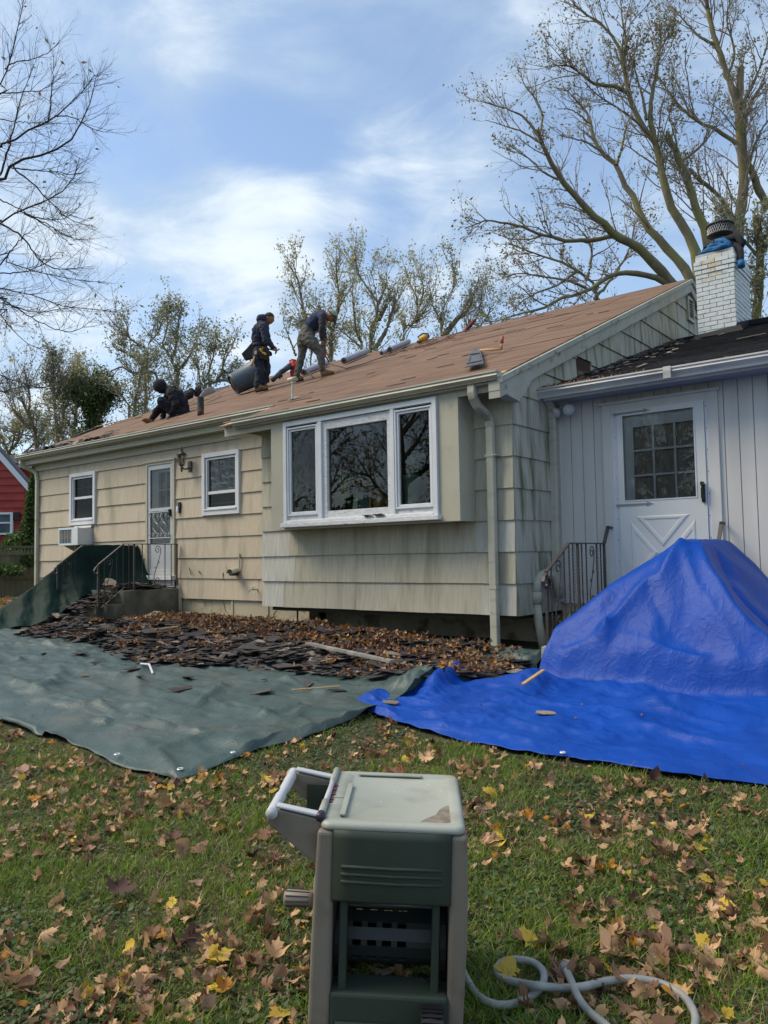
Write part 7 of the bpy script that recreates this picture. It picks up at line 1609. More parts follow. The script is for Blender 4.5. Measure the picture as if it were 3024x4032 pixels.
# ---- garden hose on the grass
M_['hose'] = mat('grey ribbed hose', (.30, .31, .29), (.24, .25, .235), .45, 20, bump=.15, bscale=60)
def smooth_path(P, n=10):
    P = [np.array(p, float) for p in P]; out_ = []
    for i in range(len(P) - 1):
        p0, p1, p2, p3 = P[max(i - 1, 0)], P[i], P[i + 1], P[min(i + 2, len(P) - 1)]
        for k in range(n):
            t_ = k / n; out_.append(.5 * ((2 * p1) + (-p0 + p2) * t_ + (2 * p0 - 5 * p1 + 4 * p2 - p3) * t_ ** 2 + (-p0 + 3 * p1 - 3 * p2 + p3) * t_ ** 3))
    out_.append(P[-1]); return out_
def hp(cx, cy, up=.02): return G(1700 + cx * .798, 3100 + cy * .798, up)
hpath = [hp(120, 830, .05), hp(170, 940), hp(230, 1030), hp(310, 1070), (hp(400, 1070)), hp(490, 1030), hp(545, 975, .03), hp(550, 910, .03), hp(500, 865), hp(420, 850), hp(350, 862), hp(320, 900), hp(345, 940), hp(430, 965, .035), hp(530, 980, .055), hp(640, 990, .03), hp(740, 985, .05), hp(850, 960), hp(960, 945), hp(1080, 955), hp(1180, 990), hp(1250, 1040), hp(1295, 1110), hp(1300, 1170), hp(1270, 1240), hp(1180, 1300), hp(1050, 1320), hp(950, 1260), hp(860, 1175), hp(780, 1110), hp(725, 1040, .05), hp(690, 960, .04), hp(662, 895, .04)]
hs_ = empty('garden_hose', hpath[3], 'grey ribbed garden hose looped on the leafy grass beside the cart', 'hose')
mb = MB(); mb.tube(smooth_path(hpath, 8), .0128, 12); mb.build('hose_tube', M_['hose'], hs_, smooth=True)
P_ = hpath[-1]; d_ = P_ - hpath[-2]; d_ /= np.linalg.norm(d_); mb = MB(); mb.lathe(P_ - d_ * .012, [(.0135, 0), (.0175, .006), (.0175, .03), (.014, .034)], 14, axis=d_); mb.build('hose_coupling', mat('grey coupling', (.20, .19, .18), rough=.5), hs_, smooth=True)
# ================================================================== GRASS, WEEDS AND FALLEN LEAVES
lr = np.random.RandomState(5)
green_poly = [tuple(p) for p in poly_at(gF, 40)] + [tuple(p) for p in poly_at(gB, 40)][::-1]
blue_poly = [tuple(p) for p in poly_at(bF, 40)] + [tuple(p) for p in poly_at(bB, 40)][::-1]
def shrinkok(x, y): return not (inpoly(x, y + .03, green_poly) or inpoly(x, y + .03, blue_poly))
def inview(x, y, z=-.7, m=120):
    d = np.array([x, y, z]) - CAM; w_ = d @ CF
    if w_ < .3: return False
    px = 1512 + 3028 * (d @ CR) / w_; py = 2016 - 3028 * (d @ CU) / w_
    return -m < px < 3024 + m and 2350 < py < 4032 + 260
# sample lawn points by distance-weighted density
def lawn_pts(n, rs, dmax=9.0):
    out_ = []
    while len(out_) < n:
        k = 4000; dd = 1.6 + (dmax - 1.6) * rs.rand(k) ** 1.5; a = (rs.rand(k) - .5) * 1.15
        az = math.atan2(CF[1], CF[0]) + a
        xs_ = CAM[0] + dd * np.cos(az); yy_ = CAM[1] + dd * np.sin(az)
        for x, y in zip(xs_, yy_):
            if inview(x, y) and shrinkok(x, y): out_.append((x, y))
    return np.array(out_[:n])
def patch(x, y):    # bare or mossy patches in the lawn: 0 sparse .. 1 lush
    v = .55 + .9 * vn(x * .9 + 3, y * .9, 1, 4)
    v -= .65 * math.exp(-(((x - 1.5) / .7) ** 2 + ((y + 6.3) / .5) ** 2)); v -= .45 * math.exp(-(((x - 2.9) / .6) ** 2 + ((y + 3.9) / .35) ** 2))
    return v
P = lawn_pts(150000, lr)
keep = np.array([lr.rand() < np.clip(patch(x, y) * 1.0 + .18, .12, 1) for x, y in P]); P = P[keep]
n = len(P); Zg = np.array([gsurf(x, y) for x, y in P]); h = (.022 + .040 * lr.rand(n) ** 1.5) * (0.75 + .5 * np.array([vn(x * 3, y * 3, 7, 2) for x, y in P])); h = np.clip(h, .012, .09)
h *= 1.15; a = lr.rand(n) * 2 * np.pi; lean = h * (.3 + 1.1 * lr.rand(n)); la = lr.rand(n) * 2 * np.pi; wdt = .0011 + .0016 * lr.rand(n)
dx, dy = np.cos(a) * wdt, np.sin(a) * wdt; lx_, ly_ = np.cos(la) * lean, np.sin(la) * lean
B = np.stack([P[:, 0], P[:, 1], Zg - .004], 1); D = np.stack([dx, dy, np.zeros(n)], 1); L1 = np.stack([lx_ * .35, ly_ * .35, h * .6], 1); L2 = np.stack([lx_, ly_, h], 1)
V = np.concatenate([B - D, B + D, B + L1 + D * .8, B + L1 - D * .8, B + L2 + D * .15, B + L2 - D * .15], 0); i = np.arange(n)
F = np.concatenate([np.stack([i, i + n, i + 2 * n, i + 3 * n], 1), np.stack([i + 3 * n, i + 2 * n, i + 4 * n, i + 5 * n], 1)], 0)
M_['grass'] = leafmat('grass blade', [(.155, .255, .018), (.20, .315, .03), (.115, .205, .016), (.24, .34, .045), (.28, .26, .09), (.165, .28, .026), (.36, .33, .16)], rough=.55, transl=.35)
gr = fastmesh('grass', V, F, M_['grass']); tag(gr, 'short autumn lawn grass', 'grass', kind='stuff')
# clover and creeping weeds: small rounded leaves near the ground
P = lawn_pts(26000, lr, 7.5); P = P[np.array([vn(x * 1.3 + 9, y * 1.3, 4, 3) + .35 * lr.rand() > .08 for x, y in P])]; n = len(P)
Zg = np.array([gsurf(x, y) for x, y in P]) + .006 + .022 * lr.rand(n); r_ = .0045 + .0075 * lr.rand(n); ax_ = lr.rand(n) * 6.28; t1_, t2_ = lr.randn(n) * .35, lr.randn(n) * .35
vs = []
for k, (u_, v_) in enumerate(((1, 0), (.45, .75), (-.5, .7), (-1, 0), (-.5, -.7), (.45, -.75))):
    uu, vv = u_ * r_ * 1.3, v_ * r_; X_ = uu * np.cos(ax_) - vv * np.sin(ax_); Y_ = uu * np.sin(ax_) + vv * np.cos(ax_); vs.append(np.stack([P[:, 0] + X_, P[:, 1] + Y_, Zg + uu * t1_ + vv * t2_], 1))
V = np.concatenate(vs, 0); i = np.arange(n); F = np.concatenate([np.stack([i, i + n, i + 2 * n, i + 3 * n], 1), np.stack([i, i + 3 * n, i + 4 * n, i + 5 * n], 1)], 0)
M_['clover'] = leafmat('clover leaf', [(.050, .095, .030), (.075, .13, .045), (.10, .15, .07), (.04, .075, .02), (.13, .13, .06)], rough=.5, transl=.3)
tag(fastmesh('clover', V, F, M_['clover']), 'clover and creeping weeds in the lawn', 'weeds', kind='stuff')
# crumbs: tiny dead leaf bits on the soil
P = lawn_pts(30000, lr, 8.5); n = len(P); Zg = np.array([gsurf(x, y) for x, y in P]) + .004 + .012 * lr.rand(n); r_ = .004 + .010 * lr.rand(n) ** 2; ax_ = lr.rand(n) * 6.28; t1_, t2_ = lr.randn(n) * .4, lr.randn(n) * .4; vs = []
for u_, v_ in ((1, .1), (.1, .6), (-1, -.1), (0, -.5)):
    uu, vv = u_ * r_ * 1.3, v_ * r_; X_ = uu * np.cos(ax_) - vv * np.sin(ax_); Y_ = uu * np.sin(ax_) + vv * np.cos(ax_); vs.append(np.stack([P[:, 0] + X_, P[:, 1] + Y_, Zg + uu * t1_ + vv * t2_], 1))
i = np.arange(n); M_['crumb'] = leafmat('dead leaf crumb', [(.17, .11, .06), (.11, .065, .035), (.24, .17, .10), (.07, .045, .03), (.20, .17, .12)], rough=.8, transl=.1)
tag(fastmesh('leaf_crumbs', np.concatenate(vs, 0), np.stack([i, i + n, i + 2 * n, i + 3 * n], 1), M_['crumb']), 'crumbled dead leaves between the grass', 'leaf litter', kind='stuff')

# maple leaves: lobed, curled outlines
def maple(seed, curl=1.0, lobes=5, fold=None):
    rs = np.random.RandomState(seed); half = [(0, -.10), (.10, -.36), (.30, -.42), (.32, -.24), (.52, -.24), (.66, -.04), (.86, .08), (.70, .22), (.68, .44), (.50, .40), (.36, .46), (.32, .64), (.14, .72), (.0, 1.02)] if lobes == 5 else [(0, -.1), (.16, -.3), (.34, -.1), (.42, .15), (.36, .4), (.2, .7), (0, .95)]
    P = [(a, b) for a, b in half] + [(-a, b) for a, b in half[-2:0:-1]]
    P = [(a * (1 + .14 * rs.randn()), b + .05 * rs.randn()) for a, b in P]; n = len(P)
    c1_, c2_, tw = curl * rs.uniform(.5, 1.3), curl * rs.uniform(-.7, .9), curl * rs.uniform(-.9, .9); ph = rs.rand() * 6
    def zf(a, b): return .5 * c1_ * a * a + .45 * c2_ * (b - .2) ** 2 + .4 * tw * a * b + .10 * curl * math.sin(4.5 * a + ph) * math.cos(4 * b) + .05 * abs(a)
    # inner ring gives the curl something to bend
    inner = [(a * .5, b * .5 + .1) for a, b in P]; V_ = [(a, b, zf(a, b)) for a, b in P] + [(a, b, zf(a, b)) for a, b in inner] + [(0, .1, zf(0, .1))]
    F_ = [(i, (i + 1) % n, n + (i + 1) % n, n + i) for i in range(n)] + [(n + i, n + (i + 1) % n, 2 * n) for i in range(n)]
    # stalk
    V_ += [(-.015, -.1, .0), (.015, -.1, .0), (.03, -.55, .08), (.0, -.55, .08)]; F_ += [(2 * n + 1, 2 * n + 2, 2 * n + 3, 2 * n + 4)]
    return np.array(V_), F_
leafshapes = [maple(s, c, l) for s, c, l in ((1, .6, 5), (2, 1.2, 5), (3, 1.8, 5), (4, .9, 5), (5, 2.0, 3), (6, 1.4, 3), (7, 2.4, 5), (8, .35, 5))]
lcols = dict(tan=[(.56, .35, .19), (.46, .28, .145), (.64, .44, .26)], brown=[(.27, .145, .075), (.20, .10, .055), (.32, .18, .10)], pinkbrown=[(.38, .235, .15), (.31, .185, .12)], yellow=[(.60, .42, .05), (.52, .36, .05)], orange=[(.46, .22, .03), (.40, .17, .025)], dark=[(.075, .035, .028), (.10, .05, .035)])
def lmat1(name, cols):
    a, b = cols[0], cols[1]; m = mat(name, a, b, .6, 18, c3=tuple(q * .55 for q in b), s3=26, t3=(.55, .75), bump=.35, bscale=60, objvar=.22, bdist=.004); t = m.node_tree; b_ = t.nodes['Principled BSDF']; tl = t.nodes.new('ShaderNodeBsdfTranslucent'); ms = t.nodes.new('ShaderNodeMixShader'); ms.inputs[0].default_value = .2
    src = b_.inputs['Base Color'].links[0].from_socket; t.links.new(src, tl.inputs[0]); t.links.new(b_.outputs[0], ms.inputs[1]); t.links.new(tl.outputs[0], ms.inputs[2]); t.links.new(ms.outputs[0], t.nodes['Material Output'].inputs[0]); return m
LM = {k: lmat1(k + ' maple leaf', v) for k, v in lcols.items()}
meshes = {}
for ck in lcols:
    for si, (V_, F_) in enumerate(leafshapes):
        me = bpy.data.meshes.new('fallen_leaf'); me.from_pydata([tuple(v) for v in V_], [], F_); me.materials.append(LM[ck]); me.polygons.foreach_set('use_smooth', [True] * len(me.polygons)); meshes[(ck, si)] = me
lab = dict(tan=('dry tan maple leaf lying curled on the lawn', 'dry tan leaves on the lawn'), brown=('brown maple leaf lying curled on the lawn', 'brown leaves on the lawn'), pinkbrown=('dull pinkish brown leaf lying on the lawn', 'pinkish brown leaves on the lawn'), yellow=('bright yellow maple leaf lying on the lawn', 'yellow leaves on the lawn'), orange=('orange maple leaf lying on the lawn', 'orange leaves on the lawn'), dark=('very dark shrivelled leaf lying on the lawn', 'dark leaves on the lawn'))
def put_leaf(x, y, s, ck, si, rot, up=.022, label=None, grp=None, zz=None):
    o = bpy.data.objects.new('fallen_leaf', meshes[(ck, si)]); col.objects.link(o); o.scale = (s, s, s); o.location = (x, y, (gsurf(x, y) if zz is None else zz) + up); o.rotation_euler = rot
    tag(o, label or lab[ck][0], 'leaf', None if label else (grp or lab[ck][1])); return o
lrr = random.Random(77)
allL = []
P = lawn_pts(2500, lr, 8.5)
for x, y in P:
    dens = .22 + 1.5 * vn(x * 1.3 + 20, y * 1.3, 3, 3) + (.25 if x < 1.5 else .05)
    if lrr.random() > dens + .22: continue
    r_ = lrr.random(); ck = 'tan' if r_ < .40 else 'brown' if r_ < .60 else 'pinkbrown' if r_ < .79 else 'yellow' if r_ < .865 else 'orange' if r_ < .93 else 'dark'
    s = lrr.uniform(.018, .050) * (1.5 if lrr.random() < .12 else 1); si = lrr.choice([0, 1, 2, 3, 4, 5, 4, 5, 6, 2]) if ck not in ('yellow',) else lrr.choice([0, 7, 3, 1])
    rot = (lrr.gauss(0, .6) + (math.pi if lrr.random() < .3 else 0), lrr.gauss(0, .6), lrr.uniform(0, 6.28)); d = math.dist((x, y), CAM[:2]); allL.append((s / d, x, y, s, ck, si, rot))
    # clusters
    if lrr.random() < .30:
        for q in range(lrr.choice([1, 2, 3, 5])):
            x2, y2 = x + lrr.gauss(0, .05), y + lrr.gauss(0, .05)
            if shrinkok(x2, y2): allL.append((s / d, x2, y2, s * lrr.uniform(.7, 1.1), lrr.choice(['tan', 'brown', 'pinkbrown', 'tan']), lrr.randrange(8), (lrr.gauss(0, .6), lrr.gauss(0, .6), lrr.uniform(0, 6.28))))
# singled out leaves
def GL(px, py): q = G(px, py); return q[0], q[1]
x, y = GL(2010, 3860); put_leaf(x, y, .062, 'yellow', 0, (.25, -.25, 1.9), .05, 'large yellow orange leaf lying across the loop of the grey hose')
x, y = GL(2660, 3935); put_leaf(x, y, .060, 'orange', 7, (.15, .1, .3), .035, 'flat orange tan maple leaf on the right bend of the grey hose')
x, y = GL(1115, 4000); put_leaf(x, y, .062, 'yellow', 7, (.1, .1, 2.9), .03, 'flat yellow maple leaf at the bottom left of the cart')
x, y = GL(2790, 3470); put_leaf(x, y, .050, 'yellow', 7, (.2, -.1, 2.0), .03, 'pale yellow maple leaf spread flat on the right side of the lawn')
x, y = GL(1045, 3085); put_leaf(x, y, .045, 'yellow', 1, (.5, .2, .8), .04, 'bright yellow leaf standing tilted near the corner of the grey green tarp')
x, y = GL(470, 3525); put_leaf(x, y, .085, 'dark', 3, (.3, .2, .8), .04, 'big very dark oak-like leaf on the left part of the lawn')
allL.sort(key=lambda q: -q[0])
for q in allL[:292]: put_leaf(q[1], q[2], q[3], q[4], q[5], q[6], .016 + q[3] * .28)
keys = list(lcols); Vb, Fb3, Fb4, mi4, mi3, off = [], [], [], [], [], 0
mb = MB()
def joinleaf(mb, x, y, z, s, ck, si, rot):
    V_, F_ = leafshapes[si]; Mx = Matrix.Rotation(rot[2], 3, 'Z') @ Matrix.Rotation(rot[1], 3, 'Y') @ Matrix.Rotation(rot[0], 3, 'X'); A_ = np.array(Mx) * s
    mb.cur = keys.index(ck); mb.add(V_ @ A_.T + np.array([x, y, z]), F_)
for q in allL[292:]: joinleaf(mb, q[1], q[2], gsurf(q[1], q[2]) + .016 + q[3] * .28, q[3], q[4], q[5], q[6])
M2 = [leafmat('litter ' + k, [lcols[k][0], lcols[k][1], tuple(c * .7 for c in lcols[k][0]), tuple(min(1, c * 1.2) for c in lcols[k][1])], rough=.6, transl=.2) for k in keys]
tag(mb.build('scattered_leaves', M2, smooth=True), 'smaller fallen leaves scattered over the lawn', 'leaves', kind='stuff')
# leaves on the heap (brown, dense on its far half), a few on tarps
mb = MB()
for i in range(9500):
    x, y = lrr.uniform(-8.2, .7), lrr.uniform(-2.5, .85)
    if not inpoly(x, y, debris_poly) or steps_z(x, y) > -5: continue
    band = math.exp(-((y - (-.35 - .10 * (x + 4))) / .55) ** 2) if x > -7 else .0
    if x > -.9 and y < -1.0: band = max(band, .5)
    if x < -6.4: band *= .7
    if vn(x * 1.8, y * 3.2, 11, 3) * .9 + band * .95 < .16 + .3 * lrr.random(): continue
    r_ = lrr.random(); ck = 'brown' if r_ < .55 else 'tan' if r_ < .72 else 'orange' if r_ < .80 else 'dark'
    joinleaf(mb, x, y, pile_z(x, y) + .035 + .03 * lrr.random(), lrr.uniform(.025, .048), ck, lrr.choice([1, 2, 4, 5, 6]), (lrr.gauss(0, .7), lrr.gauss(0, .7), lrr.uniform(0, 6.28)))
for i in range(60):
    x, y = lrr.uniform(.9, 5), lrr.uniform(-2.9, -1.3)
    if lrr.random() < .25: joinleaf(mb, x, y, btz(x, y) + .012, .02, 'brown', 4, (lrr.gauss(0, .3), lrr.gauss(0, .3), lrr.uniform(0, 6.28)))
for i in range(400):    # in the wing gutter and valley
    x = .05 + abs(lrr.gauss(0, .5)) * 1.2; y = .60 + lrr.uniform(0, .14)
    if x < 3.4: joinleaf(mb, x, y, 2.635 + lrr.uniform(0, .03) + (.02 if y > .66 else 0), lrr.uniform(.015, .035), lrr.choice(['brown', 'orange', 'tan', 'dark']), lrr.choice([2, 4, 6]), (lrr.gauss(0, .5), lrr.gauss(0, .5), lrr.uniform(0, 6.28)))
for i in range(900):    # beyond the dark tarp, at the foot of the fence
    x, y = lrr.uniform(-18, -10.4), lrr.uniform(-1.5, 2.4)
    joinleaf(mb, x, y, gz(x, y) + .02, lrr.uniform(.05, .08), lrr.choice(['brown', 'tan', 'orange', 'tan']), lrr.randrange(8), (lrr.gauss(0, .4), lrr.gauss(0, .4), lrr.uniform(0, 6.28)))
tag(mb.build('leaf_drift', M2, smooth=True), 'brown leaves drifted over the shingle heap and into corners', 'leaves', kind='stuff')
# ================================================================== TREES
tr = random.Random(3); tnr = np.random.RandomState(9)
M_['barkA'] = mat('grey brown bark', (.21, .175, .115), (.15, .125, .085), .9, 9, (1, 1, .3), bump=.8, bscale=40, c3=(.21, .20, .08), s3=1.6, t3=(.42, .62))
M_['barkM'] = mat('mossy bark', (.12, .105, .045), (.085, .075, .036), .9, 9, bump=.8, bscale=30, c3=(.15, .14, .045), s3=2, t3=(.4, .6))
M_['barkD'] = mat('dark twig bark', (.040, .028, .030), (.058, .040, .040), .85, 20)
M_['twig'] = mat('brown twig', (.22, .18, .145), (.28, .235, .19), .85, 8, island=.3)
M_['lvA'] = leafmat('olive autumn leaf', [(.16, .19, .08), (.22, .235, .11), (.30, .28, .17), (.12, .14, .06), (.34, .30, .21), (.24, .16, .12)], transl=.45)
M_['lvB'] = leafmat('yellow green leaf', [(.40, .40, .17), (.48, .45, .22), (.30, .33, .12), (.54, .48, .28), (.40, .36, .24)], transl=.5)
M_['lvC'] = leafmat('dull green leaf', [(.20, .24, .12), (.28, .31, .17), (.34, .33, .21), (.40, .37, .27), (.17, .20, .10)], transl=.5)
M_['lvG'] = leafmat('evergreen leaf', [(.055, .105, .028), (.08, .14, .04), (.045, .075, .022), (.12, .17, .05)], transl=.35)
class Tubes:
    def __init__(s): s.V = []; s.F = []; s.n = 0
    def add(s, P, r, sides):
        P = np.asarray(P, float); K = len(P); T = np.gradient(P, axis=0); T /= np.linalg.norm(T, axis=1)[:, None] + 1e-9
        u = np.cross(T, (.31, .17, .93)); u /= np.linalg.norm(u, axis=1)[:, None] + 1e-9; v = np.cross(T, u); a = np.arange(sides) * 2 * math.pi / sides
        V_ = P[:, None, :] + np.asarray(r)[:, None, None] * (np.cos(a)[None, :, None] * u[:, None, :] + np.sin(a)[None, :, None] * v[:, None, :])
        s.V.append(V_.reshape(-1, 3)); k, i = np.meshgrid(np.arange(K - 1), np.arange(sides), indexing='ij'); j = (i + 1) % sides
        s.F.append((np.stack([k * sides + i, k * sides + j, (k + 1) * sides + j, (k + 1) * sides + i], -1).reshape(-1, 4)) + s.n); s.n += K * sides
    def build(s, name, m, parent, kind=None):
        if not s.V: return None
        o = fastmesh(name, np.concatenate(s.V), np.concatenate(s.F), m, parent, smooth=True)
        if kind: o['kind'] = kind
        return o
def walk(p, d, L, n, wob, grav):
    pts = [np.array(p, float)]; d = np.array(d, float); d /= np.linalg.norm(d); st = L / n
    for k in range(n): d = d + tnr.randn(3) * wob + np.array([0, 0, grav]) / n; d /= np.linalg.norm(d); pts.append(pts[-1] + d * st)
    return np.array(pts)
def side_dir(d, ang):
    r_ = tnr.randn(3); r_ -= d * (r_ @ d); r_ /= np.linalg.norm(r_) + 1e-9; return d * math.cos(ang) + r_ * math.sin(ang)
def densify(P, n=14, wob=.0):
    P = smooth_path(P, 5); P = poly_at(P, n)
    if wob: P[1:-1] += tnr.randn(len(P) - 2, 3) * wob
    return P
def foliage(pts, mats_, parent, size, name='crown'):
    if not len(pts): return
    C_ = np.array(pts); n = len(C_); a = tnr.randn(n, 3); a /= np.linalg.norm(a, axis=1)[:, None]; b = tnr.randn(n, 3); b -= a * np.sum(a * b, 1)[:, None]; b /= np.linalg.norm(b, axis=1)[:, None]
    s = size * (.5 + 1.0 * tnr.rand(n))[:, None]; a *= s; b *= s * .45
    V_ = np.concatenate([C_ - a, C_ + b, C_ + a, C_ - b], 0); i = np.arange(n); o = fastmesh(name, V_, np.stack([i, i + n, i + 2 * n, i + 3 * n], 1), mats_, parent); o['kind'] = 'stuff'; return o
def grow(limbs, lab, cat='tree', grp=None, bark='barkA', leaf='lvA', twigs=14, tl=1.6, lv=2, leafn=5, leafs=.045, up=.5, fork=.7, start=.35, twig_w=.010, wob=.12, cluster=.12, name='tree', ltop=1.0, base=None, leafmask=None, spur=None, twm='twig'):
    """limbs: list of (points, r0, r1); twigs per metre sprout along them"""
    root = empty(name, base if base is not None else limbs[0][0][0], lab, cat, grp)
    big, small, fine, leaves = Tubes(), Tubes(), Tubes(), []
    for q, (P, r0, r1) in enumerate(limbs):
        tb_ = Tubes(); P = densify(P, 22, .012 if r0 > .05 else .006); r_ = np.linspace(r0, r1, len(P)) * (1 + .06 * tnr.randn(len(P))); tb_.add(P, r_, 9)
        tb_.build('trunk' if q == 0 else 'limb', M_[bark], root)
        L = np.sum(np.linalg.norm(np.diff(P, axis=0), axis=1)); nt_ = max(1, int(L * twigs))
        for k in range(nt_):
            f = start + (1 - start) * tnr.rand() ** .8; x = f * (len(P) - 1); i = min(int(x), len(P) - 2); p = P[i] * (1 - x + i) + P[i + 1] * (x - i); d = P[i + 1] - P[i]; d /= np.linalg.norm(d)
            l1 = tl * (.45 + .9 * tnr.rand()) * (1.15 - .5 * f); rr = min(r_[i] * .6, twig_w * (1 + l1)); d1 = side_dir(d, fork * (.6 + .6 * tnr.rand())); n1 = 7
            W = walk(p, d1, l1, n1, wob, up); small.add(W, np.linspace(rr, rr * .35, n1 + 1), 4)
            tips = [W]
            for lvl in range(lv):
                nxt = []
                for W_ in tips:
                    for c_ in range(3 if lvl == 0 else 2):
                        j_ = tnr.randint(1, len(W_) - 1); dd = W_[j_ + 1 if j_ + 1 < len(W_) else j_] - W_[j_ - 1]; dd /= np.linalg.norm(dd) + 1e-9; l2 = l1 * (.30 if lvl else .48) * (.6 + .7 * tnr.rand()); n2 = 5 if lvl == 0 else 4
                        W2 = walk(W_[j_], side_dir(dd, .55), l2, n2, wob * 1.1, up * .7); fine.add(W2, np.linspace(rr * (.42 if lvl == 0 else .26), rr * .16, n2 + 1), 3); nxt.append(W2)
                tips = tips[1:] + nxt
            for W_ in tips + [W]:
                mk = 1 if leafmask is None else leafmask(W_[-1])
                for c_ in range(tnr.poisson(leafn * mk)):
                    j_ = tnr.randint(1, len(W_)); leaves.append(W_[j_] + tnr.randn(3) * cluster * (.3 + .7 * tnr.rand()))
    small.build('branches', M_[twm], root, 'stuff'); fine.build('twigs', M_[twm], root, 'stuff'); foliage(leaves, M_[leaf], root, leafs)
    return root, len(leaves)
tot = 0
def px(pts, dep, sc_=1.0, ox=0, oy=0, dd=0.0): # photo points at a depth
    n = len(pts); return [at(ox + a * sc_, oy + b * sc_, dep + dd * i / max(1, n - 1)) for i, (a, b) in enumerate(pts)]
def rootdown(P):  # continue a limb down to the ground
    g_ = np.array([P[0][0], P[0][1], gz(P[0][0], P[0][1]) - .05]); return [g_] + list(P)
# --- big leaning trees behind the right of the house
k, ox, oy = .7378, 1800, 0
base = 21.0
c0_ = at(ox + 1230 * k, oy + 1640 * k, base); gnd = np.array([c0_[0], c0_[1], gz(c0_[0], c0_[1])])
def lim(pts, r0, r1, dd=0.0, dep=base, conn=None): 
    P = px(pts, dep, k, ox, oy, dd); return ([conn] + P if conn is not None else P, r0, r1)
lmk = lambda p: .25 + 1.6 * max(0, vn(p[0] * .35 + 5, p[2] * .35, p[1] * .3, 2) + .25)
A_ = [([gnd, c0_ - [0, 0, 1.5], c0_], .34, .26),
 lim([(1140, 1505), (1040, 1400), (950, 1310), (840, 1255), (800, 1205), (690, 1120), (640, 1050), (570, 980), (520, 900), (460, 790), (430, 690)], .16, .045, -1.5, conn=c0_),
 lim([(440, 740), (370, 640), (290, 590), (190, 560), (120, 540)], .04, .008), lim([(440, 720), (455, 620), (420, 530), (360, 460), (340, 385)], .035, .008), lim([(440, 760), (360, 710), (280, 680), (150, 640)], .03, .007),
 lim([(540, 960), (450, 910), (410, 865), (340, 820), (275, 770)], .035, .008),
 lim([(850, 1262), (700, 1280), (560, 1280), (420, 1240), (300, 1200), (150, 1180), (40, 1220)], .07, .012, -1.0),
 lim([(1240, 1490), (1160, 1370), (1060, 1260), (990, 1170), (950, 1070), (900, 1000), (850, 890), (760, 800), (720, 700), (700, 610), (640, 540), (560, 460)], .15, .012, 1.0, conn=c0_),
 lim([(850, 880), (880, 780), (900, 680), (930, 600)], .05, .01), lim([(770, 810), (690, 760), (620, 740), (530, 720)], .035, .007), lim([(710, 660), (620, 590), (540, 580)], .03, .007),
 lim([(1110, 1510), (1020, 1470), (900, 1455), (800, 1480), (700, 1550), (560, 1590), (470, 1640), (330, 1680), (180, 1720)], .10, .012, -1.5, conn=c0_),
 lim([(700, 1545), (600, 1500), (480, 1480), (330, 1460), (210, 1500)], .04, .008, -1)]
grow(A_, 'broad leaning tree whose limbs sweep left over the roof ridge', bark='barkA', twigs=4.6, tl=1.15, lv=2, leafn=3.2, leafs=.04, up=.45, start=.3, twig_w=.010, leafmask=lmk)
base2 = 23.0; c1 = at(ox + 1330 * k, oy + 1700 * k, base2); gnd = np.array([c1[0], c1[1], gz(c1[0], c1[1])])
B_ = [([gnd, c1 - [0, 0, 2], c1], .32, .24),
 lim([(1270, 1350), (1200, 1200), (1130, 1080), (1090, 900), (1060, 770), (970, 650), (920, 520), (890, 370), (860, 240), (780, 130), (700, 90), (620, 20)], .17, .02, 0, base2, c1),
 lim([(930, 500), (830, 460), (720, 440), (640, 370), (560, 350), (490, 350)], .07, .01, -1, base2), lim([(1060, 780), (1010, 700), (920, 620), (830, 560), (740, 500), (680, 440)], .05, .01, -1, base2),
 lim([(1335, 1290), (1280, 1130), (1230, 950), (1190, 860), (1120, 720)], .16, .09, 0, base2, c1), lim([(1060, 760), (1030, 640), (1040, 520), (1060, 400), (1080, 280), (1090, 120)], .09, .02, 0, base2), lim([(1010, 640), (990, 520), (960, 420), (940, 320)], .05, .012, 0, base2),
 lim([(890, 340), (900, 220), (880, 100), (870, -20)], .05, .012, 0, base2), lim([(1200, 860), (1290, 790), (1350, 720), (1400, 640)], .05, .012, 0, base2)]
grow(B_, 'tall tree with dark leafy tufts rising behind the chimney', bark='barkA', twigs=4.4, tl=1.7, lv=2, leafn=5.2, leafs=.045, up=.5, start=.35, leafmask=lmk)
base3 = 24.5; c2 = at(ox + 1500 * k, oy + 1650 * k, base3); gnd = np.array([c2[0], c2[1], gz(c2[0], c2[1])])
C_ = [([gnd, c2 - [0, 0, 2], c2], .30, .24),
 lim([(1500, 1230), (1530, 1000), (1510, 780), (1505, 560), (1515, 360)], .19, .10, 0, base3, c2), lim([(1505, 580), (1440, 400), (1380, 220), (1340, 60), (1320, -60)], .12, .05, 0, base3),
 lim([(1475, 1210), (1400, 1050), (1300, 970), (1240, 900)], .11, .05, 0, base3, c2), lim([(1490, 770), (1400, 700), (1290, 650), (1180, 560), (1080, 420), (1010, 380)], .07, .012, 0, base3),
 lim([(1659, 1120), (1590, 960), (1545, 860), (1530, 700), (1560, 560), (1640, 440)], .13, .04, 0, base3), lim([(1560, 860), (1620, 700), (1700, 600)], .05, .02, 0, base3),
 lim([(1390, 240), (1300, 200), (1220, 120), (1150, 40)], .05, .012, 0, base3), lim([(1520, 560), (1600, 400), (1650, 250), (1690, 80)], .06, .015, 0, base3), lim([(1440, 420), (1480, 280), (1440, 120), (1460, -20)], .045, .012, 0, base3)]
grow(C_, 'tall multi-stemmed tree at the right edge behind the chimney', bark='barkA', twigs=4.0, tl=1.8, lv=2, leafn=4.0, leafs=.045, up=.5, start=.3, leafmask=lmk)
base4 = 19.5; c3_ = at(2975, 1400, base4); gnd = np.array([c3_[0], c3_[1], gz(c3_[0], c3_[1])])
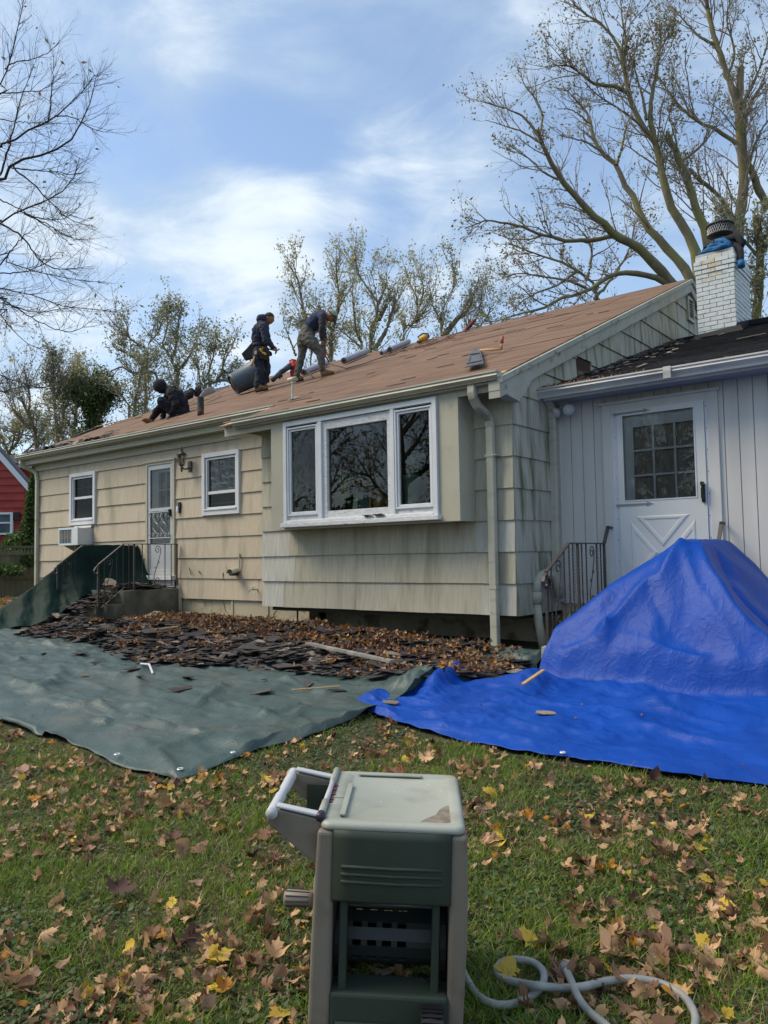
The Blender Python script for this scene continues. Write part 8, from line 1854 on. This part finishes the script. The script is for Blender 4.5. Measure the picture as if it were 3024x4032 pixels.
grow([([gnd, c3_, at(2985, 1150, base4), at(2992, 980, base4), at(2978, 850, base4)], .14, .10), (px([(2985, 1010), (2940, 960), (2890, 930), (2870, 880)], base4), .05, .015), (px([(2990, 960), (3050, 880), (3100, 760)], base4), .06, .02)], 'mossy leaf-covered trunk standing just right of the chimney', bark='barkM', leaf='lvC', twigs=9, tl=.9, lv=2, leafn=5, leafs=.05, up=.3, start=.25)
base5 = 26; c4_ = at(2363, 1250, base5); gnd = np.array([c4_[0], c4_[1], gz(c4_[0], c4_[1])])
grow([([gnd, c4_, at(2316, 1105, base5), at(2270, 1065, base5), at(2210, 1030, base5), at(2110, 1000, base5), at(2000, 955, base5)], .14, .02), (px([(2310, 1100), (2330, 1000), (2300, 920), (2240, 870)], base5), .06, .012), (px([(2270, 1068), (2200, 1120), (2100, 1160), (2000, 1230)], base5), .05, .01), (px([(2340, 1180), (2420, 1080), (2480, 980), (2500, 860)], base5), .06, .012)], 'smaller reddish-twigged tree behind the ridge left of the leaning limbs', bark='barkA', leaf='lvA', twigs=4.5, tl=1.5, lv=2, leafn=3.5, leafs=.05, up=.4, start=.25)
# --- row of pollarded trees behind the middle of the roof
k, ox, oy = .5546, 1080, 950
def pol(lims, lab, dep, dens=1.0, leaf='lvB', bark='barkA', tl=1.45, **kw):
    L_ = []
    for q, (pts, r0, r1) in enumerate(lims):
        P = px(pts, dep, k, ox, oy)
        if q == 0: P = rootdown(P)
        L_.append((P, r0 * .85, r1 * .8))
    return grow(L_, lab, grp=None, bark=bark, leaf=leaf, twigs=4.2 * dens, tl=tl, lv=2, leafn=4.6, leafs=.055, up=1.1, fork=.6, start=.22, twig_w=.010, cluster=.16, **kw)
pol([([(400, 811), (410, 650), (450, 500), (460, 400), (445, 300), (440, 150)], .24, .03), ([(410, 640), (370, 570), (330, 500), (318, 455)], .10, .08), ([(370, 700), (300, 610), (240, 550), (205, 520), (205, 480), (170, 300), (130, 150)], .11, .02), ([(440, 560), (480, 430), (540, 340), (570, 240)], .04, .01)], 'pollarded tree behind the bending worker', 31)
pol([([(620, 800), (590, 700), (572, 560), (560, 420)], .14, .05), ([(615, 750), (540, 690), (440, 600)], .06, .01)], 'slim dark-stemmed tree right of the bending worker', 32, .9)
pol([([(680, 780), (710, 620), (730, 500), (735, 430), (690, 360), (620, 280), (590, 200), (570, 130)], .26, .02), ([(740, 560), (770, 500), (800, 450)], .11, .09), ([(705, 770), (780, 660), (830, 520), (850, 400)], .13, .03), ([(740, 430), (790, 320), (800, 200)], .05, .012)], 'big pollarded tree with two cut stubs above the middle roll', 30, 1.2)
pol([([(915, 725), (960, 620), (1030, 480), (1040, 450), (990, 360), (950, 260), (930, 180)], .22, .02), ([(1010, 570), (1045, 520), (1075, 490)], .09, .07), ([(1035, 450), (1060, 330), (1020, 240)], .05, .015)], 'leaning pollarded tree above the yellow tool', 32)
pol([([(1190, 690), (1180, 540), (1220, 430), (1280, 300), (1260, 120)], .16, .02), ([(1200, 680), (1250, 610), (1300, 550), (1380, 480), (1430, 320)], .18, .02), ([(1180, 560), (1120, 440), (1100, 300)], .05, .015)], 'forked tree with a cut stump behind the ridge loops of hose', 33, .9, leaf='lvC')
pol([([(1380, 660), (1430, 590), (1470, 400), (1450, 280)], .12, .02), ([(1400, 640), (1500, 560), (1560, 430)], .06, .015), ([(1560, 640), (1500, 520), (1440, 470)], .06, .015)], 'thin nearly bare tree behind the middle of the ridge', 34, .9, leaf='lvC', tl=2.0)
pol([([(260, 811), (280, 700), (240, 640), (180, 600)], .10, .03), ([(280, 780), (350, 700), (300, 560)], .05, .01), ([(150, 811), (120, 720), (90, 680)], .06, .02)], 'low bushy tree between the two standing workers', 30, 1.3, leaf='lvC', tl=1.6)
# --- trees behind the left half
k, ox, oy = .3737, 380, 1150
kw = dict(leaf='lvC')
def pol2(lims, lab, dep, dens=1.0, leaf='lvC', bark='barkA', tl=1.4, ln=5.5):
    L_ = []
    for q, (pts, r0, r1) in enumerate(lims):
        P = px(pts, dep, k, ox, oy)
        if q == 0: P = rootdown(P)
        L_.append((P, r0, r1))
    return grow(L_, lab, bark=bark, leaf=leaf, twigs=4.6 * dens, tl=tl, lv=2, leafn=ln, leafs=.06, up=.7, fork=.7, start=.2, twig_w=.010, cluster=.18)
pol2([([(520, 1010), (510, 880), (530, 700), (520, 580), (590, 500), (650, 430), (700, 300)], .17, .02), ([(520, 790), (430, 710), (300, 640), (200, 600)], .08, .015), ([(520, 860), (370, 850), (270, 790), (150, 830), (60, 860)], .08, .012), ([(510, 590), (420, 540), (330, 470), (250, 420), (150, 350)], .06, .012), ([(540, 850), (610, 850), (650, 940)], .07, .04)], 'spreading half bare tree behind the crouching worker', 33, 1.1)
pol2([([(850, 1010), (850, 850), (790, 740), (800, 650), (840, 560), (860, 350), (900, 150)], .24, .02), ([(800, 700), (700, 560), (740, 400), (760, 200)], .06, .015), ([(850, 840), (950, 720), (1010, 600), (1050, 450)], .07, .015)], 'tall mossy tree rising right of the crouching worker', 32, 1.2)
pol2([([(1150, 1060), (1200, 1000), (1270, 930), (1330, 840), (1450, 850)], .16, .05), ([(1280, 930), (1400, 930), (1500, 900)], .06, .02), ([(1200, 1000), (1180, 850), (1230, 680), (1260, 520)], .06, .015), ([(1330, 850), (1340, 700), (1400, 520)], .05, .015), ([(1100, 1060), (1080, 850), (1050, 650)], .05, .015)], 'mossy leaning tree left of the grey bin', 31, 1.2)
pol2([([(400, 1310), (440, 1050), (450, 930), (480, 800)], .13, .04), ([(340, 1320), (330, 1180), (210, 1040)], .05, .015), ([(480, 1200), (560, 1100), (540, 1000)], .05, .02)], 'slim tree left of the crouching worker', 31, 1.3, tl=1.6)
k, ox, oy = .3134, 0, 1250
pol2([([(460, 1660), (380, 1300), (300, 1100), (265, 990)], .17, .05), ([(370, 1400), (250, 1270), (160, 1150), (130, 1000)], .08, .015), ([(350, 1200), (380, 1000), (330, 800), (300, 620)], .05, .015), ([(430, 1500), (250, 1460), (60, 1400)], .04, .01)], 'dark forked tree at the left edge behind the roof', 34, 1.1, tl=2.0, ln=3.6)
pol2([([(720, 1560), (690, 1200), (690, 1000), (670, 870), (680, 600)], .19, .03), ([(690, 1050), (760, 850), (740, 600)], .06, .015), ([(720, 1500), (780, 1380), (800, 1200)], .08, .03)], 'upright ivy-clad tree left of the dense green clump', 33, 1.5, leaf='lvC')
pol2([([(940, 1500), (960, 1150), (940, 900), (920, 650)], .14, .03), ([(950, 1150), (1050, 950), (1080, 750)], .06, .015), ([(950, 1250), (850, 1050), (820, 900)], .06, .015)], 'yellowish bushy tree behind the left of the roof', 35, 1.8, leaf='lvB', tl=1.4, ln=6)
pol2([([(1150, 1450), (1160, 1250), (1120, 1050), (1080, 880)], .16, .04), ([(1170, 1350), (1280, 1200), (1370, 1010)], .08, .03), ([(1150, 1300), (1230, 1100), (1250, 930)], .07, .02), ([(1120, 1200), (1020, 1080), (1000, 1000)], .06, .02)], 'dense dark green tree behind the left of the roof', 33, 4.0, leaf='lvG', tl=1.0, ln=10)
pol2([([(120, 1800), (160, 1600), (180, 1420)], .10, .04), ([(130, 1750), (60, 1600), (20, 1480)], .06, .02), ([(160, 1650), (260, 1500), (300, 1400)], .05, .02), ([(300, 1700), (420, 1600), (560, 1500)], .05, .02), ([(520, 1600), (600, 1450), (580, 1350)], .05, .02)], 'low yellowish thicket tree behind the red house', 36, 1.8, leaf='lvB', tl=1.3, ln=6)
# --- bare maple reaching in from the left
k, ox, oy = .6327, 0, 0; dep = 10.5
tb_ = at(-900, 2200, dep + 1.0); gnd = np.array([tb_[0], tb_[1], gz(tb_[0], tb_[1])])
jn = at(-820, 1250, dep + .8); jn2 = at(-760, 700, dep + .6)
bl = [([gnd, tb_ * .5 + gnd * .5, jn, jn2, at(-700, 100, dep + .5)], .22, .10)]
def bough(pts, r0, r1, src, dd=-.6):
    P = px(pts, dep, k, ox, oy, dd); return ([src] + P, r0 * 1.25, r1)
for pts, r0, r1, src in ((((-50, 920), (0, 900), (100, 870), (200, 800), (320, 750), (400, 690), (520, 560), (590, 465)), .030, .004, jn2), (((-60, 1120), (0, 1090), (90, 1010), (200, 980), (320, 940), (430, 880), (500, 770), (560, 660), (590, 520)), .036, .004, jn2),
    (((-50, 1400), (0, 1385), (120, 1310), (290, 1245), (400, 1180), (460, 1110), (495, 980)), .026, .004, jn), (((-40, 1600), (0, 1610), (200, 1680), (400, 1730), (520, 1750), (660, 1755)), .016, .003, jn), (((-40, 1800), (0, 1810), (150, 1820), (300, 1870), (420, 1910), (600, 1930), (727, 1945)), .016, .003, jn),
    (((-30, 600), (0, 520), (60, 400), (90, 250), (130, 80), (150, -20)), .020, .004, jn2), (((-60, 1860), (0, 1880), (120, 1920), (200, 1945), (300, 1935), (450, 1915)), .018, .004, jn), (((-40, 1930), (0, 1960), (100, 2080), (200, 2150), (340, 2200)), .014, .003, jn),
    (((80, 1020), (100, 1060), (200, 1140), (320, 1260), (430, 1360), (600, 1420)), .013, .003, None), (((0, 1390), (150, 1480), (230, 1600), (330, 1670), (440, 1670), (560, 1660)), .014, .003, None), (((300, 760), (315, 650), (325, 500), (337, 345)), .010, .003, None), (((0, 1090), (60, 900), (120, 650), (180, 480), (210, 400)), .014, .003, None),
    (((60, 1040), (200, 1060), (350, 1070), (470, 1085), (540, 1060)), .010, .003, None), (((340, 720), (450, 730), (540, 780), (620, 820), (700, 808)), .008, .003, None), (((30, 430), (100, 385), (200, 370), (290, 330), (370, 262)), .009, .003, None), (((120, 1315), (250, 1360), (400, 1360), (480, 1300), (497, 1255)), .009, .003, None),
    (((150, 1330), (300, 1400), (380, 1450), (470, 1490), (575, 1488)), .009, .003, None), (((0, 1700), (150, 1690), (280, 1640), (340, 1580), (400, 1570)), .009, .003, None), (((0, 1650), (120, 1500), (240, 1400)), .010, .003, None), (((0, 1850), (200, 1980), (350, 2050), (480, 2060), (600, 1970)), .010, .003, None),
    (((-20, 2330), (0, 2340), (120, 2380), (300, 2420), (430, 2415), (560, 2350)), .014, .003, jn), (((-20, 2420), (0, 2422), (100, 2420), (250, 2385), (430, 2370), (590, 2340)), .016, .003, jn), (((0, 2660), (130, 2720), (200, 2740)), .008, .003, None), (((0, 580), (120, 575), (280, 550), (410, 455)), .009, .003, None), (((0, 740), (120, 760), (300, 765)), .008, .003, None), (((0, 1240), (100, 1290), (250, 1380), (330, 1440), (420, 1500)), .009, .003, None)):
    if src is None: P = px(list(pts), dep, k, ox, oy, -.4); bl.append((P, r0, r1))
    else: bl.append(bough(list(pts), r0, r1, src))
root_b, _ = grow(bl, 'bare maple reaching in from the left edge', bark='barkD', twigs=11.0, tl=.55, lv=2, leafn=.02, leafs=.03, up=.35, fork=.75, start=.30, twig_w=.0026, wob=.10, leaf='lvA', twm='barkD')
me = meshes[('yellow', 7)]; o = bpy.data.objects.new('hanging_leaf', me); col.objects.link(o); o.location = tuple(at(45, 1421, dep - .2)); o.scale = (.055,) * 3; o.rotation_euler = (1.2, .3, .4); tag(o, 'single yellow leaf still hanging on the bare maple at the left', 'leaf')

# ================================================================== NEIGHBOUR, FENCE, SHRUBS
fy = 22.0
M_['fence'] = mat('weathered grey green fence board', (.165, .160, .105), (.115, .115, .078), .9, 5, (1, 1, .25), bump=.5, bscale=30, objvar=.12)
ft = empty('wooden_fence', at(60, 2380, fy), 'weathered grey green board fence beyond the left end of the house', 'fence')
Fa = np.array(at(-260, 2400, 20.5)); Fb = np.array(at(185, 2380, 22.4)); Fa[2] = gz(Fa[0], Fa[1]); Fb[2] = gz(Fb[0], Fb[1])
fd = (Fb - Fa); fL = np.linalg.norm(fd[:2]); fd = fd / fL; fnv = np.array([fd[1], -fd[0], 0]); fnv /= np.linalg.norm(fnv)
if fnv @ (CAM - Fa) < 0: fnv = -fnv
xa_ = np.array([fd[0], fd[1], 0])
def fbox(name, s0, s1, z0, z1, o0, o1, m='fence'):
    mb = MB(); c = Fa + fd * (s0 + s1) / 2; mb.obox((c[0] + fnv[0] * (o0 + o1) / 2, c[1] + fnv[1] * (o0 + o1) / 2, c[2] + (z0 + z1) / 2), (xa_, fnv, (0, 0, 1)), ((s1 - s0) / 2, abs(o1 - o0) / 2, (z1 - z0) / 2)); return mb.build(name, M_[m], ft)
FH = 1.50
s = 0.0
while s < fL + 2.0:
    fbox('fence_board', s + .004, s + .136, .0 + .04, FH - .22 + tr.uniform(-.006, .006), 0, .018); s += .14
s = 0.0
while s < fL + 2.0: fbox('lattice_slat', s + .01, s + .05, FH - .20, FH - .05, .0, .012); s += .09
for z0, z1 in ((FH - .06, FH), (FH - .27, FH - .19), (.55, .63)): 
    fbox('rail', 0, fL + 2.0, z0, z1, .018, .05)
for s in (0.35, 2.72, 5.1): fbox('post', s, s + .13, -.1, FH + .10, .015, .13)
# red neighbouring house with a grey roof and small dormer
hd_ = 27.0
rh = empty('red_house', at(-300, 2300, hd_), 'red clapboard neighbouring house with white gable trim at the left edge', 'house')
O_ = at(0, 2150, hd_); ex_ = np.array([CR[0], CR[1], 0]); ex_ /= np.linalg.norm(ex_); ey_ = np.array([-ex_[1], ex_[0], 0])
pm = hd_ / 3028
def rp_(pxx, pyy, off=0): return at(pxx, pyy, hd_) + ey_ * off
M_['red'] = mat('red clapboard', (.30, .030, .022), (.24, .024, .018), .6, 4, objvar=.05); M_['wtrim'] = mat('pale blue white trim', (.62, .68, .74), rough=.5); M_['roofg'] = mat('grey asphalt roof', (.11, .12, .14), (.075, .08, .095), .9, 22, bump=.5)
# gable plane: roof edge runs from (-330,1480) apex down to (120,1910)
zg_ = at(0, 2470, hd_)[2]
def zpx(y): return at(0, y, hd_)[2]
def spx(x): return (x - 0) * pm
def gp_(s, z, off=0): q = O_ + ex_ * s + ey_ * off; return (q[0], q[1], z)
z = zpx(2420); rowh = 30 * pm
apex = (spx(-420), zpx(1290)); eave = (spx(112), zpx(1905)); sl_ = (apex[1] - eave[1]) / (apex[0] - eave[0])
mb = MB(); mb.prism([gp_(spx(-900), zpx(2480)), gp_(spx(90), zpx(2480)), gp_(spx(90), eave[1]), gp_(apex[0], apex[1] - .1), gp_(spx(-900), zpx(1800))], tuple(ey_ * .3)); mb.build('gable_backing', M_['red'], rh)
while z < apex[1]:
    smax = spx(95) if z < eave[1] - .15 else eave[0] - .25 + (z - eave[1]) / sl_
    if smax > spx(-120): mb = MB(); mb.add([gp_(spx(-120), z, -.03), gp_(smax, z, -.03), gp_(smax, z + rowh, -.002), gp_(spx(-120), z + rowh, -.002), gp_(spx(-120), z, .0), gp_(smax, z, .0)], [(0, 1, 2, 3), (0, 4, 5, 1)]); mb.build('clapboard', M_['red'], rh)
    z += rowh
mb = MB(); d_ = np.array([eave[0] - apex[0], eave[1] - apex[1]]); d_ /= np.linalg.norm(d_); n_2 = np.array([-d_[1], d_[0]]); w_ = .24
Pq = [(apex[0], apex[1]), (eave[0], eave[1]), (eave[0] - n_2[0] * w_ * -1 * 0 - .0, eave[1] - w_ * 1.15), (apex[0], apex[1] - w_ * 1.3)]
mb.prism([gp_(a, b, -.10) for a, b in Pq], tuple(ey_ * .08)); mb.build('rake_trim', M_['wtrim'], rh)
mb = MB(); mb.prism([gp_(apex[0] + .05, apex[1] + .02, -.12), gp_(eave[0] + .08, eave[1] - .02, -.12), gp_(eave[0] + .08, eave[1] - .06, -.12), gp_(apex[0] + .05, apex[1] - .04, -.12)], tuple(ey_ * .35)); mb.build('main_roof', M_['roofg'], rh)
# dormer: small red side wall with its own grey roof
mb = MB(); mb.prism([gp_(spx(-60), zpx(1815), 1.2), gp_(spx(64), zpx(1815), 1.2), gp_(spx(64), zpx(1895), 1.2), gp_(spx(-60), zpx(1895), 1.2)], tuple(ey_ * 2)); mb.build('dormer_wall', M_['red'], rh)
mb = MB(); mb.prism([gp_(spx(-60), zpx(1808), 1.05), gp_(spx(72), zpx(1812), 1.05), gp_(spx(72), zpx(1826), 1.05), gp_(spx(-60), zpx(1824), 1.05)], tuple(ey_ * .05)); mb.build('dormer_trim', M_['wtrim'], rh)
mb = MB(); mb.prism([gp_(spx(-80), zpx(1806), 1.0), gp_(spx(74), zpx(1808), 1.0), gp_(spx(20), zpx(1764), 1.8), gp_(spx(-80), zpx(1762), 1.8)], (0, 0, -.04)); mb.build('dormer_roof', M_['roofg'], rh)
for k_ in range(6):
    y_ = zpx(1806) + (zpx(1764) - zpx(1806)) * k_ / 6; mb = MB(); f = k_ / 6; mb.prism([gp_(spx(-80), y_ + .02, 1.0 + .8 * f - .02), gp_(spx(74 - 54 * f), y_ + .02, 1.0 + .8 * f - .02), gp_(spx(74 - 54 * f), y_ + .035, 1.0 + .8 * f), gp_(spx(-80), y_ + .035, 1.0 + .8 * f)], (0, 0, .01)); mb.build('roof_course', M_['roofg'], rh)
wn = empty('window', (0, 0, 0), parent=rh); wn.matrix_local = wm(rh).inverted() @ Matrix.Translation(Vector(gp_(spx(0), zpx(2060), -.05)))
def rbox(name, x0, x1, y0, y1, o0, o1, m, parent):
    mb = MB(); mb.prism([gp_(spx(x0), zpx(y0), o0), gp_(spx(x1), zpx(y0), o0), gp_(spx(x1), zpx(y1), o0), gp_(spx(x0), zpx(y1), o0)], tuple(ey_ * (o1 - o0))); return mb.build(name, m, parent)
rbox('window_frame', 44, 54, 2100, 2018, -.10, -.02, M_['wtrim'], wn); rbox('window_frame', -120, 44, 2026, 2018, -.10, -.02, M_['wtrim'], wn); rbox('window_rail', -120, 44, 2062, 2056, -.09, -.02, M_['wtrim'], wn); rbox('window_sill', -120, 54, 2106, 2099, -.14, -.02, M_['wtrim'], wn)
rbox('pane', -120, 44, 2099, 2026, -.05, -.04, mat('dim window pane', (.10, .13, .16), (.05, .065, .08), .15, 2), wn)
rbox('shutter', 55, 80, 2050, 2018, -.09, -.03, M_['blacko'], rh)
# arborvitae and vines
def bush(name, lab, cat, c, sx, sy, sz, n, leaf, size, shape='egg', stem=True, seed=0):
    rs = np.random.RandomState(seed); t = empty(name, c, lab, cat); p = rs.randn(n, 3); p /= np.linalg.norm(p, axis=1)[:, None]; rr = (.62 + .42 * rs.rand(n)) * (1 + .18 * np.array([vn(*(q * 2.5 + seed), 3) for q in p])); p *= rr[:, None]
    if shape == 'cone': w_ = np.clip(1.05 - .5 * (p[:, 2] + 1), .08, 1); p[:, 0] *= w_; p[:, 1] *= w_
    q = np.array(c) + p * np.array([sx, sy, sz]) + np.array([0, 0, sz]); mb = MB(); mb.tube([np.array(c) - [0, 0, .05], np.array(c) + [0, 0, sz * 1.2]], [.06, .02], 7); mb.build('stem', M_['barkA'], t)
    for _ in range(6): pass
    o = foliage(list(q), M_[leaf], t, size); return t
c = at(128, 2420, 23.0); c[2] = gz(c[0], c[1]); bush('arborvitae', 'dark green cone-shaped evergreen at the left corner of the house', 'tree', c, .62, .62, 2.05, 9000, 'lvG', .06, 'cone', seed=4)
c = at(75, 2200, 22.6); bush('vine_shrub', 'light green leafy vine spilling over the fence top', 'shrub', (c[0], c[1], c[2] - .3), 1.1, .4, .26, 1300, 'lvG', .07, seed=6)
c = at(30, 2230, 21.4); bush('vine_shrub', 'pale green vine hanging on the fence left of the post', 'shrub', (c[0], c[1], c[2] - .25), .8, .3, .16, 450, 'lvG', .07, seed=8)
c = at(80, 2150, 23.4); bush('shrub', 'mid green shrub between the red house and the evergreen', 'shrub', (c[0], c[1], c[2] - .55), .7, .5, .5, 1600, 'lvG', .07, seed=9)
# low retaining wall top seen above the fence
# --- trees behind the camera, seen only in the window panes
def dummy_tree(x, y, h_, lab, leaf, seed, n=6, dens=2.6, ln=6, tl=2.6):
    rs = np.random.RandomState(seed); g_ = np.array([x, y, gz(0, -16)]); L_ = [([g_, g_ + [0.2, 0, h_ * .4], g_ + [.1, .3, h_ * .95]], h_ * .03, .03)]
    for i in range(n):
        z0 = h_ * (.25 + .6 * i / n); a = rs.rand() * 6.28; d_ = np.array([math.cos(a), math.sin(a), .6]); L_.append(([g_ + [.1, 0, z0], g_ + [.1, 0, z0] + d_ * h_ * .18, g_ + [.1, 0, z0] + d_ * h_ * .34 + [0, 0, h_ * .06]], h_ * .012, .02))
    grow(L_, lab, bark='barkA', leaf=leaf, twigs=dens, tl=tl, lv=2, leafn=ln * .7, leafs=.085, up=.3, start=.2, twig_w=.012, cluster=.3)
dummy_tree(-9.5, -24, 11, 'leafy tree across the lawn behind the camera, mirrored in the panes', 'lvC', 1)
q_ = np.stack([tnr.uniform(-34, 8, 16000), tnr.uniform(-31, -28, 16000), gz(0, -16) + 5.2 * tnr.rand(16000) ** .8], 1); q_[:, 2] *= 1 + .12 * np.sin(q_[:, 0] * .9); o = foliage(list(q_), M_['lvG'], None, .26, 'thicket'); tag(o, 'dense thicket along the far side of the lawn behind the camera', 'thicket', kind='stuff')
dummy_tree(-14.0, -27, 13, 'tall tree far across the lawn behind the camera', 'lvG', 2, 7)
dummy_tree(-6.0, -21, 9.5, 'dark evergreen behind the camera, mirrored in the bay window', 'lvG', 3, 8, 3.2, 9)
dummy_tree(-18.0, -22, 12, 'pale leafed tree behind the camera at the far side of the lawn', 'lvB', 4)
dummy_tree(-2.5, -24, 10.5, 'bushy tree behind the camera, mirrored in the right casement', 'lvG', 5, 8, 3.2, 9)
dummy_tree(-23.0, -18, 12, 'wide tree behind the camera toward the left', 'lvC', 6)
